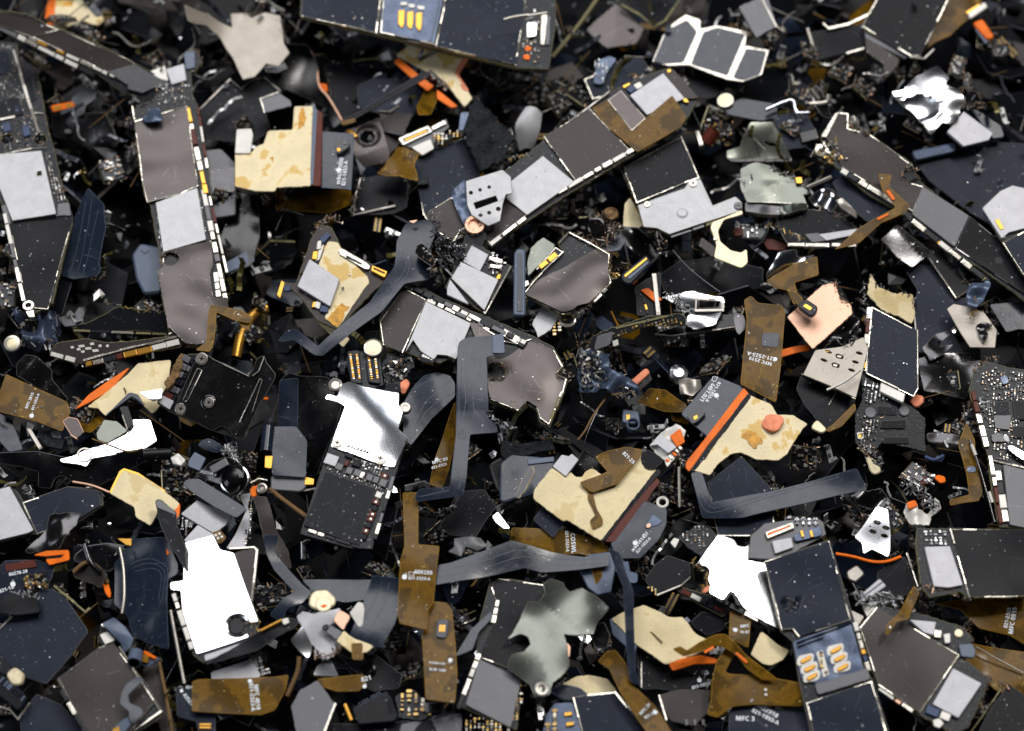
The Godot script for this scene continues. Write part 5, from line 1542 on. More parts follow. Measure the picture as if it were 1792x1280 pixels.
	slab(o,"cover","film_blue",[-5.6,-3.8,-2.6,-5.4,6.8,2.5,1,5.4,-4.1,0.4],0,0.4,{wr=0.35,wf=0.06,cell=1.1})
	o = thing("amber_flex", "amber hooked flex with orange ends crossing the right sloping board", "flex cable", [72.7, 27.8, -30.4, 0.012, -0.028])
	slab(o,"strip","kapton",[0.4,-8.9,2.9,-8.5,2.1,-6.1,6.1,-1.7,5.2,-0.3,0.3,2,-4.2,6.3,-9.1,7.7,-7.8,6.7,-4.7,3.7,-0.6,1,3.5,-1.4,1,-5.4],0,0.2,{wr=0.3})
	slab(o,"orange_end","orange",[1.6,-5,2.2,-5.1,3.3,-3.1,2.8,-2.9],0.2,0.2)
	slab(o,"orange_end","orange",[-0.47,1.09,1.71,0.02,1.84,0.36,-0.34,1.49],0.2,0.2)

func pile_ae() -> void:
	var o: Node3D
	o = thing("metal_pin", "thin bright steel pin sticking out beside the olive bent cover", "metal pin", [61.2, 27.8, -37.6, 0.000, 0.000])
	wire(o,"pin","solder",[-2.46,0.64,-1.04,2.36,-0.64,1.04],0.44,0)
	o = thing("speaker_shield", "dark olive shield with scattered pale holes below the right sloping board", "metal shield", [78.4, 22, -26.1, -0.059, -0.192])
	slab(o,"plate","dark_steel",[-5,-1.1,-3.5,-2.5,-1.7,-4.4,5.1,1.1,1.1,4.4,-1.9,2.3,-3.7,0.1],0,0.4,{wr=0.3,jag=0.05,fold=[[136,0.14,-1],[143,-0.07,4]]})
	turned(o,"hole_plug","chip_white",-2.76,-2.51,0.4,[0.39,0,0.39,0.1,0,0.1])
	turned(o,"hole_plug","chip_white",-0.89,-3.52,0.4,[0.33,0,0.33,0.1,0,0.1])
	turned(o,"hole_plug","chip_white",0.31,-2.12,0.4,[0.33,0,0.33,0.1,0,0.1])
	turned(o,"hole_plug","chip_white",-1.41,-0.96,0.4,[0.56,0,0.56,0.1,0,0.1])
	turned(o,"hole_plug","chip_white",-2.65,-0.44,0.4,[0.28,0,0.28,0.1,0,0.1])
	turned(o,"hole_plug","chip_white",-0.37,0.28,0.4,[0.56,0,0.56,0.1,0,0.1])
	turned(o,"hole_plug","chip_white",1.35,-0.72,0.4,[0.44,0,0.44,0.1,0,0.1])
	turned(o,"hole_plug","chip_white",-1.61,0.95,0.4,[0.39,0,0.39,0.1,0,0.1])
	o = thing("shield_cover", "narrow black cover with pale lip below the right sloping board", "shield cover", [87, 20.5, -20.9, -0.043, -0.108])
	slab(o,"shield_film","film_black",[-4.7,-4.3,-1.9,-4.8,4,2.3,3.6,3.6,1.1,5.3],0,0.4,{jag=0.08,wr=0.35,wf=0.06,cell=1.1})
	rim(o,"shield_frame","rim_metal",[-4.7,-4.3,-1.9,-4.7,3.9,2.4,3.6,3.6,1.1,5.4],-0.3,0.82,0.23,true)
	o = thing("shield_cover", "tall blue-black speckled cover right of the khaki torn foil", "shield cover", [84.2, 18.4, -13, 0.077, -0.051])
	slab(o,"shield_film","film_blue",[-5.3,-9.1,-1.5,-11.2,3.9,-2.8,6.1,-3.1,6.6,-0.7,2.7,3.7,5.3,9.7,-4.2,8.1,-4.3,-0.5,-3.4,-5.1],0,0.4,{wr=0.35,wf=0.06,cell=1.1})
	rim(o,"shield_frame","steel",[-5.3,-9,-1.5,-11.1,3.9,-2.8,6.1,-3,6.6,-0.7,2.7,3.8,5.3,9.7,-4.2,8.1,-4.3,-0.4,-3.4,-5],-0.3,0.82,0.2,true)
	o = thing("battery_foil", "khaki torn foil with black spots left of the tall blue-black cover", "foil", [75.4, 20, -14.9, -0.049, -0.213])
	slab(o,"foil","cream",[-4.2,-5.6,-3.2,-3.1,-0.2,-1.6,3.9,-1.4,4.4,1.7,3.7,4.5,2.2,3.5,-2.3,1.6,-5.1,-1.4],0,0.3,{jag=0.2,wr=0.5})
	fringe(o,[-4.1,-5.3,-3.2,-2.8,3.8,-1.3,4.4,1.7],0.4,40,0.6,DARK,0.5)
	o = thing("copper_foil", "pink copper foil square with frayed corner beside amber flex", "foil", [60.5, 24.6, -9.8, 0.119, 0.017])
	slab(o,"foil","copper",[-6.5,0.3,0.7,-6.3,3.1,-6.7,3.9,-3.2,5.9,-1.7,6.1,0.3,-1.9,7.5],0,0.3,{jag=0.08,wr=0.12})
	fringe(o,[1.3,-6.4,3.1,-6.6,3.9,-3.2,5.9,-1.7],0.4,50,0.5,RUST,0.5)
	o = thing("crumpled_foil", "crumpled dark foil tucked under the pink copper square", "foil", [64.7, 23.3, -6.3, 0.056, 0.059])
	slab(o,"foil","dark_steel",[-5.4,2.6,2.4,-4,3.3,-2.9,3.1,-0.2,1.1,3,-1.5,1.9,-4.3,3.3],0,0.25,{wr=1.6,wf=0.22,jag=0.3})
	fringe(o,[-1.57,2.08,1.05,3.17,3.07,-0.01],0.6,50,0.7,DARK,0.5)
	o = thing("crumpled_foil", "shiny crumpled black tape above the pink copper square", "foil", [60.6, 23.1, -16.5, 0.039, 0.161])
	slab(o,"foil","gloss_black",[-4.1,0.4,0.9,-1.3,3.4,-2.8,4.5,-1.3,1.3,0.9,-1.8,2.7,-3.3,2.7],0,0.25,{wr=1.6,wf=0.2,jag=0.2})
	o = thing("amber_flex", "dark amber flex ending in a black socket on the copper square", "flex cable", [55.7, 26.2, -17.3, 0.114, 0.016])
	slab(o,"strip","kapton",[-5.6,0.7,0.1,-3,4.4,-4.1,4.5,-0.1,-0.3,1.4,0.2,3.8,1.3,5.2,-0.5,6.1,-1.6,3,-4.3,2.2],0,0.2,{wr=0.4})
	slab(o,"tail","kapton",[-1.6,3.1,0.2,3.9,1.8,6.4,0.6,7],0.3,0.2)
	slab(o,"socket","black_plastic",[0.3,7.3,1.8,5.9,3.9,7.7,3.6,8.7,2.7,9.5],0.5,1.1,{bev=0.2})
	slab(o,"socket_well","gold",[1.2,7.4,1.8,6.9,3,7.9,2.5,8.4],1.6,0.08)
	o = thing("mirror_bracket", "bent bright steel bracket tangled with dark amber flex right of centre", "metal bracket", [54.1, 25.2, -20.5, 0.200, -0.200])
	slab(o,"plate","mirror",[-3.9,1.9,-1.2,-2.3,2.2,-2.6,2.2,-1.3,5.8,-1.3,3.6,0.1,-0.1,1.9,-3.5,3.5],0,0.3,{wr=1.4,wf=0.15})
	o = thing("card_shield", "steel card shield with gold ovals and dark letter-like cut-outs", "metal shield", [63.7, 24.1, 1.2, 0.018, 0.028])
	slab(o,"plate","steel_warm",[-7.1,1.8,-4.5,-3.5,0.6,-4.2,4.9,-6.1,5.6,-3.4,2.7,7,-2.2,4.2],0,0.3,{wr=0.15,fold=[[13,0.09,0],[263,-0.1,3]],holes=[[-1.28,-2.83,-1.49,-2.69,-1.9,-2.71,-2.34,-2.9,-2.65,-3.18,-2.71,-3.44,-2.49,-3.58,-2.09,-3.56,-1.65,-3.37,-1.34,-3.09],[-2.27,-1.01,-2.48,-0.86,-2.88,-0.89,-3.32,-1.08,-3.63,-1.35,-3.69,-1.61,-3.48,-1.75,-3.07,-1.73,-2.63,-1.54,-2.33,-1.27],[4.64,-2.28,4.43,-2.14,4.02,-2.16,3.58,-2.35,3.28,-2.63,3.22,-2.89,3.43,-3.03,3.83,-3.01,4.27,-2.82,4.58,-2.54],[3.79,-0.39,3.58,-0.25,3.18,-0.27,2.74,-0.46,2.43,-0.73,2.37,-0.99,2.58,-1.14,2.99,-1.11,3.43,-0.92,3.73,-0.65],[2.95,1.37,2.74,1.51,2.34,1.48,1.9,1.3,1.6,1.02,1.54,0.76,1.75,0.62,2.15,0.65,2.59,0.83,2.9,1.11],[-0.77,-2.52,-0.23,-2.79,0.88,-2.31,0.91,-1.84,0.65,-1.38,-0.58,-1.72],[-1.62,-0.6,-1.07,-0.86,0.04,-0.38,0.07,0.08,-0.19,0.55,-1.42,0.2]]})
	slab(o,"contact_layer","gold",[-4.1,-3.3,0.7,-4.5,4.6,-5.6,4.8,-3.9,3.1,1.4,-3.4,0],-0.9,0.2)
	slab(o,"spring","steel",[-0.27,-2.56,0.56,-2.36,0.36,-1.96,-0.35,-2.16],-0.3,0.25,{jag=0.08})
	slab(o,"spring","steel",[-1.11,-0.64,-0.29,-0.43,-0.49,-0.03,-1.19,-0.24],-0.3,0.25,{jag=0.08})
	o = thing("shield_cover", "black upright cover with rounded corner and pale left edge, right of card shield", "shield cover", [74.5, 23.1, -2.3, 0.046, 0.001])
	slab(o,"shield_film","film_blue",[-3.7,-9.6,3.9,-5,4.9,-4.4,4.3,8,3.3,9.6,-5.5,4.5],0,0.6)
	rim(o,"shield_frame","rim_metal",[-3.7,-9.6,3.8,-4.9,4.9,-4.4,4.2,8.1,3.3,9.6,-5.5,4.6],-0.3,1.02,0.23,true)
	slab(o,"edge_strip","solder",[-4.6,-9.7,-3.6,-9.6,-4.2,-4.7,-5.4,4.2,-6.3,3.8,-5.1,-4.7],0,0.5)
	row(o,"edge_contact",["solder","chip_white","chip_white","pcb","brown_stripe","solder","gold"],-4.33,-8.54,-6.02,3.69,0.5,0.89,0.4,1.11,3.33,0.25)
	fringe(o,[-5.2,-14.8,-5.3,-9.7,-4.5,-4.7],0.6,30,0.6,WHITE,0.5)
	slab(o,"white_block","chip_white",[-2.8,6.9,-2.2,5.8,1.8,8.4,1.2,10.7,-3,8.3],-0.6,0.8,{bev=0.15})
	o = thing("mirror_bracket", "grey mirror plate with clipped corners near right border, metal bit on it", "metal bracket", [90.7, 22.6, -8.2, 0.080, 0.050])
	slab(o,"plate","steel_warm",[-4.9,-4,-3.6,-5,-0.7,-4.1,2.1,-2.7,4.3,1.2,3.7,4.8,-1,4.7,-2.8,0.9],0,0.3,{wr=0.5,wf=0.09,fold=[[338,0.07,3],[194,-0.11,2]]})
	slab(o,"metal_bit","dark_steel",[0.38,0.33,1.91,-0.29,3.63,0.46,2.08,1.42,2.57,2.8,1.58,4.12,0.82,2.39],0.5,0.5,{wr=0.6,wf=0.3,jag=0.08})
	o = thing("foil_stalk", "twisted blue-grey foil stalk standing above the grey mirror plate", "foil", [91.5, 24.6, -14.4, 0.100, -0.200])
	slab(o,"stalk","blue_steel",[-2.1,0.1,-1.1,-2.1,1.3,-2,2.2,-2.8,2.8,-1.9,1.1,1.5,-0.5,3.3,-2,2.9],0,0.6,{wr=1.5,wf=0.2,jag=0.15})
	fringe(o,[-0.5,3.3,-1.5,5.4,1.3,-3.2],0.6,30,0.6,GOLD,0.5)

func pile_af() -> void:
	var o: Node3D
	o = thing("circuit_board", "white shield and black cover on a board cut by the right border", "circuit board", [99.9, 25.2, -29.5, -0.020, 0.000])
	slab(o,"board","pcb",[-6.3,-3.3,-2.4,-7.2,4.1,-7.4,2.5,12.2,0.8,11.6,-2.8,4.3],0,0.7,{edge="pcb_edge"})
	slab(o,"shield","chip_label",[-6.4,-2.7,-2.6,-6.5,-0.1,-7.8,3.8,-6.8,3.2,1.2,-1.7,2.6,-3.1,3.9],0.7,0.9,{wr=0.1})
	slab(o,"shield_film","film_blue",[-2.8,4.8,3.3,1.2,2.3,13.8,0.7,11.6],0.9,0.2,{wr=0.35,wf=0.06,cell=1.1})
	rim(o,"shield_frame","rim_metal",[-2.8,4.8,3.3,1.3,2.3,13.8,0.7,11.7],0.6,0.62,0.27,true)
	slab(o,"pad","gold",[-4.2,0.1,-3.5,-0.3,-2.6,1.9,-3.3,2.1],1.6,0.1)
	row(o,"edge_contact",["blue_part","chip_white","solder"],-5.88,-2.4,-2.67,3.74,0.7,1,0.5,0.89,1.78,0.25)
	o = thing("steel_clip", "curved steel clip with round notch left of the grey mirror plate", "clip", [83.3, 21, -4.7, 0.150, -0.100])
	slab(o,"clip","dark_steel",[-2.8,0.2,-0.1,-2.2,2.3,-2.8,2.8,-2.1,0.9,-0.3,0.6,0.6,3.3,0.2,2,1.4,-1.3,3.1],0,0.35,{wr=0.8,wf=0.12,jag=0.08})
	o = thing("shield_cover", "slate cover scrap under the right border beside the mirror plate", "shield cover", [99.3, 19.4, -12.2, 0.000, -0.100])
	slab(o,"cover","slate",[-4.6,-2.2,3.4,-2.9,3,3.2,0.9,2.9,-1.6,3.6],0,0.16)
	o = thing("crumpled_foil", "bright folded metal scrap right of the olive bent cover", "metal scrap", [62.8, 24.6, -35.7, 0.100, 0.000])
	slab(o,"scrap","mirror",[-3.6,-0.2,-1.3,-1.8,0.4,-2.3,1.9,-0.7,3,0.5,1.8,2.1,0.8,3,-1,1.4,-2.4,0.8],0,0.3,{wr=1.8,wf=0.16,jag=0.08})
	slab(o,"strip","steel",[2,0.9,3.2,0.3,5.7,3.8,5.8,5.3,4.5,4.5,3.1,2.9],0.3,0.6,{wr=0.8,wf=0.2})
	o = thing("torn_metal", "smoky torn metal piece right of the thin bent wire bracket", "metal scrap", [63.3, 20.5, -59.9, 0.059, -0.121])
	slab(o,"scrap","dark_steel",[-2.5,-2.6,-1.4,-3.6,0.1,-1.2,1.7,-1.8,1.5,1.6,2.7,4,0.2,2.9,-1.5,0.5],0,0.3,{wr=1.4,wf=0.14,jag=0.1})
	o = thing("torn_metal", "torn grey crust on the upper end of right sloping board", "metal scrap", [69.1, 26.7, -50.8, 0.157, -0.099])
	slab(o,"crust","steel",[-1.45,-1.29,-0.17,-2.19,0.97,-0.75,0.27,0.88,2.38,1.39,1.41,2.32,-0.39,1.83,-1.25,0.75],0,0.5,{wr=1.4,wf=0.3,jag=0.25})
	fringe(o,[-1.45,-1.24,0.27,0.92,2.67,1.8],0.6,50,0.6,RUST,0.5)
	o = thing("torn_metal", "rusty twisted strip right of the white crumpled bracket", "metal scrap", [93.1, 24.6, -59, 0.100, -0.100])
	slab(o,"strip","dark_steel",[-2.03,-1.51,-0.43,-2.44,1.29,-0.3,2.67,2.16,1.16,1.74,-0.42,2.33,-1.54,0.57],0,0.3,{wr=1.6,wf=0.2,jag=0.2})
	fringe(o,[-2.05,-1.37,-0.45,-2.31,1.26,-0.16,2.64,2.3,1.13,1.87,-0.44,2.47,-1.56,0.7],0.6,60,0.7,RUST,0.5)
	o = thing("slate_flex", "slate-blue curled flex blade beside the upright left board", "flex cable", [-84.8, 23.6, -26.8, 0.245, -0.120])
	slab(o,"blade","slate",[0.4,-11,3.9,-6.9,4,-5.1,4.4,-2.1,2.9,5.5,3.4,6.5,2.9,7.8,-2.2,8.2,-5.5,6.8,-4,1.8,-2.5,-4.9],0,0.16,{bend=[[110,0.02,2]],wr=1.15,wf=0.04,fold=[[153,0.05,3],[308,-0.06,0]]})
	tracks(o,"slate_track",[[1.3,-8.4,0.5,-2.6,-1.6,7.3],[2.7,-5.9,1.5,-0.2,-0.3,7.4],[0,-8.2,-1.1,-1.8,-3.2,7.1]],0.17,0.08)
	o = thing("slate_flex", "dark lower tail of flex below the curled slate blade", "flex cable", [-89.7, 20.5, -16.1, 0.166, -0.235])
	slab(o,"tail","film_black",[-0.1,-4.1,2.7,-3.1,0.5,4,-2.7,3.2],0,0.2,{wr=0.3,jag=0.08})
	o = thing("plastic_housing", "slate-blue plastic housing tucked left of the torn-hole board", "plastic part", [-72.6, 18.4, -23.3, 0.003, -0.103])
	slab(o,"housing","slate_plastic",[-2.9,-2.1,-1.6,-4.2,2.4,-3.4,2.9,0.9,2.5,5.5,-0.3,5.8,-1.9,2.8],0,1.6,{bev=0.4})
	rim(o,"notch","black_plastic",[-1.55,-3,-0.61,-2.34,-0.02,-3],1.6,0.1,0.2,false)
	o = thing("chip_cover", "pale grey chip edge lying above the tilted small board, left", "chip", [-87, 19.4, -11.2, 0.009, -0.188])
	slab(o,"chip","film_grey",[-2.63,-0.21,1.86,-1.45,2.26,1.06,-1.36,1.52],0,0.6)
	o = thing("crumpled_foil", "crumpled blue-black plastic shreds at the left below the upright board", "foil", [-93.5, 20, -9.3, 0.114, -0.135])
	slab(o,"shreds","blue_steel",[-5.5,-4.1,-2.2,-2.6,-0.1,-4.4,4.4,-1.6,4.1,0.3,3.6,3.4,0.3,4.8,-2.2,3.4,-3.9,-0.8],0,0.3,{wr=2.6,wf=0.2,jag=0.4})
	fringe(o,[-4.9,-3.6,-1.4,-2.5,0.4,-3.7,4.5,-1.2,3.7,3.5,-1.2,4.2],0.6,70,1,DARK,0.5)
	o = thing("camera_button", "small silver octagon disc with pearl centre at left border", "disc", [-98, 22, -4.8, 0.100, -0.100])
	turned(o,"rim","solder",0,0,0,[1.6,-0.7,1.75,0,1.55,0.25,1.1,0.3,1,0.2])
	turned(o,"face","pearl",0,0,0,[1.05,0.2,0.6,0.34,0,0.36])
	o = thing("circuit_board", "thin black broken board lying flat above the white-dotted board", "circuit board", [-75.9, 19.4, -10.9, 0.020, -0.300])
	slab(o,"board","film_black",[-7.1,0,-2.3,-2.7,7.4,-1.7,8.4,2.6,2,2,-2.2,2.2,-11,1.4],0,0.6,{edge="pcb_edge",jag=0.15})
	row(o,"edge_contact",["pcb_edge","solder","pcb","solder"],-10.68,1.89,8.41,2.82,0.2,0.44,0.7,1.56,4.89,0.25)
	fringe(o,[-5.4,-4.9,-2.3,-2.7,6.8,-1.4],0.6,40,0.6,GOLD,0.5)

func pile_ag() -> void:
	var o: Node3D
	o = thing("circuit_board", "small tilted board with white square dots and contact-lined front edge", "circuit board", [-78.7, 23.1, -3.1, 0.050, -0.300])
	slab(o,"board","film",[-11.7,0.7,-10.1,-1.1,-4.4,-1.9,-0.2,-1,3.7,-1.1,13.3,-2.1,14.5,-1.4,14.2,0.1,5.2,1.1,-4.4,2.8,-6.8,2.9],0,1.1,{edge="pcb_edge",jag=0.06})
	slab(o,"white_dot","chip_white",[-5.9,-0.6,-4.8,-0.7,-4.6,-0.3,-5.7,-0.2],1.1,0.12)
	slab(o,"white_dot","chip_white",[-3.62,-1.01,-2.87,-1.11,-2.72,-0.69,-3.47,-0.58],1.1,0.12)
	slab(o,"white_dot","chip_white",[-4.58,-0.12,-3.48,-0.22,-3.25,0.21,-4.36,0.31],1.1,0.12)
	slab(o,"white_dot","chip_white",[-3.16,0.33,-2.06,0.23,-1.84,0.66,-2.94,0.76],1.1,0.12)
	slab(o,"white_dot","chip_white",[-7.4,-0.4,-6.9,-0.5,-6.7,-0.1,-7.3,0],1.1,0.12)
	slab(o,"white_dot","chip_white",[-6.2,0,-5.6,-0.1,-5.4,0.3,-6.1,0.4],1.1,0.12)
	slab(o,"white_dot","chip_white",[-5.4,0.5,-4.7,0.4,-4.6,0.8,-5.2,0.9],1.1,0.12)
	slab(o,"white_dot","chip_white",[-1.94,-0.58,-1.38,-0.69,-1.27,-0.26,-1.82,-0.15],1.1,0.12)
	slab(o,"white_dot","chip_white",[-0.43,-0.55,0.02,-0.66,0.11,-0.23,-0.34,-0.12],1.1,0.12)
	row(o,"edge_contact",["solder","chip_white","chip_white","pcb","brown_stripe","solder","gold"],-4.31,3.17,14.29,-0.95,0.2,1.11,1.2,1.11,2.89,0.25)
	row(o,"edge_contact",["solder","chip_white","solder","pcb","chip_white","chip_grey"],-11.25,0.91,-6.42,2.37,0.2,1,1.2,1.11,3.33,0.25)
	rim(o,"frame","solder",[-4.7,2.4,2.6,0.5,13.4,-1.8],1.1,0.5,0.5,false)
	fringe(o,[11.4,-2.5,14.4,-3.3,14.8,-0.9],0.6,40,0.6,RUST,0.5)
	fringe(o,[-6.9,2.5,-4.5,2.9,-2.7,2.3],0.6,30,0.6,WHITE,0.5)
	o = thing("plastic_housing", "dark grey ribbed housing between torn-hole board and cream label plate", "plastic part", [-58.8, 19.4, -42.2, -0.034, -0.124])
	slab(o,"housing","film_grey",[-3.7,-6.3,-0.4,-6.7,2.9,-3.3,2.9,7.3,-1.1,8,-2.2,0.8],0,1,{bev=0.2})
	slab(o,"step","dark_steel",[-2.8,-2.1,2.6,-2.8,2.8,2.5,-2.1,3.2],1,0.3,{jag=0.08})
	o = thing("plastic_housing", "black translucent housing with pale streaks below the cream label plate", "plastic part", [-54.8, 16.8, -32, -0.005, -0.100])
	slab(o,"housing","gloss_black",[-2,-8.8,3.3,-7.8,3.9,1.5,2.5,7.5,-2.3,9.5,-4.1,2.6,-2.2,-5.1],0,0.8,{wr=0.8})
	slab(o,"ledge","slate_plastic",[-2.7,7,2.7,4,3.1,6.7,-2.3,9.1],0.8,0.4,{wr=0.3})
	o = thing("gold_tube", "curved golden tube behind the amber hook of the torn-hole board", "tube", [-52.4, 17.4, -9.5, -0.054, -0.063])
	wire(o,"tube","gold",[-2.3,4.1,-3.5,-1.3,-1.1,-3.3,1,-5,-2.9,3.7,-6.3,-2.8],1,0)
	o = thing("amber_flex", "amber hooked flex on the lower end of the torn-hole board", "flex cable", [-56.8, 26.2, -7.3, 0.032, 0.073])
	slab(o,"strip","kapton",[-2.5,-2.4,-2.1,-3.9,0.9,-3.3,3.7,-2.6,5.9,-1.2,5.6,0.2,2.6,-0.5,-1,-2.3,-1.2,4.5,-1.8,6.6,-4.5,6.2,-2.5,4.5],0,0.2,{wr=0.2})
	slab(o,"lower_tab","kapton",[3.3,-3.3,6.1,-1.5,5.3,1.4,3.4,-0.3],-0.8,0.2)  # second amber tab set just below the strip
	o = thing("shield_cover", "deep brown glossy film below the cream label plate", "film", [-40.4, 16.8, -40, -0.026, -0.215])
	slab(o,"film","kapton",[-7.5,-2.2,7.4,-2.8,7.8,1.1,3.2,3.1,-7.4,2.6],0,0.3,{wr=0.5})
	o = thing("circuit_board", "board with marked chip, cream plate and gold connector left of centre", "circuit board", [-35.3, 24.1, -18.3, 0.035, -0.077])
	slab(o,"board","film",[-9.9,1.4,-7.2,1.7,-4.5,-7.7,-2.6,-11,-0.5,-10.3,1.4,-6,11.2,0.1,7.6,3.9,1.1,11.4,-2.8,9.4,-6.9,3.7],0,0.9,{edge="pcb_edge",jag=0.1})
	slab(o,"cream_plate","cream_stained",[-1,-7,0.8,-6.8,2.1,-4.5,6.8,0.5,7.2,1.8,6.4,2.8,1.2,11.2,-1.3,9.2,-0.7,6.5,-3,-1.3],0.9,0.3,{wr=0.15,jag=0.08})
	slab(o,"stain","stain",[-1.9,-5.6,-1,-6.9,0.8,-6.2,1.2,-3.9,-0.3,-2.3,-0.9,-3.2],1.2,0.02,{jag=0.25})
	slab(o,"stain","stain",[-0.4,8.5,2,5.9,3.5,6.9,1.2,10.9,-0.7,9.4],1.2,0.02,{jag=0.25})
	slab(o,"chip","chip_label",[-4.5,-2.9,1.4,1.4,-0.3,7,-6.7,2.7],1.3,0.9)
	slab(o,"coil","blue_part",[-2.7,-7.7,-1.3,-8.9,-0.6,-8.3,-1.9,-6.7],0.9,0.7)
	slab(o,"capacitor","chip_white",[-3.03,-6.99,-2.43,-7.21,-2.39,-5.47,-3.21,-5.36],0.9,0.7)
	slab(o,"capacitor","gold",[-3.89,-4.78,-2.99,-4.93,-3.16,-3.29,-4.07,-3.31],0.9,0.7)
	slab(o,"capacitor","chip_white",[-2.77,-5.17,-1.89,-6.47,-2.02,-5.49,-2.73,-3.2,-3.48,-3.05],0.9,0.5)
	slab(o,"coil","blue_part",[-2,6.6,-0.7,7,-0.8,8.1,-2.3,7.8],0.9,0.7)
	slab(o,"capacitor","chip_white",[-3.1,5.8,-2.2,6,-2.5,7.3,-3.3,6.9],0.9,0.7)
	slab(o,"capacitor","gold",[-3.7,5.9,-3.2,5.8,-3.3,6.9,-3.9,6.9],0.9,0.6)
	slab(o,"connector","solder",[1.1,-5,1.8,-5.3,6.4,-2.4,7.3,-1.6,7.2,-0.9,6.3,-1,1.5,-4.1],1,0.7)
	slab(o,"connector_slot","black_plastic",[2.7,-3.9,5.8,-2.1,5.7,-1.8,2.6,-3.4],1.7,0.08)
	slab(o,"gold_socket","gold",[7.9,-1.5,10.8,-0.2,10.3,1,7.7,-0.5],1,0.9)
	slab(o,"socket_bar","brown_stripe",[8.2,-1.1,10.4,0,10.3,0.3,8.1,-0.8],1.9,0.1)
	fringe(o,[-4.1,-8.2,-3,-11.1,-1.2,-12.6,1.9,-11.4],0.6,50,0.7,RUST,0.5)
	fringe(o,[-6.9,2.9,-4.8,4.6,-3.5,6.5],0.6,40,0.5,DARK,0.5)
	slab(o,"spike","gold",[-10.9,3.9,-10.1,1,-9.5,1.4,-10.3,4.6],0.5,0.4)
	slab(o,"blue_bit","blue_part",[-9.7,2.3,-8.5,2.1,-8.4,3.1,-9.4,3.2],0.6,0.5)
	o = thing("cream_edge", "narrow cream foil strip under the board with marked chip", "foil", [-35.3, 21.5, -7.9, 0.050, -0.063])
	slab(o,"foil","cream",[-3.5,-2.4,-2.5,-3.5,0.9,-0.2,3.4,2.1,2.2,3.7,0.4,1.7],0,0.3,{jag=0.05})
	o = thing("slate_flex", "long slate flex cable crossing diagonally left of centre with hooked tail", "flex cable", [-25, 29.8, -13.9, 0.063, -0.069])
	slab(o,"cable","slate",[2.3,-9.8,4,-13.4,8.5,-14.2,10.4,-12.6,9.6,-10.2,7.1,-3.9,9.4,-2.9,8.8,-0.8,4.1,0.2,-0.2,6.5,-11.5,15.4,-13,15.2,-17.2,11.6,-19.6,11.8,-20.3,11.4,-18.4,9.5,-16.7,9.6,-12.4,13.5,-2.5,4.2,2.1,-4.1],0,0.16,{wr=1.95,wf=0.04,fold=[[124,0.04,0],[273,-0.03,1]]})
	tracks(o,"slate_track",[[4,-8.8,3.8,-2.3,-2.4,5.2,-11.2,13.3],[4.7,-6.2,4.4,-1.6,-1.2,5.3,-10.6,14.3]],0.17,0.07)
	slab(o,"copper_tip","copper",[4.8,-13.1,6.7,-13.4,5.8,-12.6],0.25,0.06,{jag=0.08})
	fringe(o,[8.6,-14,10.5,-12.3,9.8,-10.1,8,-6.5,9.2,-1.3],0.6,60,0.7,DARK,0.7)
	o = thing("torn_metal", "torn curled metal lip on the head of the long slate flex", "metal scrap", [-17, 31.4, -19.4, 0.196, 0.071])
	slab(o,"lip","dark_steel",[-1.7,-2.5,-1,-2.9,0.9,-0.8,2.2,2.1,1.9,3.5,-0.9,1.1,-1.8,-0.4],0,0.3,{wr=1.4,wf=0.2,jag=0.08})
	fringe(o,[-1.4,0.5,1.7,1.7,2.3,4.4,1.1,3.6],0.6,50,0.5,RUST,0.5)
	o = thing("crumpled_foil", "crumpled dark wire wool between slate flex and silver-chip board", "foil", [-12.6, 29.3, -21.4, 0.100, 0.000])
	slab(o,"wool","dark_steel",[-2.4,-1.4,-0.9,-2.7,1.8,-1.2,2.7,0.2,0.3,3.5,-1.5,1.4],0,0.3,{wr=2,wf=0.3,jag=0.4})
	fringe(o,[-2.4,-1.2,-0.9,-2.2,2.1,-0.6,2.7,0.7,0.4,3.3,-1.8,1.5],0.6,130,0.8,DARK,1.1)
	o = thing("circuit_board", "small board with two silver chips and a black tail at upper centre", "circuit board", [-6.8, 27.8, -17.9, 0.000, -0.060])
	slab(o,"board","pcb",[-2.8,-5.6,0.7,-4.9,6.5,-0.5,1.6,9.4,-6.2,3.9,-5,1.3],0,0.8,{edge="pcb_edge",jag=0.09})
	slab(o,"chip","chip_label",[-1.1,-4.6,2.1,-2.7,0.5,0.7,-2.7,-1.3],0.8,0.7)
	slab(o,"chip","shield",[-3.2,-1,4.1,2.8,1.4,9.2,-5,2.4],0.8,1,{wr=0.1})
	slab(o,"chip","chip_label",[-5.3,2.6,-1.7,7.7,-5.8,5.7,-5.8,4.4],0.8,0.5)
	slab(o,"tail","film_black",[-2.6,-5.7,-1.8,-9,0.1,-9,1.7,-7.4,0.7,-4.8],0.8,0.4,{jag=0.08,wr=0.35,wf=0.06,cell=1.1})
	speckle(o,"small_components",[1.3,-1.2,3.1,-3.5,6.1,-0.6,3.7,2],1,50,0.22,0.67,PCB,0,0)
	speckle(o,"small_components",[-2.79,-4.84,-1.74,-5.34,-2.32,-1.89,-3.22,-1.89],1,20,0.22,0.67,PCB,0,0)
	slab(o,"fuse","solder",[2.5,-2.4,4.9,-1.7,4.9,-1.1,3.7,-1.1,2.3,-1.9],0.8,0.6)
	slab(o,"fuse","solder",[2.5,-0.7,5,-0.4,4.3,0.2,2.5,-0.1],0.8,0.6)
	slab(o,"pad","gold",[3.99,1.51,4.59,1.34,4.44,2.32,3.69,2.42],0.8,0.5)
	rim(o,"frame","solder",[6.5,-0.2,1.6,9.6],0.6,0.7,0.4,false)
	rim(o,"frame","dark_steel",[-7.4,-1.1,-2.3,4.5,1.5,9.6],0.8,0.6,0.5,false)
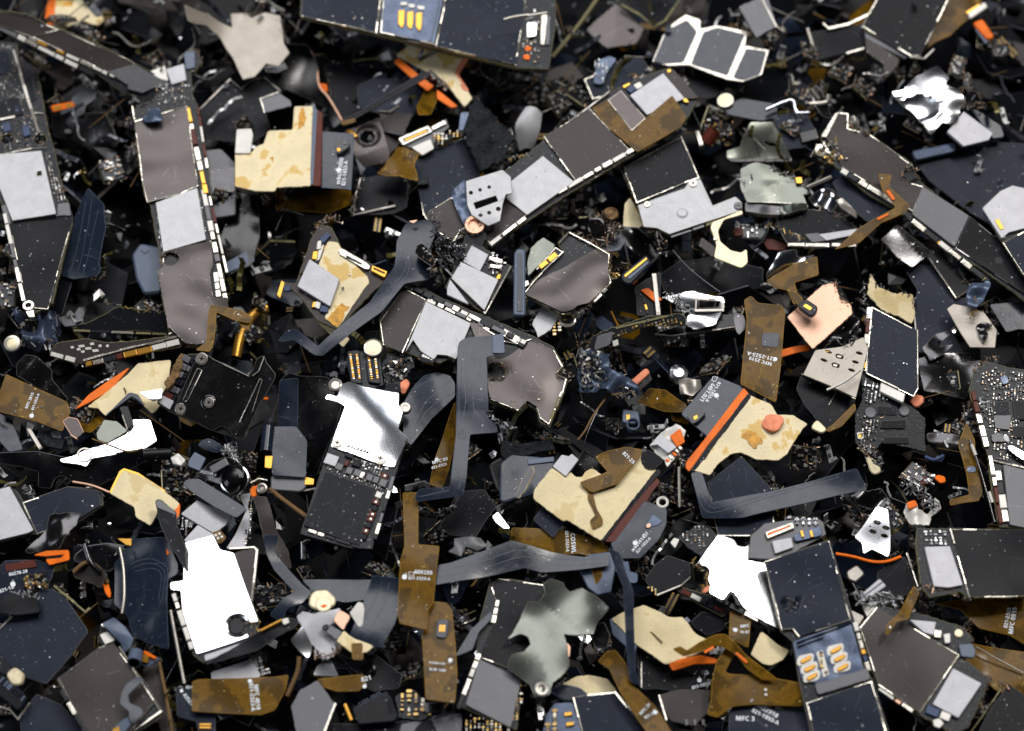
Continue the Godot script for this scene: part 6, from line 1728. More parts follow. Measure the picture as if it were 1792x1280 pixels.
	turned(o,"eyelet","copper",-0.55,-9.04,1.2,[2,0.3,1.9,0.7,1.3,0.6,1.2,0,0,0])
	fringe(o,[0.9,-8.9,0.7,-8.1,0.3,-7.5,-0.4,-7.3,-1.1,-7.4,-1.7,-7.9,-2,-8.6,-1.9,-9.4,-1.5,-10.1,-0.9,-10.4,-0.1,-10.4,0.5,-10,0.9,-9.3,0.9,-8.5],1.6,40,0.5,RUST,0.5)
	o = thing("shield_cover", "wrinkled black foil right of the two silver chips", "shield cover", [-1.9, 24.1, -13.8, 0.000, -0.050])
	slab(o,"cover","film_black",[-3,-1.4,1.8,-6.3,2.4,-2.7,2.4,3.9,-2.4,5.2],0,0.3,{wr=1,wf=0.12,jag=0.08})
	o = thing("connector_bar", "upright slate connector bar at upper centre", "connector", [1.5, 28.8, -14.6, 0.027, -0.058])
	slab(o,"bar","slate_plastic",[-0.8,-5.9,-0.3,-6.7,0.9,-6.5,0.9,7.1,-1,7],0,1.1,{bev=0.25})
	slab(o,"inset","slate",[-0.4,-5.8,0.5,-5.8,0.5,6.6,-0.5,6.5],1.1,0.16)

func pile_ah() -> void:
	var o: Node3D
	o = thing("circuit_board", "wrinkled dark foil board with bright lip at the picture centre", "circuit board", [11.8, 28.3, -16.2, 0.030, -0.050])
	slab(o,"board","pcb",[-2.7,-7.2,-0.5,-9.6,3.3,-7.3,7.5,-4.6,7.1,-1,7.7,1.6,3.1,6.6,1.3,7.1,0.4,8.7,-1.1,8,-2.3,8.5,-9.7,3.7,-7.9,1.1,-1.8,-5.3],0,0.7,{edge="pcb_edge",jag=0.14})
	slab(o,"shield_film","foil",[-2.4,-6.9,-0.5,-9.1,3.3,-6.9,7.3,-4.2,6.9,-0.8,7.4,1.9,3.1,6.5,1,7,0,7.9,-2.2,8.2,-9.4,4,-7.6,1.5,-1.6,-5.1],1.1,0.15,{wr=1.11,wf=0.07,jag=0.04,fold=[[35,0.03,-1],[134,-0.02,2]]})
	rim(o,"shield_frame","rim_metal",[-2.4,-6.8,-0.5,-9,3.3,-6.8,7.3,-4.1,6.9,-0.7,7.4,1.9,3.1,6.6,1,7,0,8,-2.2,8.3,-9.4,4,-7.6,1.5,-1.6,-5],0.8,0.57,0.22,true)
	slab(o,"slot","pcb",[-6.8,-1.5,-3.2,-5.7,-1.8,-4.7,-5.8,-0.8],1.2,0.3)
	row(o,"spring",["chip_white","solder","gold"],-6.34,-1.31,-2.43,-4.7,1.5,1.11,0.4,1.11,2.22,0.25)
	rim(o,"slot_frame","solder",[-6.8,-1.1,-3.2,-5.6,-1.8,-4.6,-5.8,-0.5],1.2,0.5,0.25,true)
	slab(o,"lug","solder",[-10,1.9,-8.7,1.4,-8.4,2.2,-9.5,2.9],1.2,0.6)
	fringe(o,[0.9,-8.9,3.3,-7,7.4,-4.5,7.1,-1.2],1,90,0.6,RUST,0.6)
	fringe(o,[7.4,1.7,3.1,6.6,0.7,8.7],0.8,50,0.5,PCB,0.5)
	row(o,"edge_contact",["dark_steel","solder","pcb"],4.02,5.82,7.49,2.29,0.5,0.67,0.6,1.11,2.67,0.25)
	o = thing("steel_plate", "pale grey-green plate peeking out left of the wrinkled foil board", "metal plate", [5.4, 25.2, -22.8, 0.074, 0.048])
	slab(o,"plate","steel_olive",[-2.2,4.8,-2.3,2,-1.6,-1.1,0.8,-3.4,3,-2,2.8,-0.6],0,0.3,{jag=0.08,wr=0.68})
	o = thing("chip_cover", "pale satin chip below the wrinkled foil board with crumbling edge", "chip", [6.3, 25.2, -7.8, 0.102, -0.018])
	slab(o,"chip","shield",[-2.3,0.5,-0.8,-2.4,1,-1.9,3.1,-0.9,1.2,2,-1.2,3.5],0,0.7,{jag=0.1})
	fringe(o,[-2.36,0.48,-1.75,-1.46,-0.84,-2.41],0.6,30,0.4,WHITE,0.5)
	speckle(o,"small_components",[0.6,2.1,3,-1,4.8,0,2.1,3.5],0.3,30,0.33,0.89,GOLD,0,0)
	turned(o,"eyelet","solder",4.68,-0.09,0.4,[1.7,0,1.7,0.5,1.4,0.6,1,0.4,1,0])
	o = thing("ring_terminal", "black ring terminal with crusted bead above the wrinkled foil board", "terminal", [17, 27.2, -27.7, 0.204, -0.258])
	turned(o,"ring","dark_steel",-0.15,-0.01,0,[1.75,0,1.75,1.2,1.4,1.3,1.15,1.1,1.15,0])
	slab(o,"bead","wood_pulp",[1.7,-2.8,2.6,-3.5,3.8,-3.2,4.3,-2.3,4,-1.4,3.1,-1,1.9,-1.6],0.6,1.2,{wr=0.8,wf=0.4,jag=0.2})
	fringe(o,[0.8,-1.7,2.6,-0.5,3.7,0.8,2.1,2.5,0.5,3.3,-1.9,2.1],0.6,130,0.8,RUST,0.9)
	o = thing("slate_flex", "slate flex stub beside the black ring terminal", "flex cable", [20, 25.7, -25, 0.068, -0.066])
	slab(o,"stub","slate",[-2.43,-0.29,1.24,-2.15,2.41,-0.12,1.17,1.81,-0.95,2.07,-2.15,1.37],0,0.4,{wr=0.6})
	o = thing("foil_roll", "cream stained foil cone below the speckled black square", "foil", [24, 21.5, -33.3, -0.042, -0.217])
	slab(o,"foil","cream_stained",[-1.7,2.2,-1.4,-2.3,-0.4,-3.6,1.1,-1,2.2,1.8,1.1,2.6],0,0.3,{wr=0.8,wf=0.1,bend=[0,0.05,1.5],jag=0.08})
	o = thing("gloss_pad", "glossy black padded lump under the cream foil cone", "plastic part", [25.4, 20, -27, 0.056, -0.136])
	slab(o,"pad","gloss_black",[-3.9,-4,-0.2,-3.7,1.3,-2.5,3.4,-0.9,3.7,1.7,0.2,5.5,-1.9,3.5,-2.7,-0.4],0,0.9,{wr=2,wf=0.1,bev=0.3})
	o = thing("board_connector", "small black connector with one gold line right of the wrinkled foil board", "connector", [24.3, 27.2, -18.2, 0.147, -0.016])
	slab(o,"body","black_plastic",[-2.6,1.5,2.2,-2.4,3,-0.8,-1.1,3.4,-2.3,2.8],0,1.3,{bev=0.3})
	slab(o,"gold_line","gold",[-2.12,1.56,2.26,-1.95,2.47,-1.6,-1.98,2.07],1.3,0.15)
	slab(o,"ridge","slate_plastic",[-1.52,2.13,2.46,-1.08,2.66,-0.73,-1.14,2.59],1.3,0.2)
	fringe(o,[-5.4,-0.1,-4.5,1.6,-3.2,-0.3,-2,-1.2],0.6,60,0.7,GOLD,0.8)
	o = thing("shield_cover", "dark upright frame with silver post right of centre", "shield cover", [27.1, 22, -15, -0.020, -0.050])
	slab(o,"panel","film_black",[-2.7,-1.8,2.3,-5.2,2.1,4,-2.4,4.1],0,0.4,{jag=0.08,wr=0.35,wf=0.06,cell=1.1})
	block(o,"post","steel",1.34,-0.06,0.4,8.91,0.89,0.8,85.22)
	slab(o,"amber_chip","orange",[-1.65,-0.99,-0.28,-1.43,2.46,1.01,1.18,1.52],0.6,0.4)
	row(o,"contact",["gold","pcb","pcb"],-1.19,0.54,-0.34,3.82,0.4,0.44,0.2,0.67,1.33,0.25)
	o = thing("shield_cover", "broad black sheet under the cream eye bracket", "shield cover", [39.8, 17.4, -21.8, 0.092, -0.167])
	slab(o,"sheet","film_black",[-10,-0.7,-6.3,-3.1,0.8,-4.1,10.5,-1.1,10,2.7,4.2,3.1,-1,3.6,-9.2,3.2],0,0.4,{wr=0.5,jag=0.08})
	rim(o,"lip","steel",[-10,0.1,-6,-1,-3.6,-1.2],0.4,0.4,0.3,false)
	o = thing("thin_wire", "thin dark wire running down right under the cream eye bracket", "wire", [36, 24.1, -19.4, 0.013, 0.072])
	wire(o,"wire","dark_steel",[-4,-5.7,-1.1,-1.1,-1.6,-0.9,2.1,1.7,-0.7,5,4.4,-0.4],0.17,0)
	o = thing("torn_shield", "torn blue-white shield with a small rectangular window, right of centre", "metal shield", [36.7, 25.2, -10.9, 0.040, -0.040])
	slab(o,"plate","mirror",[-6.9,-2.8,-4.8,-3,-0.9,-3.4,4.8,-1.7,4.8,0.4,4,1.6,3.1,3.5,-1.1,4.7,-2.7,3.4,-1.8,0.8,-4,-0.5,-5.8,-1.9],0,0.3,{jag=0.15,wr=0.9,wf=0.11,holes=[[-0.02,-1.39,4.1,-1.05,3.92,0.09,-0.12,0.11]]})
	rim(o,"window_frame","steel",[-0.5,-1.7,4.7,-1.3,4.5,0.9,-0.7,0.9],0.4,0.5,0.5,true)
	fringe(o,[-6.6,-2.8,-4,-1.7,-1.8,0.6,-4.6,0.2],0.6,60,0.7,WHITE,0.6)
	o = thing("shield_cover", "glossy black slab with pale front edge below the torn window shield", "shield cover", [37.5, 22.6, -8.8, 0.008, -0.110])
	slab(o,"slab","gloss_black",[-3.8,-1.6,6.4,-1.5,6.3,0.8,-6.3,2.6,-9.3,2.2,-3.2,0.3],0,0.8)
	rim(o,"edge","steel",[-9.3,2.3,-6.3,2.6,6.3,0.8],0.2,0.6,0.5,false)
	slab(o,"end_piece","dark_steel",[6.1,-2.1,7.9,-1.4,8.4,1.1,7,2.8,6.3,1.4],0.6,0.5,{wr=0.4,jag=0.08})
	o = thing("circuit_board", "edge-on green-edged board with gold dotted underside right of centre", "circuit board", [22.4, 24.1, -6, 0.136, -0.386])
	slab(o,"board","pcb",[-6.5,0.3,-2.5,-1.2,3.5,-2.7,10.7,-3.2,11.7,-2.2,11.5,-0.9,5.9,-1.2,2.8,-0.9,-2,0.6,-5.8,3.1,-7.7,5.1,-9.6,7,-10.1,6.1],0,1,{edge="pcb_edge",jag=0.17})
	row(o,"edge_contact",["pcb_edge","pcb_edge","solder"],-1.93,-1.04,10.75,-3.2,0.6,0.44,0.6,3.33,6.67,0.25)
	speckle(o,"small_components",[-5.6,0.4,3.5,-1.8,11.3,-2.2,11.2,-1,2.8,-0.9,-2.6,0.9,-6.4,3.3],1,90,0.22,0.67,GOLD,-15,0)
	slab(o,"chip","film_grey",[-5.6,0.4,-2.5,-0.3,-3.3,2.1,-6.3,3.1],1,0.5,{jag=0.08})
	slab(o,"small_chip","chip_white",[-2.63,1.65,-1.71,1.26,-1.61,2.31,-2.52,2.56],1,0.6)

func pile_ai() -> void:
	var o: Node3D
	o = thing("crumpled_foil", "crushed board corner with blue coils below the green-edged board", "board scrap", [17.4, 25.2, 3.6, 0.007, -0.108])
	slab(o,"scrap","blue_steel",[-3.7,-4.5,-0.7,-5.1,1.6,-4.2,1.3,-1,6.3,1.5,7.4,4,3.3,4,-0.2,2.7,-4.4,3.9,-4.9,0.2],0,0.4,{wr=2,wf=0.2,jag=0.35})
	speckle(o,"small_components",[-4.3,-4,-0.2,-4.6,-0.2,2.9,-4.4,3.5],1,90,0.33,1,PCB,0,0.7)
	fringe(o,[-3.7,-4.4,-0.8,0.3,6.3,2.2,3.3,4],0.6,90,0.9,PCB,1.2)
	o = thing("steel_clip", "ribbed steel clip standing near the green-edged board", "clip", [18.1, 21.5, -9.1, 0.036, -0.372])
	slab(o,"clip","blue_steel",[-1.8,-0.14,-0.57,-1.63,1.81,0.22,1.19,1.42,-0.61,1.09],0,0.6,{bev=0.2})
	o = thing("gold_pin", "thin gold pin standing in the dark gap right of centre", "pin", [20.2, 22, -10.3, 0.033, -0.011])
	wire(o,"pin","gold",[-0.73,-1.26,0.53,0.58,1.26,-0.53],0.22,0)
	o = thing("amber_flex", "wide amber flex with white upside-down numbers right of centre", "flex cable", [48.7, 27.2, -1.4, 0.000, -0.040])
	slab(o,"strip","kapton",[-3.3,-10.1,-2,-11,-0.7,-9.5,3.9,-8.9,4.5,-7.6,3.2,3.9,2,11.5,-4.6,7.7,-2.9,-5.8],0,0.2,{wr=0.4,wf=0.07})
	words(o,"821-2523-A",2.5,2.07,-2.93,0.62,0.24,"white_ink")
	words(o,"MFC 2519",1.72,3.19,-2.52,1.75,0.24,"white_ink")
	emblem(o,2.18,2.71,0.24,1.11,190,"white_ink")
	slab(o,"grey_patch","slate",[0,-3,3.2,-2.9,2.8,0,-0.3,-0.2],0.2,0.16)
	o = thing("circuit_board", "black board end with torn bright front edge below the olive bent cover", "circuit board", [59.6, 22.6, -31.4, 0.050, -0.140])
	slab(o,"board","film_black",[-6.5,-1.3,-0.7,-2.4,5.1,-1.6,9.2,1.7,10.2,3.3,9,5.4,0.8,5.7,-4.6,4.9,-6.3,1.3],0,0.7,{edge="solder",jag=0.12})
	slab(o,"chip","chip_label",[1.6,3.2,9.1,2.2,9.5,3.2,3,4.4],0.7,0.6)
	slab(o,"chip","chip_grey",[-1.2,3,1.5,2.8,2.7,4.4,0.2,4.7],0.7,0.4)
	row(o,"edge_contact",["solder","chip_white","solder"],-4.62,4.93,9.01,5.43,0.1,0.78,0.7,1.78,4.89,0.25)
	fringe(o,[-8.4,0.6,-6,1.3,-2.4,3.6,-1.8,4],0.6,60,0.6,GOLD,0.5)
	fringe(o,[1.5,-2.8,5.1,-1.5,7.4,0.6],0.6,40,0.6,RUST,0.5)
	o = thing("orange_strip", "dark orange strip glimpsed below the pink copper square", "foil", [55.5, 20.5, -4, 0.011, -0.117])
	slab(o,"strip","orange",[-2.9,0.1,0.2,-0.7,2.7,-1,3.2,0,0.1,0.6,-2.8,1.5],0,0.3)
	o = thing("orange_strip", "brown-orange strip in the gap below the cream eye bracket", "foil", [52.6, 19.4, -27.9, 0.046, -0.134])
	slab(o,"strip","brown_stripe",[-2.55,-1.35,-0.12,-0.97,2.73,0.39,1.94,1.35,-1.41,0.95],0,0.3)
	o = thing("black_connector", "speckled black connector inside the cream eye bracket", "connector", [48.1, 20.5, -30.6, 0.049, -0.039])
	slab(o,"body","gloss_black",[-3.3,0.1,-1.2,-1.2,2.2,-0.8,3.1,0.2,1.8,2.2,-2.2,1.8],0,1,{bev=0.25})
	slab(o,"red_clip","brown_stripe",[-3.8,0.6,-2.1,-0.2,-1.9,1.6,-3.4,1.8],0.6,0.8)
	speckle(o,"small_components",[-3.3,0.1,-1.2,-1.2,2.2,-0.8,3.1,0.2,1.8,2.2,-2.2,1.8],1,20,0.33,0.78,WHITE,0,0)
	wire(o,"cable","black_plastic",[3.16,0.68,1.95,2.02,3.18,1.59,0.15,4.64,1.21],0.33,0)
	o = thing("circuit_board", "central board with dark foil ends, white square shield and torn round hole", "circuit board", [-6.8, 26.7, -1.2, 0.020, -0.030])
	slab(o,"board","pcb",[-14.5,-14.5,-12.6,-13.7,-5,-9.7,3,-6,10.6,-2.5,14.8,0,15.9,2,16.7,4.1,15.6,5.8,17.4,6.5,16.7,9.8,14,16.7,12.1,15.5,11.4,12.9,9.7,11.7,8.1,13.5,2.4,11.1,-3.8,1.5,-7.1,3.1,-11,1.8,-14.4,0.4,-18.5,-1.5,-19,-6.2],0,0.9,{edge="pcb_edge",jag=0.1})
	slab(o,"shield_film","film",[-14.2,-12.6,-9.9,-10,-14.4,1,-18.2,-0.8,-18.8,-5.6],1.2,0.15,{wr=0.2,jag=0.08})
	rim(o,"shield_frame","rim_metal",[-14.2,-12.5,-9.9,-10,-14.4,1,-18.1,-0.7,-18.8,-5.5],0.9,0.57,0.22,true)
	slab(o,"shield","shield",[-9.9,-9.5,-1.2,-4.8,-4,2.7,-5.7,1.9,-7.6,1.7,-8.3,2.7,-10.7,1,-12.3,-1.5,-13.7,1],0.9,0.9,{wr=0.05})
	slab(o,"shield_film","foil",[-1.4,-5.1,0.4,-4.8,5.3,-1.1,7.8,-0.6,10.6,-1.6,14.8,0.9,16.5,4.3,15.3,5.7,17.2,6.9,16.5,9.8,13.8,16.1,12.3,14.9,11.6,12.6,9.7,11.4,7.9,13.3,2.6,10.8,1.5,3.9,0.4,-0.3],1.2,0.15,{wr=0.72,wf=0.07,hole_jag=0.1,jag=0.08,fold=[[113,0.03,-1],[239,-0.03,2]],rounds=[[3.73,5.12,1.54]]})
	rim(o,"shield_frame","rim_metal",[-1.4,-5,0.4,-4.7,5.3,-1.1,7.8,-0.6,10.6,-1.5,14.8,1,16.5,4.3,15.3,5.8,17.2,7,16.5,9.8,13.8,16.2,12.3,15,11.6,12.6,9.7,11.4,7.9,13.3,2.7,10.9,1.5,4,0.4,-0.3],0.9,0.57,0.22,true)
	turned(o,"hole_dark","black_plastic",3.72,4.94,0.92,[1.7,0.4,1.5,0,0,0])  # painted darkness of the torn hole, a black dish on the board
	fringe(o,[5.5,5.2,5.28,6.12,4.69,6.8,3.87,7.09,3.01,6.92,2.33,6.32,1.99,5.44,2.09,4.5,2.58,3.72,3.36,3.31,4.24,3.35,4.99,3.84,5.43,4.67,5.46,5.61],1.5,100,0.42,RUST,0.3)
	row(o,"edge_contact",["solder","chip_white","solder","pcb","chip_white","chip_grey"],-13.87,-13.4,9.48,-0.61,0.9,1,0.8,1,3.33,0.25)
	row(o,"edge_contact",["solder","chip_white","solder","pcb","chip_white","chip_grey"],-9.65,-10.17,2.6,-3.84,0.9,0.89,0.6,0.89,2.22,0.25)
	row(o,"edge_contact",["pcb","solder","chip_white"],5.05,-3.17,9.5,-0.21,1,1.56,0.5,1.11,1.78,0.25)
	row(o,"edge_contact",["solder","chip_white","pcb_edge"],16.47,9.55,13.84,16.03,0.9,0.67,0.6,1.11,3.33,0.25)
	slab(o,"chip_array","chip_black",[-11.2,1.6,-10.6,1.2,-8,2.3,-8.5,3.3,-11,2.6],0.9,0.5)
	row(o,"pad",["chip_white"],-10.55,1.72,-8.32,2.71,1.4,0.56,0.15,0.44,0.56,0.1)
	fringe(o,[-14,1.1,-12.8,-1.9,-11.3,-1.5],1.2,80,0.5,DARK,0.6)
	fringe(o,[-8.1,1.3,-6.3,1,-4.2,2.7],1,70,0.5,RUST,0.5)
	fringe(o,[6.7,11.7,7.9,12.4,9.4,11.1],1.2,30,0.5,GOLD,0.5)
	fringe(o,[15.4,7.3,16.9,4.8,16,3.5],1.2,30,0.4,RUST,0.5)
	o = thing("slate_flex", "slate stepped flex cable with fine tracks hanging from the white shield", "flex cable", [-8.2, 31.9, 13.5, 0.020, -0.020])
	slab(o,"cable","slate",[-2.2,-12.6,-1.9,-13.8,-0.7,-14.6,6.5,-15.2,6.7,-11.5,3.2,-10.4,3.4,-8.7,3.7,2.5,5.2,3.6,5.5,5.2,0.2,5.4,-0.4,14.1,-1,17.7,-3.1,18,-9.8,18.9,-10,17.7,-9.1,16.5,-3.4,16.1,-2.4,5.4],0,0.16,{wr=1.05,wf=0.04,fold=[[272,0.03,-1],[155,-0.04,0]]})
	slab(o,"stiffener","slate_plastic",[4.5,-15,6.5,-15.1,6.8,-11.2,4.6,-11.2],0.26,0.25)
	tracks(o,"slate_track",[[-0.9,-11.2,-1.1,-7.3,-0.6,-1.6,-1.1,3.8,2.1,4.4],[0.2,-11.1,0.3,-7.3,1,-6,0.9,0,2.9,2.9],[1.7,-11.1,1.7,-7.6,2.6,-6.3,2.5,-0.9],[-1.8,-11.2,-1.8,2.8,-0.5,4.7,-0.8,9.1],[-1.3,6.6,-1.3,14,-1.9,16.5],[-9.1,18,-3.6,16.8]],0.17,0.07)
	rim(o,"window","slate_track",[-2,4.9,-0.7,4.9,-0.8,6,-2,5.9],0.25,0.05,0.07,true)
	fringe(o,[3.7,1.2,5.3,3.4,7.9,3.7,8.2,4.3,6.4,6.8],0.6,50,0.7,DARK,0.4)
	o = thing("clear_tape", "torn smoky tape flap at the elbow of the stepped flex", "tape", [-1.9, 32.2, 18.2, 0.084, -0.168])
	slab(o,"flap","dark_steel",[-1.31,-0.83,1.32,-1.63,1.88,-0.57,0.13,0.12,0.11,1.91,-0.49,2.78,-0.9,0.98],0,0.12,{wr=1.2,wf=0.2,jag=0.08})
	o = thing("slate_flex", "broad slate flex blade right of the gleaming silver shield", "flex cable", [-16.5, 25.7, 9.6, -0.080, -0.050])
	slab(o,"blade","slate",[-4.4,7.4,-4.2,0,-2.5,-3.3,-0.5,-5.9,1.9,-6.8,4.5,-6.2,5.5,-4.5,5.5,-1.6,1.1,3.3,-2.9,9.4],0,0.16,{wr=1.35,wf=0.04,fold=[[339,0.04,3],[259,-0.06,0]]})
	tracks(o,"slate_track",[[4.8,-5.4,-0.4,0.5,-3.5,8.8],[5.5,-2.6,0.5,1.4,-2.9,7.8],[-2.5,-2.6,-0.8,-4,1,-5.3]],0.17,0.07)
	o = thing("amber_flex", "amber flex blade with white emblem left of the stepped slate cable", "flex cable", [-12.9, 23.6, 19.3, 0.120, -0.060])
	slab(o,"blade","kapton",[-2.9,6.2,-1.9,1.3,1.1,-7.6,2,-10.2,2.2,-2.6,0.8,3.6,-0.6,7.2],0,0.2,{bend=[0,0.05,-1],wr=0.3})
	emblem(o,-1.47,1.36,0.5,1,-10,"white_ink")
	words(o,"821-2523",-2.39,3.59,0.56,2.96,0.6,"white_ink")
	words(o,"MFC 09",-2.25,2.66,0.71,2.03,0.6,"white_ink")
	o = thing("circuit_board", "board with gleaming silver shield above a big black square chip", "circuit board", [-30.3, 29.3, 26.2, 0.020, 0.000])
	slab(o,"board","pcb",[-4.4,-5.3,-1.8,-13.5,8.8,-8,10.3,-6.4,8.6,-0.5,4.7,13.1,4.3,15.4,0,15.1,-9.3,12.2,-8.8,10.3],0,0.9,{edge="dark_steel",jag=0.07})
	slab(o,"shield","mirror",[-5.4,-15,-4.8,-15.9,-3,-15.6,-2.2,-18,-0.8,-18.5,2.2,-17.2,8.9,-14.8,8.8,-12.7,9.7,-11.3,8.7,-8.3,10.6,-6.6,8.1,-1,5.6,-1.5,-4,-5.4,-1.5,-13.7,-3,-14.6],1,0.3,{jag=0.03,wr=0.22,wf=0.09,bend=[[-35,0.03,5.5],[200,0.02,5]],dents=[[1.31,-4.76,2.22,0.29,20,0.22]]})
	screw(o,"solder",-2.78,-5.99,1.3,0.78,0.3)
	screw(o,"solder",5.47,-2.68,1.3,0.89,0.3)
	rim(o,"slot_shade_line","steel",[-1,-5.8,3.6,-4.1,3.5,-3.7,-1.2,-5.3],1.2,0.16,0.12,true)  # darker steel line paints the shade along the slot
	rim(o,"fold_shade_line","steel",[2.4,-16.8,8.5,-14.5],1.2,0.16,0.12,false)  # darker steel line paints the shade along the fold
	turned(o,"screw_boss","steel",9.96,-13.49,0.4,[1.15,-0.4,1.15,0.4,0.95,0.6,0.5,0.6,0.45,0.45,0,0.45])
	turned(o,"screw_boss","steel",-3.51,-18.34,0.6,[1.3,-0.4,1.3,0.4,1,0.5,0.8,0.3,0,0.3])
	slab(o,"processor","chip_black",[-4.9,0,4.5,3.5,1.6,14.7,-8.6,10.6],0.9,0.7,{wr=0.03})
	block(o,"chip","chip_label",-3.84,-2.54,0.9,2.37,2.08,0.55,20.72)
	block(o,"chip","chip_grey",-2.29,-1.11,0.9,1.3,1.31,0.55,20.71)
	block(o,"chip","brown_stripe",-0.92,-1.82,0.9,0.71,1.13,0.55,20.73)
	block(o,"chip","chip_grey",-0.37,-0.25,0.9,1.18,1.31,0.55,20.7)
	block(o,"chip","chip_grey",1.15,0.17,0.9,1.3,1.31,0.55,20.71)
	block(o,"chip","solder",2.08,0.65,0.9,0.77,1.31,0.55,20.7)
	block(o,"chip","chip_grey",3.48,1.13,0.9,1.18,1.31,0.55,20.7)
	block(o,"chip","chip_grey",4.7,1.61,0.9,1.06,1.31,0.55,20.7)
	block(o,"chip","chip_grey",6.04,2.24,0.9,1.41,1.49,0.55,20.7)
	block(o,"chip","brown_stripe",6.3,0.84,0.9,1.29,1.19,0.55,20.73)
	block(o,"chip","chip_black",0.96,-1.8,0.9,1.53,1.37,0.55,20.74)
	block(o,"chip","chip_white",5.28,4.72,0.9,1.17,1.13,0.55,20.66)
	block(o,"chip","brown_stripe",4.79,6.11,0.9,1.29,1.01,0.55,20.63)
	block(o,"chip","chip_black",4.47,7.35,0.9,1.17,1.07,0.55,20.61)
	block(o,"chip","brown_stripe",4.15,8.58,0.9,1.28,1.01,0.55,20.58)
	block(o,"chip","brown_stripe",3.8,9.6,0.9,1.17,1.01,0.55,20.56)
	block(o,"chip","chip_black",3.45,10.73,0.9,1.22,1.13,0.55,20.54)
	block(o,"chip","brown_stripe",2.99,11.96,0.9,1.22,1.07,0.55,20.52)
	block(o,"chip","chip_black",2.59,13.09,0.9,1.22,1.07,0.55,20.5)
	block(o,"chip","chip_black",-0.39,-3.45,0.9,1.66,1.07,0.55,20.76)
	turned(o,"solder_dot","solder",4.79,6.21,1.45,[0.3,0,0.2,0.12,0,0.14])
	turned(o,"solder_dot","solder",4.21,8.68,1.45,[0.3,0,0.2,0.12,0,0.14])
	turned(o,"solder_dot","solder",3.89,9.66,1.45,[0.3,0,0.2,0.12,0,0.14])
	turned(o,"solder_dot","solder",3.08,12.02,1.45,[0.3,0,0.2,0.12,0,0.14])
	turned(o,"solder_dot","solder",2.09,0.9,1.45,[0.3,0,0.2,0.12,0,0.14])
	turned(o,"solder_dot","solder",6.36,0.9,1.45,[0.3,0,0.2,0.12,0,0.14])
	row(o,"edge_contact",["solder","pcb","chip_grey","solder"],7.94,0.99,4.74,13.64,0.9,0.67,0.5,1.11,2.89,0.25)
	row(o,"edge_contact",["solder","pcb","solder"],-7.76,11.66,1.77,15.1,0.9,0.56,0.4,1.11,2.89,0.25)
	speckle(o,"small_components",[-0.1,-3,6,-1.1,5.5,0.8,-0.4,-1.8],1,70,0.17,0.5,PCB,19,0)
	speckle(o,"small_components",[-5,-1.5,7.2,3,6.7,3.9,-5,-0.4],1,60,0.17,0.44,PCB,19,0)
	speckle(o,"small_components",[4.4,3.3,6.4,3.9,2.3,15,1.4,14.4],1,60,0.17,0.44,PCB,19,0)
	row(o,"contact",["chip_white"],6.31,-0.83,7.61,-0.66,0.9,0.44,0.3,0.56,0.89,0.25)

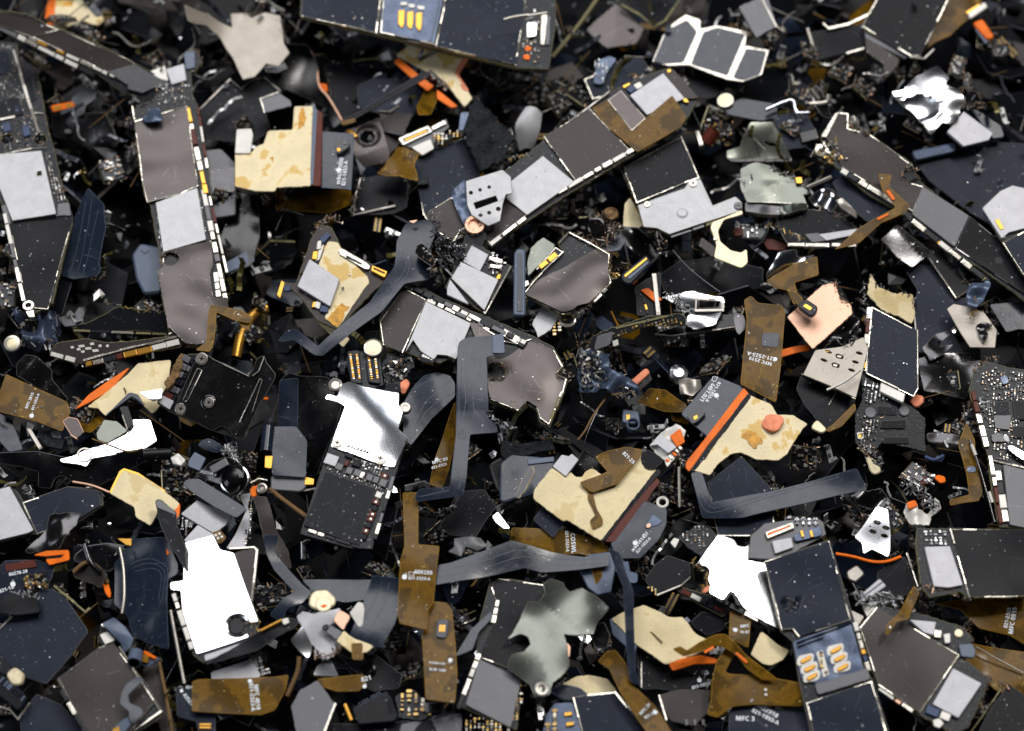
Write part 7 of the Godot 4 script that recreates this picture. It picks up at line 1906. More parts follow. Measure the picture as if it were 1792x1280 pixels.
func pile_aj() -> void:
	var o: Node3D
	o = thing("microphone_disc", "round cream-faced silver disc above the gleaming silver shield", "disc", [-26.9, 27.8, -1, 0.000, -0.050])
	turned(o,"can","solder",0,0,0,[1.85,-1.2,1.85,0.35,1.7,0.45,1.52,0.4])
	turned(o,"face","pearl",0,0,0,[1.54,0.38,0.9,0.44,0,0.44])
	o = thing("board_connector", "twin black board connectors with gold pins below the cream-faced disc", "connector", [-28.4, 26.2, 2.6, -0.052, -0.002])
	slab(o,"base","pcb",[-3.7,-1.8,-2.8,-3.4,2.5,-3.6,3.6,3.6,1.8,4.3,-2.6,3.4],0,0.5,{jag=0.09})
	slab(o,"socket","black_plastic",[-3.5,-3,-1.4,-3.3,-0.6,3.7,-2.6,3.4],0.5,0.7,{bev=0.15})
	slab(o,"socket_well","chip_black",[-2.72,-2.11,-1.9,-2.26,-1.37,2.74,-2.19,2.7],1.2,0.05)
	row(o,"pin",["gold","gold","solder"],-2.97,-2.38,-2.13,2.97,1.2,0.44,0.15,0.18,0.24,0.12)
	row(o,"pin",["gold","gold","solder"],-1.73,-2.42,-1.02,2.78,1.2,0.44,0.15,0.18,0.24,0.12)
	slab(o,"socket","black_plastic",[0,-3.1,2.1,-3.4,2.9,3.6,0.8,3.3],0.5,0.7,{bev=0.15})
	slab(o,"socket_well","chip_black",[0.76,-2.2,1.59,-2.35,2.11,2.66,1.28,2.61],1.2,0.05)
	row(o,"pin",["gold","gold","solder"],0.52,-2.47,1.34,2.88,1.2,0.44,0.15,0.18,0.24,0.12)
	row(o,"pin",["gold","gold","solder"],1.76,-2.5,2.46,2.7,1.2,0.44,0.15,0.18,0.24,0.12)
	o = thing("circuit_board", "cluttered black board scrap with square black chip and orange crumb", "circuit board", [-22.4, 25.2, 2.7, 0.052, -0.093])
	slab(o,"board","pcb",[-2.9,-1.5,-1.4,-3.7,0.4,-2.7,3.9,-3.8,3.4,-1.3,1.3,2.4,1,4.6,-1.9,4.8],0,0.6,{jag=0.34})
	slab(o,"chip","chip_black",[-1.9,3.1,0.5,3,1.1,4.4,-1.7,5.3],0.6,0.9)
	slab(o,"orange_crumb","red_plastic",[0.93,2.66,1.97,2.06,2.71,3.01,1.69,5.02,1.1,4.85],0.6,0.8,{wr=0.6,wf=0.3})
	speckle(o,"small_components",[-2.6,-1.4,3.4,-2.6,1,2.1,-1.9,2.7],0.7,50,0.33,1.11,PCB,0,0.6)
	slab(o,"gold_flag","gold",[4.1,-2.2,5.5,-1.7,7.3,-0.6,5.2,-1.4],0.9,0.3)
	o = thing("dark_flex", "wide black speckled flex sheet left of the gleaming silver shield", "flex cable", [-39.3, 21.5, 10.1, 0.120, -0.240])
	slab(o,"sheet","gloss_black",[-5.9,-6.9,-4,-8.4,-2.2,-7.7,3.5,-7.1,5.6,-5.4,4.3,-2.2,6.4,-1.5,4.9,4.2,3.6,6.5,1.4,12.1,-1,12.3,-0.6,5.1,-2.3,2.6,-6.3,2.4],0,0.25,{wr=0.8,wf=0.05,jag=0.05})
	slab(o,"overlay","slate",[-5.8,-7,-2.2,-7.3,-2.3,3.3,-6.1,2.5],0.4,0.16,{wr=0.95,wf=0.04,fold=[[83,0.04,3],[138,-0.05,4]]})
	o = thing("slate_flex", "dark slate flex rolled over at its left end above the grey stick", "flex cable", [-42.7, 25.2, 19.8, 0.035, -0.019])
	slab(o,"sheet","slate",[-3.2,-5.1,1.2,-5.2,3.4,-2.4,3.3,5.1,-3,4.7],0,0.16,{wr=0.75,wf=0.04,fold=[[125,0.04,1],[142,-0.03,4]]})
	wire(o,"roll","slate",[-4,-4.9,0.8,-4.3,0.3,0.9],1.22,0)
	slab(o,"gold_pad","gold",[-4.4,1,-3,1,-3.2,3.5,-4.4,3.3],0.3,0.4)
	o = thing("metal_bar", "grey granular bar with gold end under the rolled slate flex", "metal strip", [-42.8, 23.3, 25.3, 0.001, -0.030])
	slab(o,"bar","film_grey",[-3.1,-0.9,-1.6,-1.3,3.3,-0.9,3.3,1.3,2.4,2,-3,1.6],0,0.9,{bev=0.2})
	slab(o,"gold_end","gold",[3.3,-0.8,5,-0.4,4.9,0.7,3.2,0.7],0.1,0.8)
	rim(o,"lip","solder",[-3.2,1.4,2.2,1.8,5,1.3],-0.2,0.5,0.5,false)
	o = thing("tan_stick", "thin tan stick pointing at the black square chip", "stick", [-41.6, 24.6, 30.3, 0.049, 0.063])
	wire(o,"stick","wood_pulp",[-4.6,-3.6,-0.6,-2.1,-1.1,0.2,3.2,3.9,2.2],0.44,0)
	o = thing("slate_housing", "black moulded housing left of the big cream plate", "plastic part", [-0.3, 20, 20.7, -0.015, -0.026])
	slab(o,"housing","film_black",[-3.7,-0.1,-1.6,-1.4,1.9,-3.9,4.6,-2.7,5.5,-0.8,0.8,1.1,1.9,7.4,-0.1,7.4,-2.5,4],0,1.2,{bev=0.4,wr=0.4})
	o = thing("film_flap", "black matte film flap below the foot of the stepped flex", "film", [-8.2, 22.6, 31.5, 0.009, -0.068])
	slab(o,"flap","film_black",[-0.9,-4.4,2.9,-4.7,5.2,-1.3,3.5,0.8,1.2,4.8,-3.5,4.1,-5.5,2.3,-3.8,-0.1],0,0.3,{wr=0.3,jag=0.08})
	o = thing("torn_metal", "toothed torn metal strip under the foot of the stepped flex", "metal scrap", [-16.4, 25.2, 31.9, 0.129, -0.190])
	slab(o,"strip","dark_steel",[-6,-1.6,-5.1,-1.9,-1.6,-1.1,1.9,0.6,4.8,-0.5,6,-2.5,5.4,0.1,2.7,2.1,-4,0],0,0.3,{jag=0.3,wr=0.8,wf=0.15})
	row(o,"tooth",["solder","pcb","chip_white"],-5.68,-1.5,1.33,0.91,0.3,0.67,0.4,0.67,1.56,0.25)
	fringe(o,[1.9,1.2,4.5,0.2,6.1,-2.1],0.6,40,0.6,WHITE,0.5)
	o = thing("steel_clip", "small bright clip beside the black film flap", "clip", [-2.2, 24.1, 33.5, 0.050, 0.000])
	slab(o,"clip","mirror",[-1.5,-0.81,-0.49,-1.73,1.84,1.75,0.68,1.73,-0.78,0.45],0,0.4,{wr=0.2})
	o = thing("amber_flex", "wide amber flex with white emblem and numbers at left border", "flex cable", [-92.8, 23.6, 8.9, 0.030, -0.040])
	slab(o,"strip","kapton",[-6.6,-1.8,-5.5,-6.1,-2.9,-4.9,6.7,-0.2,7.4,1.7,6.1,5.8,1.2,3.8,-6.4,1.5],0,0.2,{wr=0.3,wf=0.07})
	words(o,"MFC 3815",-0.66,1.28,0.4,-2.02,0.26,"white_ink")
	words(o,"821-2523-A",0.55,1.62,1.51,-1.88,0.26,"white_ink")
	emblem(o,0.11,2.56,0.26,1.22,-5,"white_ink")
	o = thing("clear_film", "smoky crumpled clear film above the wide amber flex, left", "film", [-92.7, 20.5, 1.4, 0.040, -0.213])
	slab(o,"film","dark_steel",[-4.3,-2.4,-2.7,-4.2,-0.3,-3.6,2.5,-1.1,2.6,0.8,6,4.8,5.7,5.4,0.5,2.6,-1.3,1.6,-4.1,0.1],0,0.2,{wr=1.6,wf=0.1,jag=0.08,fold=[[8,0.06,2],[66,-0.07,1]]})
	o = thing("battery_foil", "cream foil with thin orange fin left of the dark chrome shield", "foil", [-72.7, 22, 4.6, 0.016, -0.048])
	slab(o,"foil","cream",[-9.6,4.3,-2.2,-2.4,-0.3,-4.8,6,-5.5,5.8,-0.1,5,0.7,4.9,2.9,3.6,5.2,2.9,5.5,1.1,3.9,0.1,1.7,-1.7,1.3,-6,6.1,-7.5,4.5],0,0.35,{wr=0.25,jag=0.05})
	slab(o,"orange_stripe","orange",[-12,4.6,-9.5,1.6,-6.1,-1.1,-2,-4,-5.4,0.6,-8.8,2.8],-0.1,0.3)
	slab(o,"dark_edge","slate",[-5.9,6.2,-1.6,1.4,0.1,1.9,1.4,4.2,0.2,3,-1.1,2.1,-5.6,5.7],0.3,0.4)

func pile_ak() -> void:
	var o: Node3D
	o = thing("mirror_flap", "bright curved metal flap lying on the cream foil with orange fin", "metal scrap", [-69.3, 25.2, 7.7, 0.050, -0.020])
	slab(o,"flap","mirror",[-2.72,-0.45,1.76,-1.15,1.63,0.94,0.12,1.55],0,0.2,{bend=[90,0.12,0]})
	o = thing("fibre_stick", "brown crumbly fibre stick beside the dark chrome shield", "stick", [-65.2, 26.2, 3.1, 0.029, -0.046])
	slab(o,"stick","wood_pulp",[-1.8,2.9,0.3,-1.2,1.1,-3.4,2.1,-2.8,1,0.7,-1.2,4.3],0,1,{jag=0.15,wr=0.6,wf=0.3})
	o = thing("circuit_board", "board with dark chrome shield, four screws and a strip of grey chips", "circuit board", [-55.6, 25.2, 7.7, 0.144, -0.318])
	slab(o,"board","pcb",[-13,0.6,-6.7,-8.2,-4.5,-8,7.2,1.9,4,8.2,2.5,8.7,-2.3,6.9,-10,3.1,-13,1.1],0,0.8,{edge="pcb_edge",jag=0.09})
	rim(o,"ridge","solder",[-4.5,-5.2,-3.9,-4.8,-6.9,0.9,-7.5,1.2,-7.8,0.7,-4.9,-5.1],1.25,0.25,0.2,true)  # pale metal line paints the highlight on the slot lip
	rim(o,"ridge","solder",[7.4,-2.5,7.9,-2.2,4.5,7.2,2.9,6.3,4.3,3.5],1.25,0.25,0.2,true)  # painted highlight along the second slot, in paler metal
	slab(o,"shield","dark_steel",[-5.4,-6.3,-4.4,-7.9,-2.9,-7.8,-2,-7.1,5.1,-3.2,6.1,-4.1,7,-6.4,8.3,-6.9,8.8,-5.4,10.5,-3.2,10.3,-2.4,7.4,2,4.4,8.4,2.6,8.8,0.9,6.6,-0.6,6.2,-2.1,7,-8.6,3.4,-9.5,2.2,-8.3,-0.2],1,0.35,{wr=0.25,wf=0.08,bend=[[60,0.09,5.5]],jag=0.08,fold=[[82,0.03,2],[72,-0.04,3]],dents=[[-5.94,-2,2.89,0.33,-65,-0.25],[-5.94,-2,2.89,0.18,-65,0.25],[5.27,1.78,4,0.33,-66,-0.3],[-2.72,1.55,0.11,1.22,0,0.35]]})
	screw(o,"steel",-3.89,-7.04,1.35,0.89,0.3)
	screw(o,"steel",-8.25,2.48,1.35,0.89,0.3)
	screw(o,"steel",3.43,7.9,1.35,0.89,0.3)
	screw(o,"steel",-2.63,1.6,1.7,0.78,0.3)
	block(o,"chip","chip_grey",-6.96,-7.25,0.8,1.62,1.19,0.6,32.11)
	block(o,"chip","chip_black",-5.88,-6.69,0.8,0.71,1.01,0.5,33.55)
	block(o,"chip","chip_grey",-7.71,-5.85,0.8,1.62,1.19,0.6,32.08)
	block(o,"chip","chip_grey",-6.63,-5.29,0.8,0.71,1.01,0.5,33.52)
	block(o,"chip","film_grey",-8.46,-4.46,0.8,1.62,1.19,0.6,32.05)
	block(o,"chip","chip_black",-7.38,-3.9,0.8,0.71,1.01,0.5,33.49)
	block(o,"chip","chip_black",-9.2,-3.06,0.8,1.62,1.19,0.6,32.02)
	block(o,"chip","chip_black",-8.12,-2.5,0.8,0.71,1.01,0.5,33.46)
	block(o,"chip","chip_grey",-9.95,-1.66,0.8,1.62,1.19,0.6,31.99)
	block(o,"chip","chip_grey",-8.87,-1.1,0.8,0.71,1.01,0.5,33.43)
	block(o,"chip","brown_stripe",-10.7,-0.26,0.8,1.62,1.19,0.6,31.96)
	block(o,"chip","chip_black",-9.61,0.29,0.8,0.71,1.01,0.5,33.4)
	block(o,"chip","chip_label",-11.44,1.13,0.8,1.62,1.19,0.6,31.93)
	block(o,"chip","chip_black",-10.36,1.69,0.8,0.71,1.01,0.5,33.37)
	slab(o,"tall_chip","chip_label",[-12.8,0.7,-12.1,-0.4,-9.7,0.9,-10.5,2.4],0.8,0.8)
	rim(o,"lip","steel",[8.4,-6.6,7.3,-4,6.1,-3.2,5.2,-3.2,-1.7,-6.9],1.2,0.4,0.3,false)
	o = thing("slate_flex", "slate rolled flex at left border under the wide amber flex", "flex cable", [-97.7, 20, 13.8, 0.036, -0.036])
	slab(o,"roll","slate",[-2,-4.2,0.5,-2.9,3,3.2,0.6,3.8,-1.6,1.3],0,0.5,{bend=[0,-0.05,0]})
	block(o,"bar","steel",5.47,1.4,0.6,5.3,0.78,0.8,57.85)
	o = thing("black_grille", "small black speckled block below the wide amber flex", "plastic part", [-89.1, 20.5, 15.1, 0.042, -0.041])
	slab(o,"block","rubber",[-2.77,-0.98,-0.12,-1.56,2.67,0.39,2.19,2.28,-0.82,1.59],0,0.8)
	slab(o,"pale_side","film_grey",[-0.06,-1.17,1.71,-1.45,2.1,0.14,0.45,-0.05],0.8,0.2,{jag=0.08})
	o = thing("small_shield", "small brown-grey tile with pale rim below the amber flex", "metal shield", [-84.5, 23.6, 13.8, 0.082, 0.017])
	slab(o,"shield_film","foil",[-2.05,-1.1,-1.03,-1.97,0.71,-1.48,2.1,1.32,0.85,2.64,-0.25,1.89],0,0.4,{jag=0.08})
	rim(o,"shield_frame","copper",[-2.02,-1.04,-1,-1.91,0.74,-1.43,2.13,1.38,0.88,2.69,-0.22,1.94],-0.3,0.82,0.16,true)
	o = thing("amber_flex", "dark amber curl tucked under the cream foil with orange fin", "flex cable", [-82.2, 19.4, 10.9, 0.172, -0.068])
	slab(o,"curl","kapton",[-1.6,-1.7,1.1,-2.1,3.1,-0.1,0.7,2.6,-1.8,1.8,-2.5,-0.5],0,0.3,{wr=1.2})
	o = thing("mirror_plate", "bright white metal plate under a black bar, lower left", "metal plate", [-75.6, 22.6, 16.9, 0.020, 0.000])
	slab(o,"plate","mirror",[-11.3,3.3,-8.7,2.6,-6.1,1.3,-2.3,0.2,1.4,-1.9,1.9,-3.9,2.4,-4.9,5.7,-4.8,7.2,-0.5,5.1,1,1.7,1.9,-5.1,3.1,-6.1,4.8,-7.4,4.3,-10.9,3.8],0,0.3,{wr=0.25,wf=0.06})
	slab(o,"dark_panel","steel_olive",[-4.5,-2,-3.2,-4.8,-0.8,-4.5,1.5,-2.5,-2.3,0,-4.1,-0.7],0.3,0.2,{jag=0.08})
	slab(o,"black_post","black_plastic",[-0.2,-7,1.3,-7.3,2.6,-3.8,1.8,-2.5,1,-4.4],0.6,0.8)
	rim(o,"post_edge","solder",[0.5,-5.3,1.6,-2.4],1,0.6,0.3,false)
	turned(o,"emboss","steel",-6.53,2.45,0.35,[1.5,0,1.5,0.15,1.2,0.15,1.1,0])
	o = thing("thin_wire", "thin brown wire lying over the bright white plate", "wire", [-76.9, 25.2, 18.1, 0.000, 0.000])
	wire(o,"wire","wood_pulp",[-3.7,-1.3,-0.5,-0.1,0.1,-0.5,3.5,1.4,-0.5,6.1,0.7,-0.5],0.18,0)
	o = thing("black_bracket", "long glossy black bracket with round notches crossing at lower left", "bracket", [-84.3, 21, 21, 0.053, -0.296])
	slab(o,"bracket","gloss_black",[-14.5,-2.8,-7.1,-3,-1.1,-1.6,1.9,0.3,6.6,-2.1,13.4,-3.1,13.7,-0.7,10.5,1,7.2,2.7,4.8,3.8,0.1,3,-2.3,1.6,-3.6,2.3,-4.3,4.2,-6.7,3.9,-6.6,0.9,-10.3,-0.2,-14.2,-0.9],0,0.5,{wr=0.8,wf=0.06})
	fringe(o,[-9.4,3.8,-8.2,4.8,-7.6,6.2],0.6,50,0.5,WHITE,0.6)
	o = thing("black_barrel", "short shiny black barrel lying on the glossy black bracket", "barrel", [-67.7, 25.2, 20.2, 0.040, 0.035])
	wire(o,"barrel","black_plastic",[-2.72,-0.08,-0.41,2.53,-0.4,-0.61],1.11,0)
	slab(o,"white_cap","chip_white",[2.6,0.99,3.87,0.05,5.26,1.36,4.6,2.64,3.11,2.13],-0.5,0.8,{wr=0.5,wf=0.3})
	o = thing("battery_foil", "cream rounded foil with orange tip and dark strap, lower left", "foil", [-70, 24.6, 28.7, -0.024, -0.001])
	slab(o,"foil","cream",[-6.4,-0.6,-4.7,-5,-4,-5.4,-2.5,-5.1,0.7,-3.3,4.1,-0.7,6.8,1.6,6.8,4.1,6.1,4.8,2.8,2.3,2.6,4,1.6,6,-1.2,4.3,-1.6,2.3],0,0.35,{wr=0.3,bend=[-30,-0.02,2],jag=0.08})
	slab(o,"orange_tip","orange",[4.1,-0.3,5,0.3,6.9,1.7,6.9,3.6,6.2,5.1,5.4,2.6,3.9,1.1],0.1,0.4,{bend=[-30,-0.02,2]})
	slab(o,"yellow_rim","gold",[-6.6,-0.7,-4.9,-5.1,-4.1,-5.7,-1.4,-4.8,4,-1.2,4,-0.8,-1.4,-4.3,-4,-5.3,-4.5,-4.9,-6.2,-0.7],-0.1,0.3)
	wire(o,"red_edge","copper",[-14,-3.9,-2.4,-10.1,-2.7,-1.3,-6.5,-1,-0.7],0.22,0)
	o = thing("black_strap", "grey-black strap hanging from the cream rounded foil", "flex cable", [-64, 27.8, 36.8, -0.006, 0.010])
	slab(o,"strap","film_black",[-3.3,-5.7,-2.6,-6.1,0.7,-3.6,0.9,-1.1,2.9,3.8,3.1,7.9,1.7,5.7,0.2,3.8,-2,-0.8,-2.8,-3.5],0,0.3,{wr=0.3,jag=0.08})
	slab(o,"head","chip_grey",[-3.2,-5.5,-2.6,-6,0.6,-3.5,0.6,-2.9,-2.8,-4.4],0.3,0.15)
	o = thing("circuit_board", "board at left border with white marked chip and blue-black cover", "circuit board", [-89.4, 21.5, 30.3, 0.020, -0.040])
	slab(o,"board","pcb",[-8.8,-4.2,-6.7,-4.7,-5.2,-3.5,-3.9,-1.5,4.4,-4.5,9.1,-4.1,11,-3.3,11.4,-0.8,7.2,2.3,-0.8,5,-2,4.8,-8,6.5],0,0.8,{edge="solder"})
	slab(o,"chip","chip_label",[-8.6,-3.7,-6.6,-4.3,-1.5,4.5,-2.4,5,-7.9,6.4],0.8,0.8)
	slab(o,"shield_film","film_blue",[-3.8,-1.2,4.5,-4.2,10.4,-3.3,11,-0.6,6.9,2.3,-0.8,5],1,0.2,{wr=0.35,wf=0.06,cell=1.1})
	rim(o,"shield_frame","rim_metal",[-3.8,-1.1,4.5,-4.1,10.4,-3.2,11,-0.6,7,2.3,-0.7,5.1],0.7,0.62,0.27,true)

func pile_al() -> void:
	var o: Node3D
	o = thing("torn_metal", "torn grey metal sheet below the blue-black cover, lower left", "metal scrap", [-86.6, 23.6, 35.6, 0.020, -0.066])
	slab(o,"sheet","dark_steel",[-0.9,-3.4,1.7,-3.7,4.6,-3.8,4.1,-1.5,2,1.2,0.9,3.3,-4.2,4.2,-5.4,3.9,-2.4,0.5],0,0.25,{jag=0.2,wr=1,wf=0.12,fold=[[304,0.14,3],[125,-0.14,2]]})
	o = thing("slate_flex", "slate blade pointing down right beside the domed module", "flex cable", [-56.5, 25.2, 29.1, 0.073, -0.065])
	slab(o,"blade","slate",[-6.1,-2.8,-5.7,-3.7,-3.3,-3.9,0,-1.7,6.3,2.5,4.4,4.3,0.1,2,-4.4,-1.2],0,0.16,{wr=0.95,wf=0.04,fold=[[90,0.04,1],[204,-0.06,0]]})
	o = thing("chip_cover", "grey marked chip on a board edge below the slate blade, lower left", "chip", [-58, 22.6, 32, -0.056, -0.099])
	slab(o,"chip","chip_label",[-4.9,-0.2,-2,-2.9,4.7,-0.1,3.7,1.6,1.5,3.5],0,0.7)
	speckle(o,"small_components",[-5.4,-0.5,-2.1,1.8,-4,4.3,-5.6,1.3],0.2,40,0.22,0.67,WHITE,0,0)
	slab(o,"pad_block","wood_pulp",[1.07,3.54,2.63,2.91,3.79,4.39,2.74,5.61,1.41,4.89],0.6,0.5)
	turned(o,"pad","chip_white",1.81,3.98,1.1,[0.3,0,0.25,0.1,0,0.1])
	turned(o,"pad","chip_white",2.52,3.66,1.1,[0.3,0,0.25,0.1,0,0.1])
	turned(o,"pad","chip_white",2.27,4.57,1.1,[0.3,0,0.25,0.1,0,0.1])
	turned(o,"pad","chip_white",2.98,4.26,1.1,[0.3,0,0.25,0.1,0,0.1])
	o = thing("white_chip", "white smooth plate corner below the grey marked chip", "metal plate", [-58.9, 23.3, 36.8, 0.020, 0.000])
	slab(o,"plate","chip_label",[-3.1,0.4,-0.7,-2.6,2.3,-0.7,3.3,1.8,-1.3,2],0,0.4)
	o = thing("dome_module", "domed metal camera module with clear rim, lower left", "camera module", [-54.9, 24.1, 23.9, 0.186, -0.122])
	slab(o,"base","dark_steel",[-5.5,-0.5,-2.5,-2.7,1.2,-3,3.6,-1.3,4.1,0.8,3,3.8,1.5,4.4,-0.6,2,-4.5,0.4],0,0.5,{wr=0.8,wf=0.12,jag=0.05,fold=[[63,0.12,0],[169,-0.08,1]]})
	turned(o,"dome","gloss_black",2.11,1.31,0.5,[2.6,-0.4,2.5,0.3,2,0.8,1.2,1.1,0,1.2])
	turned(o,"rim","mirror",2.06,1.25,0.3,[2.9,-0.3,2.9,0.1,2.6,0.2,2.6,0])
	block(o,"plug","film_grey",-0.66,-1.29,0.5,3.53,1.56,1.2,-26.74)
	block(o,"lever","mirror",-2.99,-0.16,0.8,3.49,0.67,0.4,16.75)
	fringe(o,[-0.3,-4.9,1.8,-4.2,3,-2.2],0.6,50,0.8,WHITE,0.8)
	o = thing("slate_flex", "slate rounded flex tip with fine rings right of the bright plate", "flex cable", [-57.9, 23.6, 17.7, 0.100, -0.100])
	slab(o,"tip","slate",[-2.4,0,-1.97,-0.91,-0.5,-1.47,1.92,-0.13,2.26,1.42,0.47,1.35],0,0.16,{bend=[90,-0.03,0]})
	tracks(o,"slate_track",[[-1.95,0.02,-0.77,-0.7,1.35,0.46],[-1.49,0.5,-0.46,-0.23,1.36,1.08]],0.17,0.08)
	o = thing("slate_flex", "small pale slate tab between the barrel and the domed module", "flex cable", [-60.6, 22.6, 20.6, 0.071, 0.020])
	slab(o,"tab","slate_plastic",[-1.47,0.06,-0.38,-1.84,1.76,-0.49,0.7,2.05,-1.42,1.03],0,0.3)
	o = thing("orange_clip", "orange ring clip on dark stalk left of the black square chip board", "clip", [-48.1, 25.7, 27.5, 0.122, -0.098])
	slab(o,"clip","orange",[-1.49,0.72,-1.21,-0.18,0.12,-0.42,0.71,-0.09,-0.61,0.3,-0.49,1.67,-1.17,1.64],0,0.6,{bev=0.15})
	turned(o,"pivot","steel",0.74,0.19,0,[1,0,1,0.8,0.7,0.9,0.3,0.6,0,0.6])
	rim(o,"arc","solder",[-1.31,-1.01,0.16,-1.69,1.64,-1.32],0.3,0.6,0.4,false)
	o = thing("brown_strap", "dark brown leathery strap running down from the orange ring clip", "flex cable", [-45.4, 26.7, 36.3, -0.001, -0.067])
	slab(o,"strap","film",[-3.4,-6.3,-1,-6.2,-0.3,-4.4,0.7,-0.4,3.4,4.4,4,7.7,1.1,4.7,-1.3,1.7,-2.3,-2.5],0,0.35,{wr=0.6,wf=0.1,jag=0.08})
	o = thing("circuit_board", "narrow pale board edge with chips behind the dark brown strap", "circuit board", [-51.4, 21, 33.3, -0.031, -0.038])
	slab(o,"board","chip_label",[-0.9,-6.1,1.4,-6.5,0.9,-3.7,1.6,-1.8,0.7,4.6,-2.8,4.7,-1.2,1.9,0.7,-3],0,0.6,{edge="pcb_edge"})
	speckle(o,"small_components",[0.9,-4.9,2.1,-4.9,1.8,2.5,0.7,4.1],0.6,40,0.22,0.67,PCB,0,0)
	o = thing("battery_foil", "cream foil with bright orange stripe and black upside-down numbered label", "foil", [46.2, 26.2, 16.7, 0.030, -0.030])
	slab(o,"foil","cream_stained",[-0.5,-8.1,3.5,-6.2,4.7,-3.9,7.8,-3.9,10.4,-2.1,9.5,-1.3,7.3,2.1,6.3,4,4.6,5.2,0.5,5,-2.4,3.5,-4.4,3.8,-7.1,6,-8.6,8.2,-11.8,7.2],0,0.35,{wr=0.3,wf=0.05,jag=0.08})
	slab(o,"black_band","film_black",[-0.8,-8.4,-0.2,-7.8,-11.5,7.4,-12.1,7.1],0.05,0.4,{jag=0.08,wr=0.35,wf=0.06,cell=1.1})
	slab(o,"orange_stripe","orange",[-1.5,-9.6,-0.6,-8.3,-8.8,2,-12.5,7.4,-13.1,6.6,-12.9,5.5,-9.6,1.3],0.1,0.4)
	slab(o,"label","slate",[-13.6,-4.7,-7.1,-12.7,-1.1,-9.7,-2,-8.5,-8.6,0.3,-9.8,-0.9],0,0.4,{wr=0.1,fold=[[66,0.06,-1],[235,-0.06,2]]})
	words(o,"449T.021",-7.73,-11.4,-10.24,-7.75,0.45,"white_ink")
	words(o,"821-1853-A",-6.54,-11.54,-9.22,-7.42,0.45,"white_ink")
	emblem(o,-6.76,-8.25,0.45,1.33,150,"white_ink")
	rim(o,"printed_box","white_ink",[-7.4,-12.1,-6.5,-12,-6.9,-11.1,-7.6,-11.3],0.4,0.05,0.12,true)
	slab(o,"component","gloss_black",[-12.6,-3.9,-10.9,-4.8,-10,-5.4,-9,-4.4,-10.7,-2.6,-11.6,-2.1],0.4,0.7)
	slab(o,"component_pad","gold",[-11.4,-3.5,-10.7,-3.9,-10.5,-3.3,-11.2,-2.8],1.1,0.1)
	slab(o,"stain","stain",[-2.28,0.42,-1.34,-1.47,-0.2,-0.5,1.23,0.46,1.78,1.41,-0.03,2.96,-1.15,1.69],0.37,0.02,{jag=0.4})
	slab(o,"ink_spots","film_black",[-9.1,3.8,-8.7,3.9,-9.5,5.2,-9.8,5.1],0.36,0.04,{jag=0.08,wr=0.35,wf=0.06,cell=1.1})
	slab(o,"pink_bead","red_plastic",[1.6,-1.9,2.6,-3.6,3.8,-3.9,5.4,-3.5,5.9,-2.6,4.8,-0.7,3.6,-0.2,2.2,-1.1],0.4,0.9,{wr=0.5,wf=0.3})
	o = thing("battery_foil", "big cream foil plate with brown stripe and printed black label, right of centre", "foil", [15.2, 25.7, 29.2, -0.014, -0.071])
	slab(o,"foil","cream",[-11.1,0.4,-10.8,-1.3,-7.6,-5.5,-5,-4,-4,-4.8,-3.1,-3.8,-1.8,-3.8,-1.2,-4.9,0,-5.6,1.6,-4.5,4.7,-2.5,9.4,-8.4,9.9,-6.3,11,-5.6,12.3,-5.4,1.6,8.8,-4.8,4.7,-5.5,4.9],0,0.35,{wr=0.35,wf=0.05,bev=0.1,jag=0.08})
	slab(o,"dark_edge","film_black",[12.4,-5.5,13.1,-5,2.2,8.8,1.6,8.8],0.02,0.4,{jag=0.08,wr=0.35,wf=0.06,cell=1.1})
	slab(o,"brown_stripe","brown_stripe",[9.9,-0.8,12.4,-3.6,12.9,-2.8,11.5,-1.1,10.3,1.1,4.1,9.1,2.4,9],0.06,0.4,{jag=0.05})
	slab(o,"label","slate",[4.2,9.2,9.9,1.1,14,2.5,13.9,5.6,12.4,8.7,8.8,12.4,4.5,12.4,3.5,9.3],-0.1,0.4,{wr=0.05,fold=[[42,0.05,2],[167,-0.07,4]]})
	emblem(o,8.01,9.29,0.34,1.22,10,"white_ink")
	words(o,"mks191437",7.76,11.4,10.71,7.74,0.36,"white_ink")
	words(o,"821-1853-A",8.56,11.67,11.15,8.72,0.36,"white_ink")
	slab(o,"component","blue_steel",[9.9,6.3,11.3,3.9,11.7,3.9,13.2,5,12.6,5.7,10.2,6.5],0.3,0.7)
	slab(o,"component_tip","copper",[10.1,5.9,10.8,5.5,11,6.2,10.3,6.5],1,0.15,{jag=0.08})
	slab(o,"white_tab","chip_label",[-7.4,-5.8,-5.7,-8.1,-4.4,-7.8,-3.8,-8.3,-2.6,-7.2,-5,-3.9],0.4,0.3)
	o = thing("black_film", "glossy black film behind the white tab of the big cream plate", "film", [14.3, 24.6, 22.3, 0.100, -0.200])
	slab(o,"film","gloss_black",[-3,1.1,-0.5,-3.1,1.1,-1.6,4,1.3,2.6,1.8,0.9,0.7,-0.3,1.2,-0.9,2.3,-2.3,2.3],0,0.25,{wr=0.5})
	rim(o,"edge","dark_steel",[-0.5,-3,1.1,-1.6,4,1.4],0.2,0.2,0.2,false)
	o = thing("amber_flex", "dark amber flex folded over the big cream plate", "flex cable", [19.2, 27, 23.8, 0.013, -0.036])
	slab(o,"strip","kapton",[-3.3,-2.2,-1.4,-3.2,2.4,-4.1,5.5,-3.6,5.3,-2.5,0.7,3.3,-4.1,5,-6.3,3,-0.9,0.9],0,0.2,{wr=0.2,wf=0.1})
	words(o,"821-25",1.56,-2.62,3.55,-0.43,0.25,"white_ink")
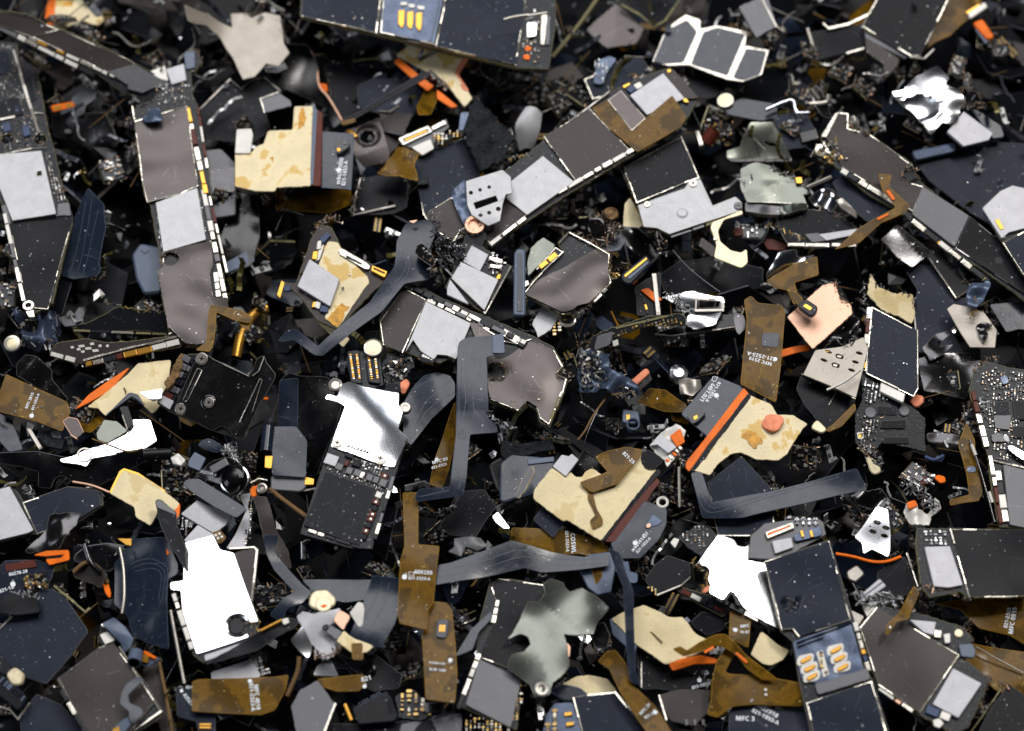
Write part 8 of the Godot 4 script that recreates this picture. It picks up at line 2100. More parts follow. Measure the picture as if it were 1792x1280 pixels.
	slab(o,"hook","kapton",[-6.3,2.6,-5.4,3.3,-4.3,4.8,-3.9,5.1,-3.2,8.2,-2.1,10.2,-2.1,11.2,-3.9,12.2,-4.5,10.5,-3.4,9.4,-4.8,6.2,-4.8,4.8],-0.5,0.15)

func pile_am() -> void:
	var o: Node3D
	o = thing("black_cup", "black round flex lobe at the upper corner of big cream plate", "flex cable", [26.5, 26.7, 22, 0.151, -0.144])
	slab(o,"lobe","film_black",[-1.84,-0.9,-0.5,-1.95,1.9,-0.68,2.19,0.46,0.78,1.83,-0.91,1.81,-1.74,0.64],0,0.3,{jag=0.08,wr=0.35,wf=0.06,cell=1.1})
	o = thing("slate_housing", "slate-black moulded frame left of the big cream plate", "plastic part", [2.1, 21, 22.8, -0.023, 0.005])
	slab(o,"frame","slate",[-4.1,-1.9,-2.1,-3.8,5.9,-2.9,5.6,-1.3,2,3.8,-4.1,5.8],0,0.9,{bev=0.3,wr=0.2,fold=[[199,0.07,2],[18,-0.07,4]]})
	slab(o,"rib","slate_plastic",[0.9,-2.8,5.9,-3.4,5.9,-2.5,1,-1.8],0.9,0.3)
	o = thing("edge_strip", "grey board sliver with cream rim left of the big cream plate", "board scrap", [2.5, 25.7, 26.3, 0.222, -0.070])
	slab(o,"sliver","film_grey",[-1.8,2.6,-0.7,0.1,1.5,-3.1,1.9,-1.8,0.2,1.4,-1.2,3.2],0,0.5,{edge="cream",jag=0.08})
	o = thing("slate_tab", "slate-blue tab below the big cream plate", "flex cable", [7, 23.6, 33.4, 0.036, -0.084])
	slab(o,"tab","film_blue",[-2.9,-0.3,-1.2,-2.7,3,-0.1,0.8,3.2],0,0.3,{wr=0.35,wf=0.06,cell=1.1})
	o = thing("plastic_socket", "grey plastic socket with round ring eye in the dark gap", "socket", [23.1, 20.5, 11.4, 0.011, -0.062])
	slab(o,"body","slate_plastic",[-1.56,0.17,-1.38,-2.2,1.29,-1.78,1.55,0.18,0.06,0.49],0,0.8,{bev=0.2})
	turned(o,"ring","slate_plastic",0.37,0.9,0,[1.35,-0.5,1.35,1.3,1.2,1.5,1,1.4,0.95,-0.4,0,-0.4])
	slab(o,"gold_dot","gold",[-0.95,-1.21,-0.21,-1.21,-0.23,-0.1,-0.88,-0.11],0.8,0.1)
	o = thing("torn_connector", "white and orange torn connector beside the black numbered label", "connector", [30, 27.8, 19.1, 0.100, -0.050])
	slab(o,"white_shell","chip_white",[-3.7,0.4,-1.6,-2,1.4,-3.7,3.2,-2.2,2.4,0.4,1.5,2.5,-0.5,4.9,-0.9,3.4,-2.3,2.1],0,0.4,{jag=0.15,wr=0.6,wf=0.2})
	slab(o,"grey_cap","chip_label",[-3.7,0.7,-1.6,-1.7,1.3,1.3,-0.2,2.4,-2.2,0.5],0.8,0.4,{wr=0.3})
	slab(o,"orange_pin","orange",[0.22,-1.12,0.58,-1.29,1.86,0.82,1.56,1.11],0.6,0.5)
	slab(o,"orange_pin","orange",[0.61,-1.41,0.96,-1.59,2.13,0.64,1.83,0.94],0.6,0.5)
	slab(o,"orange_pin","orange",[1,-1.71,1.35,-1.88,2.39,0.47,2.09,0.76],0.6,0.5)
	slab(o,"orange_pin","orange",[1.38,-2,1.74,-2.18,2.66,0.29,2.36,0.59],0.6,0.5)
	slab(o,"orange_pin","orange",[1.77,-2.3,2.12,-2.47,2.93,0.12,2.63,0.41],0.6,0.5)
	row(o,"tooth",["solder","orange","solder"],-0.56,3.83,2.43,0.85,0.4,0.89,0.4,0.33,0.56,0.25)
	o = thing("metal_rod", "upright thin steel rod between big cream plate and orange-striped foil", "metal rod", [31.8, 25.7, 27.2, 0.020, -0.015])
	wire(o,"rod","solder",[0,-3.9,0.5,0,3.7,-1],0.33,0)
	turned(o,"ring","chip_white",-3.27,3.25,0,[1.2,0,1.2,0.5,1,0.6,0.7,0.5,0.7,0])
	o = thing("amber_flex", "dim dark amber flex in the gap above the torn connector", "flex cable", [29.5, 18.4, 6, 0.030, -0.030])
	slab(o,"strip","kapton",[-4.9,0.1,-2.5,-2.5,0.5,-2.1,4.6,0.9,4.3,2.3,0.4,2.1,-3.4,0.8],0,0.2,{wr=0.6})
	o = thing("red_clip", "red striped clip in the dark gap right of the torn round hole", "clip", [24.5, 21.5, 2.9, 0.153, -0.145])
	slab(o,"clip","red_plastic",[-2.12,1.15,1.79,-2.01,2.36,-1.2,-1.49,2.03],0,0.7,{bev=0.2})
	slab(o,"comb","dark_steel",[-1.55,1.98,2.31,-1.04,2.72,0.08,-0.98,2.95],-0.3,0.5,{jag=0.08})
	o = thing("thin_wire", "thin brown wire looping down through the dark gap at centre", "wire", [16.6, 22.6, 9.3, -0.024, 0.010])
	wire(o,"wire","wood_pulp",[4,-7.1,-0.4,2.1,-2.9,0.1,-0.9,1.9,0.5,-2.5,5.1,0.4,-3.9,6.8,-0.2],0.22,0)
	wire(o,"wire","dark_steel",[3.7,-6.4,-0.4,0.6,-0.5,0.3,-1.6,4.4,0.4,-2.8,8.1,-0.1],0.17,0)
	o = thing("fabric_scrap", "black woven tape scrap below the notched foil end", "tape", [2.3, 22, 17.7, 0.041, -0.100])
	slab(o,"scrap","rubber",[-4.3,-1.8,-0.5,-0.8,4.9,-1.6,6,0.2,3.1,0.8,0.4,1.1,-2.2,2.6,-4.3,1.3],0,0.3,{wr=0.8,jag=0.15})
	o = thing("steel_clip", "small shiny pinkish clip in the gap above the numbered label", "clip", [34.8, 19.4, 3.3, 0.101, -0.083])
	slab(o,"clip","steel",[-2.11,-1.19,-0.6,-1.76,2.08,-1.32,2.32,0.59,0.47,2.42,-1.9,1.68],0,0.5,{wr=1,wf=0.2,jag=0.08})
	o = thing("metal_dome", "blurred bright metal dome deep in the gap right of centre", "metal scrap", [32.9, 16.3, -1, 0.000, 0.000])
	turned(o,"dome","mirror",0,0,0,[2.2,-0.5,1.8,0.2,1,0.5,0,0.6])
	o = thing("amber_flex", "dark amber flex with sideways print below the big cream plate", "flex cable", [8.3, 22.6, 37.4, 0.092, -0.107])
	slab(o,"strip","kapton",[-8.3,-3.1,-4.2,-2.9,1.6,-2.4,8.5,-0.1,10.2,1.8,9,3.5,4.4,2.2,-4.3,2.2,-8.3,1.4],0,0.2,{wr=0.35})
	words(o,"821-2523-A",1.67,-2.24,1.78,1.81,0.3,"white_ink")
	words(o,"COSWL",2.54,-1.76,2.7,2.14,0.3,"white_ink")

func pile_an() -> void:
	var o: Node3D
	o = thing("slate_flex", "big L-shaped slate flex lying over the black square cover, right", "flex cable", [50, 27.2, 29.6, 0.056, -0.058])
	slab(o,"cable","slate",[-16,-4.8,-14,-5.1,-12.2,1.2,-1.5,-0.7,15.4,-5.1,17.2,-1,12,0,-6.5,4.4,-14,4.1],0,0.16,{wr=1.05,wf=0.04,fold=[[233,0.03,1],[21,-0.03,0]]})
	tracks(o,"slate_track",[[-15.4,-4.1,-13.6,2.6,-8.4,2.5,0.1,-0.1,12,-3.5],[-14.8,-4.4,-13,1.7,-8.4,1.7,0.1,-0.7,12.1,-4.1]],0.2,0.07)
	o = thing("shield_cover", "black square cover with pale rim under the L-shaped slate flex", "shield cover", [43.5, 24.6, 29.6, 0.089, -0.032])
	slab(o,"shield_film","film_blue",[-6.1,-3.7,0.4,-8.7,5.8,-2.1,6,4.8,1.4,7.2,-4.5,7],0,0.4,{wr=0.35,wf=0.06,cell=1.1})
	rim(o,"shield_frame","rim_metal",[-6.1,-3.7,0.4,-8.7,5.8,-2.1,6,4.8,1.4,7.2,-4.5,7],-0.3,0.82,0.23,true)
	o = thing("circuit_board", "dark bare board with ghostly chips below the black upright cover", "circuit board", [72.8, 20.5, 11, -0.058, -0.147])
	slab(o,"board","pcb",[-4.8,-9,-1,-7.8,-1.2,-5.7,3.3,-3.6,4.8,-2.7,7.4,-0.3,7.2,6.4,2.8,5.3,-0.8,4.2,-3.3,7,-5,6.7,-6.4,4.3,-6.3,-0.6,-4.9,-3.7],0,0.7,{jag=0.17})
	slab(o,"chip","chip_black",[-1.85,-2.49,1.75,-2.42,1.7,-0.88,-1.95,-0.94],0.7,0.3)
	slab(o,"chip","film_black",[-1.37,0.48,3.42,0.21,3.37,1.75,-1.41,1.87],0.7,0.5,{jag=0.08})
	slab(o,"chip","chip_black",[-0.9,3.8,3.9,3.7,3.9,4.8,-0.9,4.9],0.7,0.4)
	turned(o,"coil","film_grey",-3.33,-1.15,0.7,[1.1,0,1.1,0.3,0.9,0.4,0.3,0.35,0,0.4])
	turned(o,"coil","film_grey",3.28,-1.62,0.7,[1,0,1,0.3,0.8,0.4,0.3,0.35,0,0.4])
	slab(o,"pad","chip_white",[-6.1,3,-4.9,2.8,-4.9,4.1,-5.9,4.2],0.7,0.4)
	turned(o,"pad_hole","gold",-5.47,3.53,1.1,[0.45,0,0.4,0.1,0,0.05])
	speckle(o,"small_components",[-4.7,-8.6,-1.4,-7.5,0,-3.8,-4.8,-3],1,50,0.22,0.67,WHITE,10,0)
	speckle(o,"small_components",[-5.2,-0.6,-1.9,0.6,-2.7,6.1,-5.7,5.6],1,60,0.22,0.56,PCB,10,0)
	fringe(o,[-4.7,5.5,-3.2,7.3,-1.8,9.7],0.6,70,0.6,WHITE,1)
	o = thing("glue_drop", "pale yellow glue drop hanging from the dark bare board", "glue drop", [69.7, 22, 21.8, 0.074, -0.182])
	slab(o,"drop","pearl",[-1.55,-2.02,-0.82,-1.85,-0.58,-0.79,0.84,0.01,0.95,0.76,-0.09,1.18,-0.79,0.56,-1.16,-0.95],0,0.6,{bev=0.2,wr=0.3})
	o = thing("slate_flex", "broad smoky black sheet right of the black upright cover", "flex cable", [85.9, 19.4, 0.6, -0.106, -0.170])
	slab(o,"sheet","dark_steel",[-6.3,-3,-0.3,-4.5,5.9,-4.5,6.1,-0.7,4.5,3.1,2.6,5.3,-5.7,4.1],0,0.3,{wr=2.2,wf=0.05,jag=0.08,fold=[[264,0.08,2],[220,-0.11,2]]})
	o = thing("shield_cover", "dark plate with cut edges below the steel card shield", "shield cover", [60.8, 21, 7.3, 0.022, -0.071])
	slab(o,"plate","film_black",[-4.1,-5.7,5.9,-0.5,5.6,0.8,3,4.2,0,6.1,-3.9,0.7,-5.3,-2.8],0,0.4,{jag=0.08,wr=0.35,wf=0.06,cell=1.1})
	rim(o,"edge","steel",[-4.2,-5.6,5.9,-0.4],0.3,0.3,0.3,false)
	rim(o,"edge","steel",[0.78,0.84,2.54,-2.15],0.3,0.4,0.25,false)
	o = thing("white_thread", "curved white plastic thread across the steel card shield", "thread", [64.1, 26.7, 6, 0.000, 0.000])
	wire(o,"thread","chip_white",[-3.4,1.2,-0.5,0,-0.3,0,3.2,-2.7,0.5],0.28,0)
	o = thing("amber_flex", "amber folded flex stub beside the dark bare board", "flex cable", [63.9, 23.6, 12.1, 0.032, -0.073])
	slab(o,"strip","kapton",[-3.4,2.5,-1.6,1,2.4,-3.1,2.5,-1.8,-0.4,1.6,-2.8,2.7],0,0.3,{wr=0.3})
	slab(o,"connector","pearl",[-6.2,2,-5.1,0.5,-3.4,2.4,-4.3,3],0,0.8,{bev=0.2})
	o = thing("red_clip", "dull orange-red lump below the black upright cover", "clip", [78.7, 21, 7.1, 0.040, -0.138])
	slab(o,"lump","red_plastic",[-1.4,-0.25,-0.33,-1.01,1.28,-0.52,1.07,0.72,-0.15,1.47],0,0.8,{wr=0.6,wf=0.25,bev=0.2})
	o = thing("circuit_board", "dense chip-covered board at the right border with white-brown edge", "circuit board", [95.3, 24.6, 11.1, -0.050, -0.030])
	slab(o,"board","pcb",[-5.9,-8,-3.2,-10.1,1.1,-9,5.5,-8.4,3.2,24.4,-1.2,23.9,-2.9,23.8,-3.9,16.8,-4.3,8.7,-7,-4.2],0,0.8,{edge="pcb_edge",jag=0.1})
	slab(o,"chip","film_grey",[-2.7,1.3,0.6,1.2,0.1,4.1,-2.6,3.8],0.8,0.5,{jag=0.08})
	slab(o,"chip","chip_black",[-2.06,-1.43,0.18,-1.64,0.29,1.06,-2.38,1.12],0.8,0.5)
	slab(o,"chip","chip_black",[1.2,-1.9,4.9,-1.4,4.7,1.8,1.4,2],0.8,0.6)
	slab(o,"chip","chip_grey",[-3.5,5.3,-1.8,5.1,-0.7,6.6,-3.3,6.7],0.8,0.5)
	slab(o,"chip","chip_label",[-1.2,5.5,-0.3,5.4,-0.1,6.6,-1,6.6],0.8,0.5)
	slab(o,"chip","chip_black",[0.72,3.43,4.56,3.67,4.42,5.57,0.87,5.64],0.8,0.5)
	slab(o,"bent_shield","blue_steel",[-1.1,-6.7,0.2,-7.2,0.7,-5.8,-0.5,-5.1],1,0.4)
	slab(o,"bent_shield","mirror",[-0.6,7.8,0.3,7.8,4,10.2,3.9,11.5,1.6,10.3,-0.4,8.7],1.6,0.3,{wr=0.3})
	speckle(o,"small_components",[-5,-7.4,-2,-8.8,5.4,-7.3,5.1,-2.2,-3.6,-2],1,170,0.17,0.5,PCB,8,0)
	speckle(o,"small_components",[-4.5,-2,-2.4,-1.7,-2.2,4.3,-3.7,3.7],1,50,0.17,0.44,PCB,0,0)
	speckle(o,"small_components",[-3.1,3.7,4.6,3.5,4.1,11.1,-3.2,10.3],1,130,0.17,0.56,PCB,8,0)
	speckle(o,"small_components",[0.36,1.1,2.1,1.69,1.87,4.87,0.43,4.27],1,40,0.17,0.44,PCB,0,0)
	slab(o,"cover","film_grey",[-1.6,11.5,3.8,12.9,3,24.4,-1.2,23.6],0.8,0.7)
	rim(o,"cover_frame","solder",[-3.3,10.6,3.9,12.3],0.8,0.5,0.3,false)
	row(o,"edge_contact",["chip_white","brown_stripe","pcb","solder"],-6.46,-3.73,-4.38,8.9,0.4,1,0.9,1.33,2.67,0.25)
	row(o,"edge_contact",["brown_stripe","chip_white","solder"],-3.98,9.52,-2.73,23.78,0.4,0.78,0.9,1.56,4.44,0.25)
	row(o,"edge_contact",["chip_white","solder","pcb"],-2.73,12.67,-1.86,23.49,0.8,1.33,0.6,1.33,3.33,0.25)
	fringe(o,[-5.8,-7.9,-4.5,-9.9,-1.1,-11.2],0.6,60,0.6,RUST,0.6)
	fringe(o,[-5.2,-1.6,-4,-1.3,-4.8,1.6],1.2,50,0.7,WHITE,0.7)
	o = thing("amber_flex", "amber translucent flex strip with hooked foot left of the chip-covered board", "flex cable", [87.6, 23.6, 22.4, 0.100, -0.082])
	slab(o,"strip","kapton",[-1.8,-4.8,-1.2,-6.3,0,-9.1,1.3,-5.6,1.2,-1.3,1.7,1.8,2.1,4.9,1.2,6.7,-1.6,6.9,-4.1,7.3,-4.1,6.3,-0.3,5.4,-0.6,1.1],0,0.2,{wr=0.3})
	slab(o,"pale_patch","blue_steel",[-0.53,-0.25,1.14,-0.18,1.19,0.9,-0.47,0.98],0.22,0.06)
	o = thing("metal_rod", "long thin rod with white segments beside the chip-covered board edge", "metal rod", [90.3, 24.6, 24.6, 0.000, 0.000])
	wire(o,"rod","dark_steel",[-2.5,-7.4,0.5,-0.6,0,0,1.2,9.2,-0.5],0.28,0)
	wire(o,"white_segment","chip_white",[-2.3,-6.3,0.9,-1.6,-4.2,0.5],0.36,0)
	wire(o,"white_segment","chip_white",[0.48,3.21,0.13,1.04,5.3,-0.13],0.36,0)
	o = thing("steel_bar", "blurred shiny steel bar in the gap left of the amber strip", "metal strip", [84, 18.9, 14.1, 0.011, -0.057])
	slab(o,"bar","dark_steel",[-3.4,-0.7,0.2,-1,3.4,0,2.7,1.5,0,1.2,-3.2,0.9],0,0.6,{wr=0.6,wf=0.1,bev=0.2})
	o = thing("blue_wire", "short blue bent wire stub in the gap at right", "wire", [81.6, 22, 19.7, 0.065, -0.063])
	wire(o,"wire","blue_part",[-1.99,-0.52,-0.42,-0.31,0.32,0.04,1.35,-0.47,-0.12,0.75,0.45,-0.54],0.39,0)

func pile_ao() -> void:
	var o: Node3D
	o = thing("orange_crumb", "small orange crumb with white chips in the gap at right", "clip", [82.2, 21, 23.5, 0.100, 0.000])
	slab(o,"crumb","orange",[-1.05,0.09,-0.28,-0.52,0.86,-0.15,0.99,0.97,0.03,1.34],0,0.7,{wr=0.5,wf=0.3})
	speckle(o,"small_components",[-4.5,-0.6,-0.7,-0.8,-0.8,1.4,-4.3,1.3],0.1,14,0.33,1.11,WHITE,0,0.6)
	slab(o,"dark_crumb","brown_stripe",[-3.79,-0.15,-2.17,-0.4,-1.98,1.2,-3.73,1.12],-0.2,0.6)
	o = thing("torn_connector", "crumpled white and orange connector bits above the lower right black cover", "connector", [77.7, 23.1, 31.6, 0.100, -0.100])
	slab(o,"shell","chip_white",[-3.1,-0.4,-2.4,-2.2,-0.9,-2.4,-0.5,-0.6,1.2,0.1,2.8,-1.3,2.9,-3.2,3.7,-2.5,3.9,-0.7,1.8,0.7,1.4,2.5,-1.8,2.4],0,0.4,{wr=1.4,wf=0.2,jag=0.15})
	slab(o,"orange_bit","orange",[-2.43,-1.95,-0.96,-2.35,-0.51,-1.27,-2.21,-0.73],0.7,0.4)
	fringe(o,[-2.5,-5.1,-0.2,-4.7,1.1,-2.6,2.7,-1],0.6,70,0.8,WHITE,1.2)
	o = thing("mirror_bracket", "bright bracket with four rounded holes above the lower right boards", "metal bracket", [69.1, 23.1, 35.5, 0.050, -0.020])
	slab(o,"plate","mirror",[-4.1,0.7,-1.9,-2,0.3,-5.1,2.3,-4.4,2.6,0.6,2.3,3.9,1.9,5,-1,3.2,-2.6,4.1,-2.8,2],0,0.3,{wr=0.6,wf=0.08,holes=[[-0.55,-2.07,-0.08,-2.37,0.77,-2.05,0.98,-1.55,0.45,-1.31,-0.4,-1.7],[-1.42,-0.39,-0.95,-0.69,-0.1,-0.36,0.11,0.14,-0.42,0.37,-1.27,-0.01],[0.69,0.58,1.17,0.28,2.02,0.61,2.22,1.1,1.69,1.34,0.84,0.95],[1.06,-0.96,1.54,-1.26,2.39,-0.93,2.59,-0.43,2.06,-0.2,1.21,-0.58]]})
	o = thing("black_film", "glossy torn black film above the four-hole bracket", "film", [68.6, 22, 28.1, 0.032, -0.128])
	slab(o,"film","gloss_black",[-4.2,-1,-0.4,-1.3,2,-2.2,3.9,0.6,0.6,2.1,-2.8,1.4],0,0.3,{wr=1.4,wf=0.12,jag=0.15})
	o = thing("circuit_board", "lower right board with two blue-black covers around gold card contacts", "circuit board", [57.7, 27.8, 59.3, 0.093, -0.055])
	slab(o,"board","pcb",[-10.4,-15.9,1.7,-19.7,5.7,-3.6,6.7,4.6,8.4,7.5,11,18.2,-3.1,17.8,-4.2,11.4,-5.1,5.9,-5.8,-0.5,-8,-2.6],0,0.8,{edge="solder"})
	slab(o,"shield_film","film_blue",[-10.4,-15.6,1.6,-19.2,4.9,-4.1,-4.6,-1.2,-5.7,-2.7,-7.7,-2.6],1.2,0.2,{wr=0.35,wf=0.06,cell=1.1,dents=[[-5.93,-7.39,0.22,1.22,0,-0.5]]})
	rim(o,"shield_frame","rim_metal",[-10.4,-15.6,1.6,-19.1,4.9,-4,-4.7,-1.1,-5.7,-2.6,-7.7,-2.5],0.9,0.62,0.31,true)
	fringe(o,[-7.48,-7.5,-6.18,-8.34,-5.07,-7.71,-5.42,-6.25,-6.84,-6],1.2,40,0.5,DARK,0.5)
	slab(o,"card_slot","blue_steel",[-5.8,-0.1,4.9,-3.7,6.6,4.7,7.9,7.6,-1.8,7.9,-4.6,6.9],0.8,0.4,{wr=0.15,wf=0.2})
	slab(o,"contact_frame","chip_white",[-5.2,3.4,-4.8,2.7,-2.5,2.2,-2.1,2.6,-2.3,3.7,-2.8,4.1,-4.9,4.5,-5.2,4.2],1.2,0.2)
	slab(o,"contact","gold",[-4.6,3.8,-4.3,3.5,-2.8,2.7,-2.6,3.1,-3,3.5,-4.3,4.1],1.4,0.3)
	slab(o,"contact_frame","chip_white",[-4.6,5,-4.2,4.3,-1.8,3.8,-1.5,4.2,-1.6,5.3,-2.1,5.7,-4.3,6.1,-4.6,5.8],1.2,0.2)
	slab(o,"contact","gold",[-4,5.4,-3.7,5.1,-2.1,4.4,-1.9,4.7,-2.4,5.2,-3.7,5.8],1.4,0.3)
	slab(o,"contact_frame","chip_white",[-4.2,6.6,-3.8,5.9,-1.5,5.4,-1.1,5.8,-1.3,6.9,-1.8,7.3,-3.9,7.7,-4.2,7.4],1.2,0.2)
	slab(o,"contact","gold",[-3.6,7,-3.3,6.7,-1.8,6,-1.6,6.3,-2.1,6.8,-3.3,7.4],1.4,0.3)
	slab(o,"contact_frame","chip_white",[0.33,1.68,0.72,0.99,3.07,0.48,3.45,0.84,3.28,2,2.76,2.34,0.64,2.74,0.35,2.44],1.2,0.2)
	slab(o,"contact","gold",[0.95,2.07,1.24,1.79,2.76,1.03,2.97,1.38,2.5,1.83,1.21,2.43],1.4,0.3)
	slab(o,"contact_frame","chip_white",[0.95,3.3,1.35,2.61,3.69,2.1,4.06,2.47,3.9,3.62,3.38,3.95,1.26,4.35,0.97,4.05],1.2,0.2)
	slab(o,"contact","gold",[1.57,3.69,1.86,3.41,3.38,2.65,3.59,3,3.12,3.45,1.83,4.05],1.4,0.3)
	slab(o,"contact_frame","chip_white",[1.43,5.05,1.82,4.37,4.16,3.86,4.54,4.22,4.37,5.38,3.85,5.71,1.74,6.11,1.45,5.81],1.2,0.2)
	slab(o,"contact","gold",[2.05,5.45,2.34,5.17,3.85,4.4,4.06,4.76,3.59,5.21,2.31,5.8],1.4,0.3)
	slab(o,"divider","chip_white",[-1.6,2.1,-0.5,1.7,0.5,6.3,-0.5,6.8],1.2,0.2)
	speckle(o,"small_components",[-1.4,2.1,-0.6,1.9,0.3,6.3,-0.4,6.5],1.4,16,0.33,0.67,GOLD,0,0)
	rim(o,"slot_rail","slate",[-5.1,0.1,4.9,-3.4],1.2,0.5,0.4,false)
	rim(o,"slot_rail","slate",[-4.9,0.9,-0.3,-0.7],1.2,0.4,0.4,false)
	slab(o,"ledge","film_grey",[-2.1,8.2,7.5,5.4,7.9,7.4,-1.6,10],1.2,0.3,{jag=0.08})
	slab(o,"shield_film","film_blue",[-3.7,11.7,8.1,8,10.5,18.3,-2.7,17.9],1.2,0.2,{wr=0.35,wf=0.06,cell=1.1})
	rim(o,"shield_frame","rim_metal",[-3.7,11.7,8.1,8,10.5,18.4,-2.7,18],0.9,0.62,0.31,true)
	row(o,"edge_contact",["blue_part","solder","pcb","gold","chip_white"],5.71,-3.5,7.99,6.47,0.8,0.78,0.5,0.67,1.78,0.25)
	o = thing("mirror_plate", "blazing white metal plate beside the lower right board", "metal plate", [43.2, 25.7, 45.2, -0.110, 0.030])
	slab(o,"plate","mirror",[-8.1,-2.6,-4.4,-8.1,-1.4,-7.1,-0.9,-5.9,0.7,-5.7,2.1,-6.8,2.5,-8.3,4.5,-6.9,5.9,-4.6,4.1,-3,5.4,3.5,7,10.3,5.9,10.3,1.7,7.9,-0.1,6.2,-1.3,4,-2.4,3.2,-3.9,5,-6.4,3.8,-6.1,2.2,-6.6,1.1,-6.1,-0.6,-6.8,-1.5,-7.9,-1.7],0,0.3,{wr=0.45,wf=0.05,jag=0.06})
	row(o,"edge_contact",["pcb","solder","brown_stripe","pcb"],-5.02,4.62,6.02,10.28,-0.9,1,0.8,1.11,2.89,0.25)
	slab(o,"black_loop","black_plastic",[-4,5.4,-2.6,3.4,-1.7,4,-0.6,6.5,-1.5,6.2,-1.9,4.7,-2.5,4,-3.5,5.5],0.35,0.5)
	slab(o,"red_spot","red_plastic",[-8,3.4,-6.6,2.3,-6.1,2.5,-6.3,3.1,-7.4,3.8],-0.2,0.4)
	fringe(o,[-9.5,-2.3,-8.1,-1.1,-6.5,1,-8.6,3.5],0.6,40,0.6,GOLD,0.5)
	o = thing("board_connector", "silver slotted connectors along the top of the lower right board", "connector", [51.4, 26.2, 37.7, 0.020, -0.050])
	slab(o,"base","chip_grey",[-6.4,-0.1,-3.8,-2.5,1.4,-3.2,6.1,-3.6,7.2,-2.7,7.6,-0.3,1.8,3,-2.6,4.5,-6.9,4.2],0,0.8,{jag=0.06})
	slab(o,"shell","solder",[-3.73,-0.58,1.36,-2.51,1.67,-1.44,-3.35,0.64],0.8,0.7)
	slab(o,"slot","orange",[-3.32,-0.33,0.91,-1.94,1.04,-1.69,-3.18,-0.03],1.5,0.08)
	slab(o,"white_block","chip_label",[-2.5,1.3,1,0.6,1.3,2.4,-2,3.6],0.8,0.8)
	slab(o,"tray","blue_steel",[1.5,0,6.6,-1.7,6.8,0.1,1.8,1.3],0.8,0.8)
	block(o,"gold_pin","gold",3.13,-0.08,1.6,1.24,0.56,0.3,78.88)
	block(o,"gold_pin","gold",4.85,-0.07,1.6,1.24,0.56,0.3,78.94)
	speckle(o,"small_components",[1.7,-3.6,6.1,-3.9,6.3,-2.4,2,-1.8],0.9,30,0.33,1,WHITE,0,0)
	o = thing("circuit_board", "dark brown foil board with white marked chip at lower right", "circuit board", [72.9, 25.2, 61.4, 0.020, -0.020])
	slab(o,"board","pcb",[-8.4,-6,-4.9,-10.2,2.4,-8.6,7.9,-6.8,11,-5.6,12.4,-3.2,10.1,-0.2,15.1,4.2,10.3,13.5,8,14.6,1.8,11,-5.6,5.5],0,0.8,{edge="pcb_edge",jag=0.14})
	slab(o,"shield_film","film",[-8.2,-5.8,-5,-9.6,-0.7,-7,9.7,-0.3,1.8,10.6,-5.4,5.4],1.1,0.2,{jag=0.08,wr=0.35,wf=0.06,cell=1.1})
	rim(o,"shield_frame","rim_metal",[-8.2,-5.7,-5,-9.5,-0.8,-7,9.6,-0.2,1.8,10.7,-5.4,5.4],0.8,0.62,0.2,true)
	slab(o,"chip","chip_label",[4.3,9.2,8.4,2.5,13.3,5.4,8.7,11.8],0.8,0.9)
	slab(o,"chip","chip_label",[1,-7,5.7,-6.5,5.1,-4.1,3.5,-4.6],0.8,0.9)
	slab(o,"coil","blue_part",[3.4,9.3,5.5,10.3,4.9,11.6,2.9,10.7],0.8,0.6)
	slab(o,"capacitor","chip_white",[5.9,10.5,7.4,11.2,6.9,12.4,5.4,11.7],0.8,0.7)
	slab(o,"cap","slate_plastic",[9.8,-2.1,12.1,-2.3,12.7,-1,12.3,0.3,10.1,0],0.8,0.8)
	turned(o,"dot","pearl",9.92,-4.55,0.8,[0.8,0,0.8,0.3,0.6,0.4,0,0.4])
	slab(o,"capacitor","chip_white",[7.1,-4.1,8.2,-4.3,8.1,-2.6,7.3,-2.5],0.8,0.9)
	slab(o,"capacitor","solder",[5.5,-5.1,6.7,-4.9,6.5,-3.6,5.3,-3.8],0.8,0.7)
	slab(o,"blob","chip_white",[4.2,12.2,5.3,11.9,6,12.8,5.2,13.6,4.3,13.2],0.8,0.5)
	row(o,"edge_contact",["chip_white","copper","solder","pcb"],-5.23,5.78,1.48,10.93,0.5,1,0.6,1.11,3.78,0.25)
	fringe(o,[10.1,-0.3,11,2.4,15.1,4.1,12.9,8.8],0.6,50,0.6,RUST,0.5)
	fringe(o,[11,-5.6,12.2,-7.1,12.3,-3.3],0.6,24,0.6,RUST,0.5)
	o = thing("silver_cap", "small bright silver cap in the gap beside the lower right cover", "cap", [64.7, 22.6, 43.6, 0.100, -0.050])
	slab(o,"cap","steel",[-1.42,-0.07,0.35,-1.21,1.56,0.34,-0.08,1.79,-1.2,1.15],0,1,{bev=0.25})
	o = thing("steel_bar", "pale ribbed bar lying across the gap at lower right", "metal strip", [67.3, 26.2, 48.3, 0.007, -0.067])
	slab(o,"bar","chip_label",[-2.72,1.51,1.38,-1.96,2.4,-0.71,-1.81,2.25],0,0.6,{bev=0.15})
	rim(o,"ridge","slate_plastic",[-2.37,1.7,1.76,-1.41],0.6,0.15,0.4,false)
	slab(o,"white_block","chip_white",[-1.9,3,-0.2,2.4,0.6,3,-1.2,5],-0.6,0.6)
	slab(o,"silver_foot","steel",[-4.1,3.8,-1.8,5,-2.9,6.7,-3.9,5.6],-0.8,0.6)
	fringe(o,[-4.4,0.2,-1.4,2.5,1.5,1.4,4.3,2.6],0.6,80,0.9,WHITE,1.1)
	o = thing("black_film", "black smooth cover wedged at lower right under pale bar", "film", [72.3, 21.5, 44.7, 0.091, -0.035])
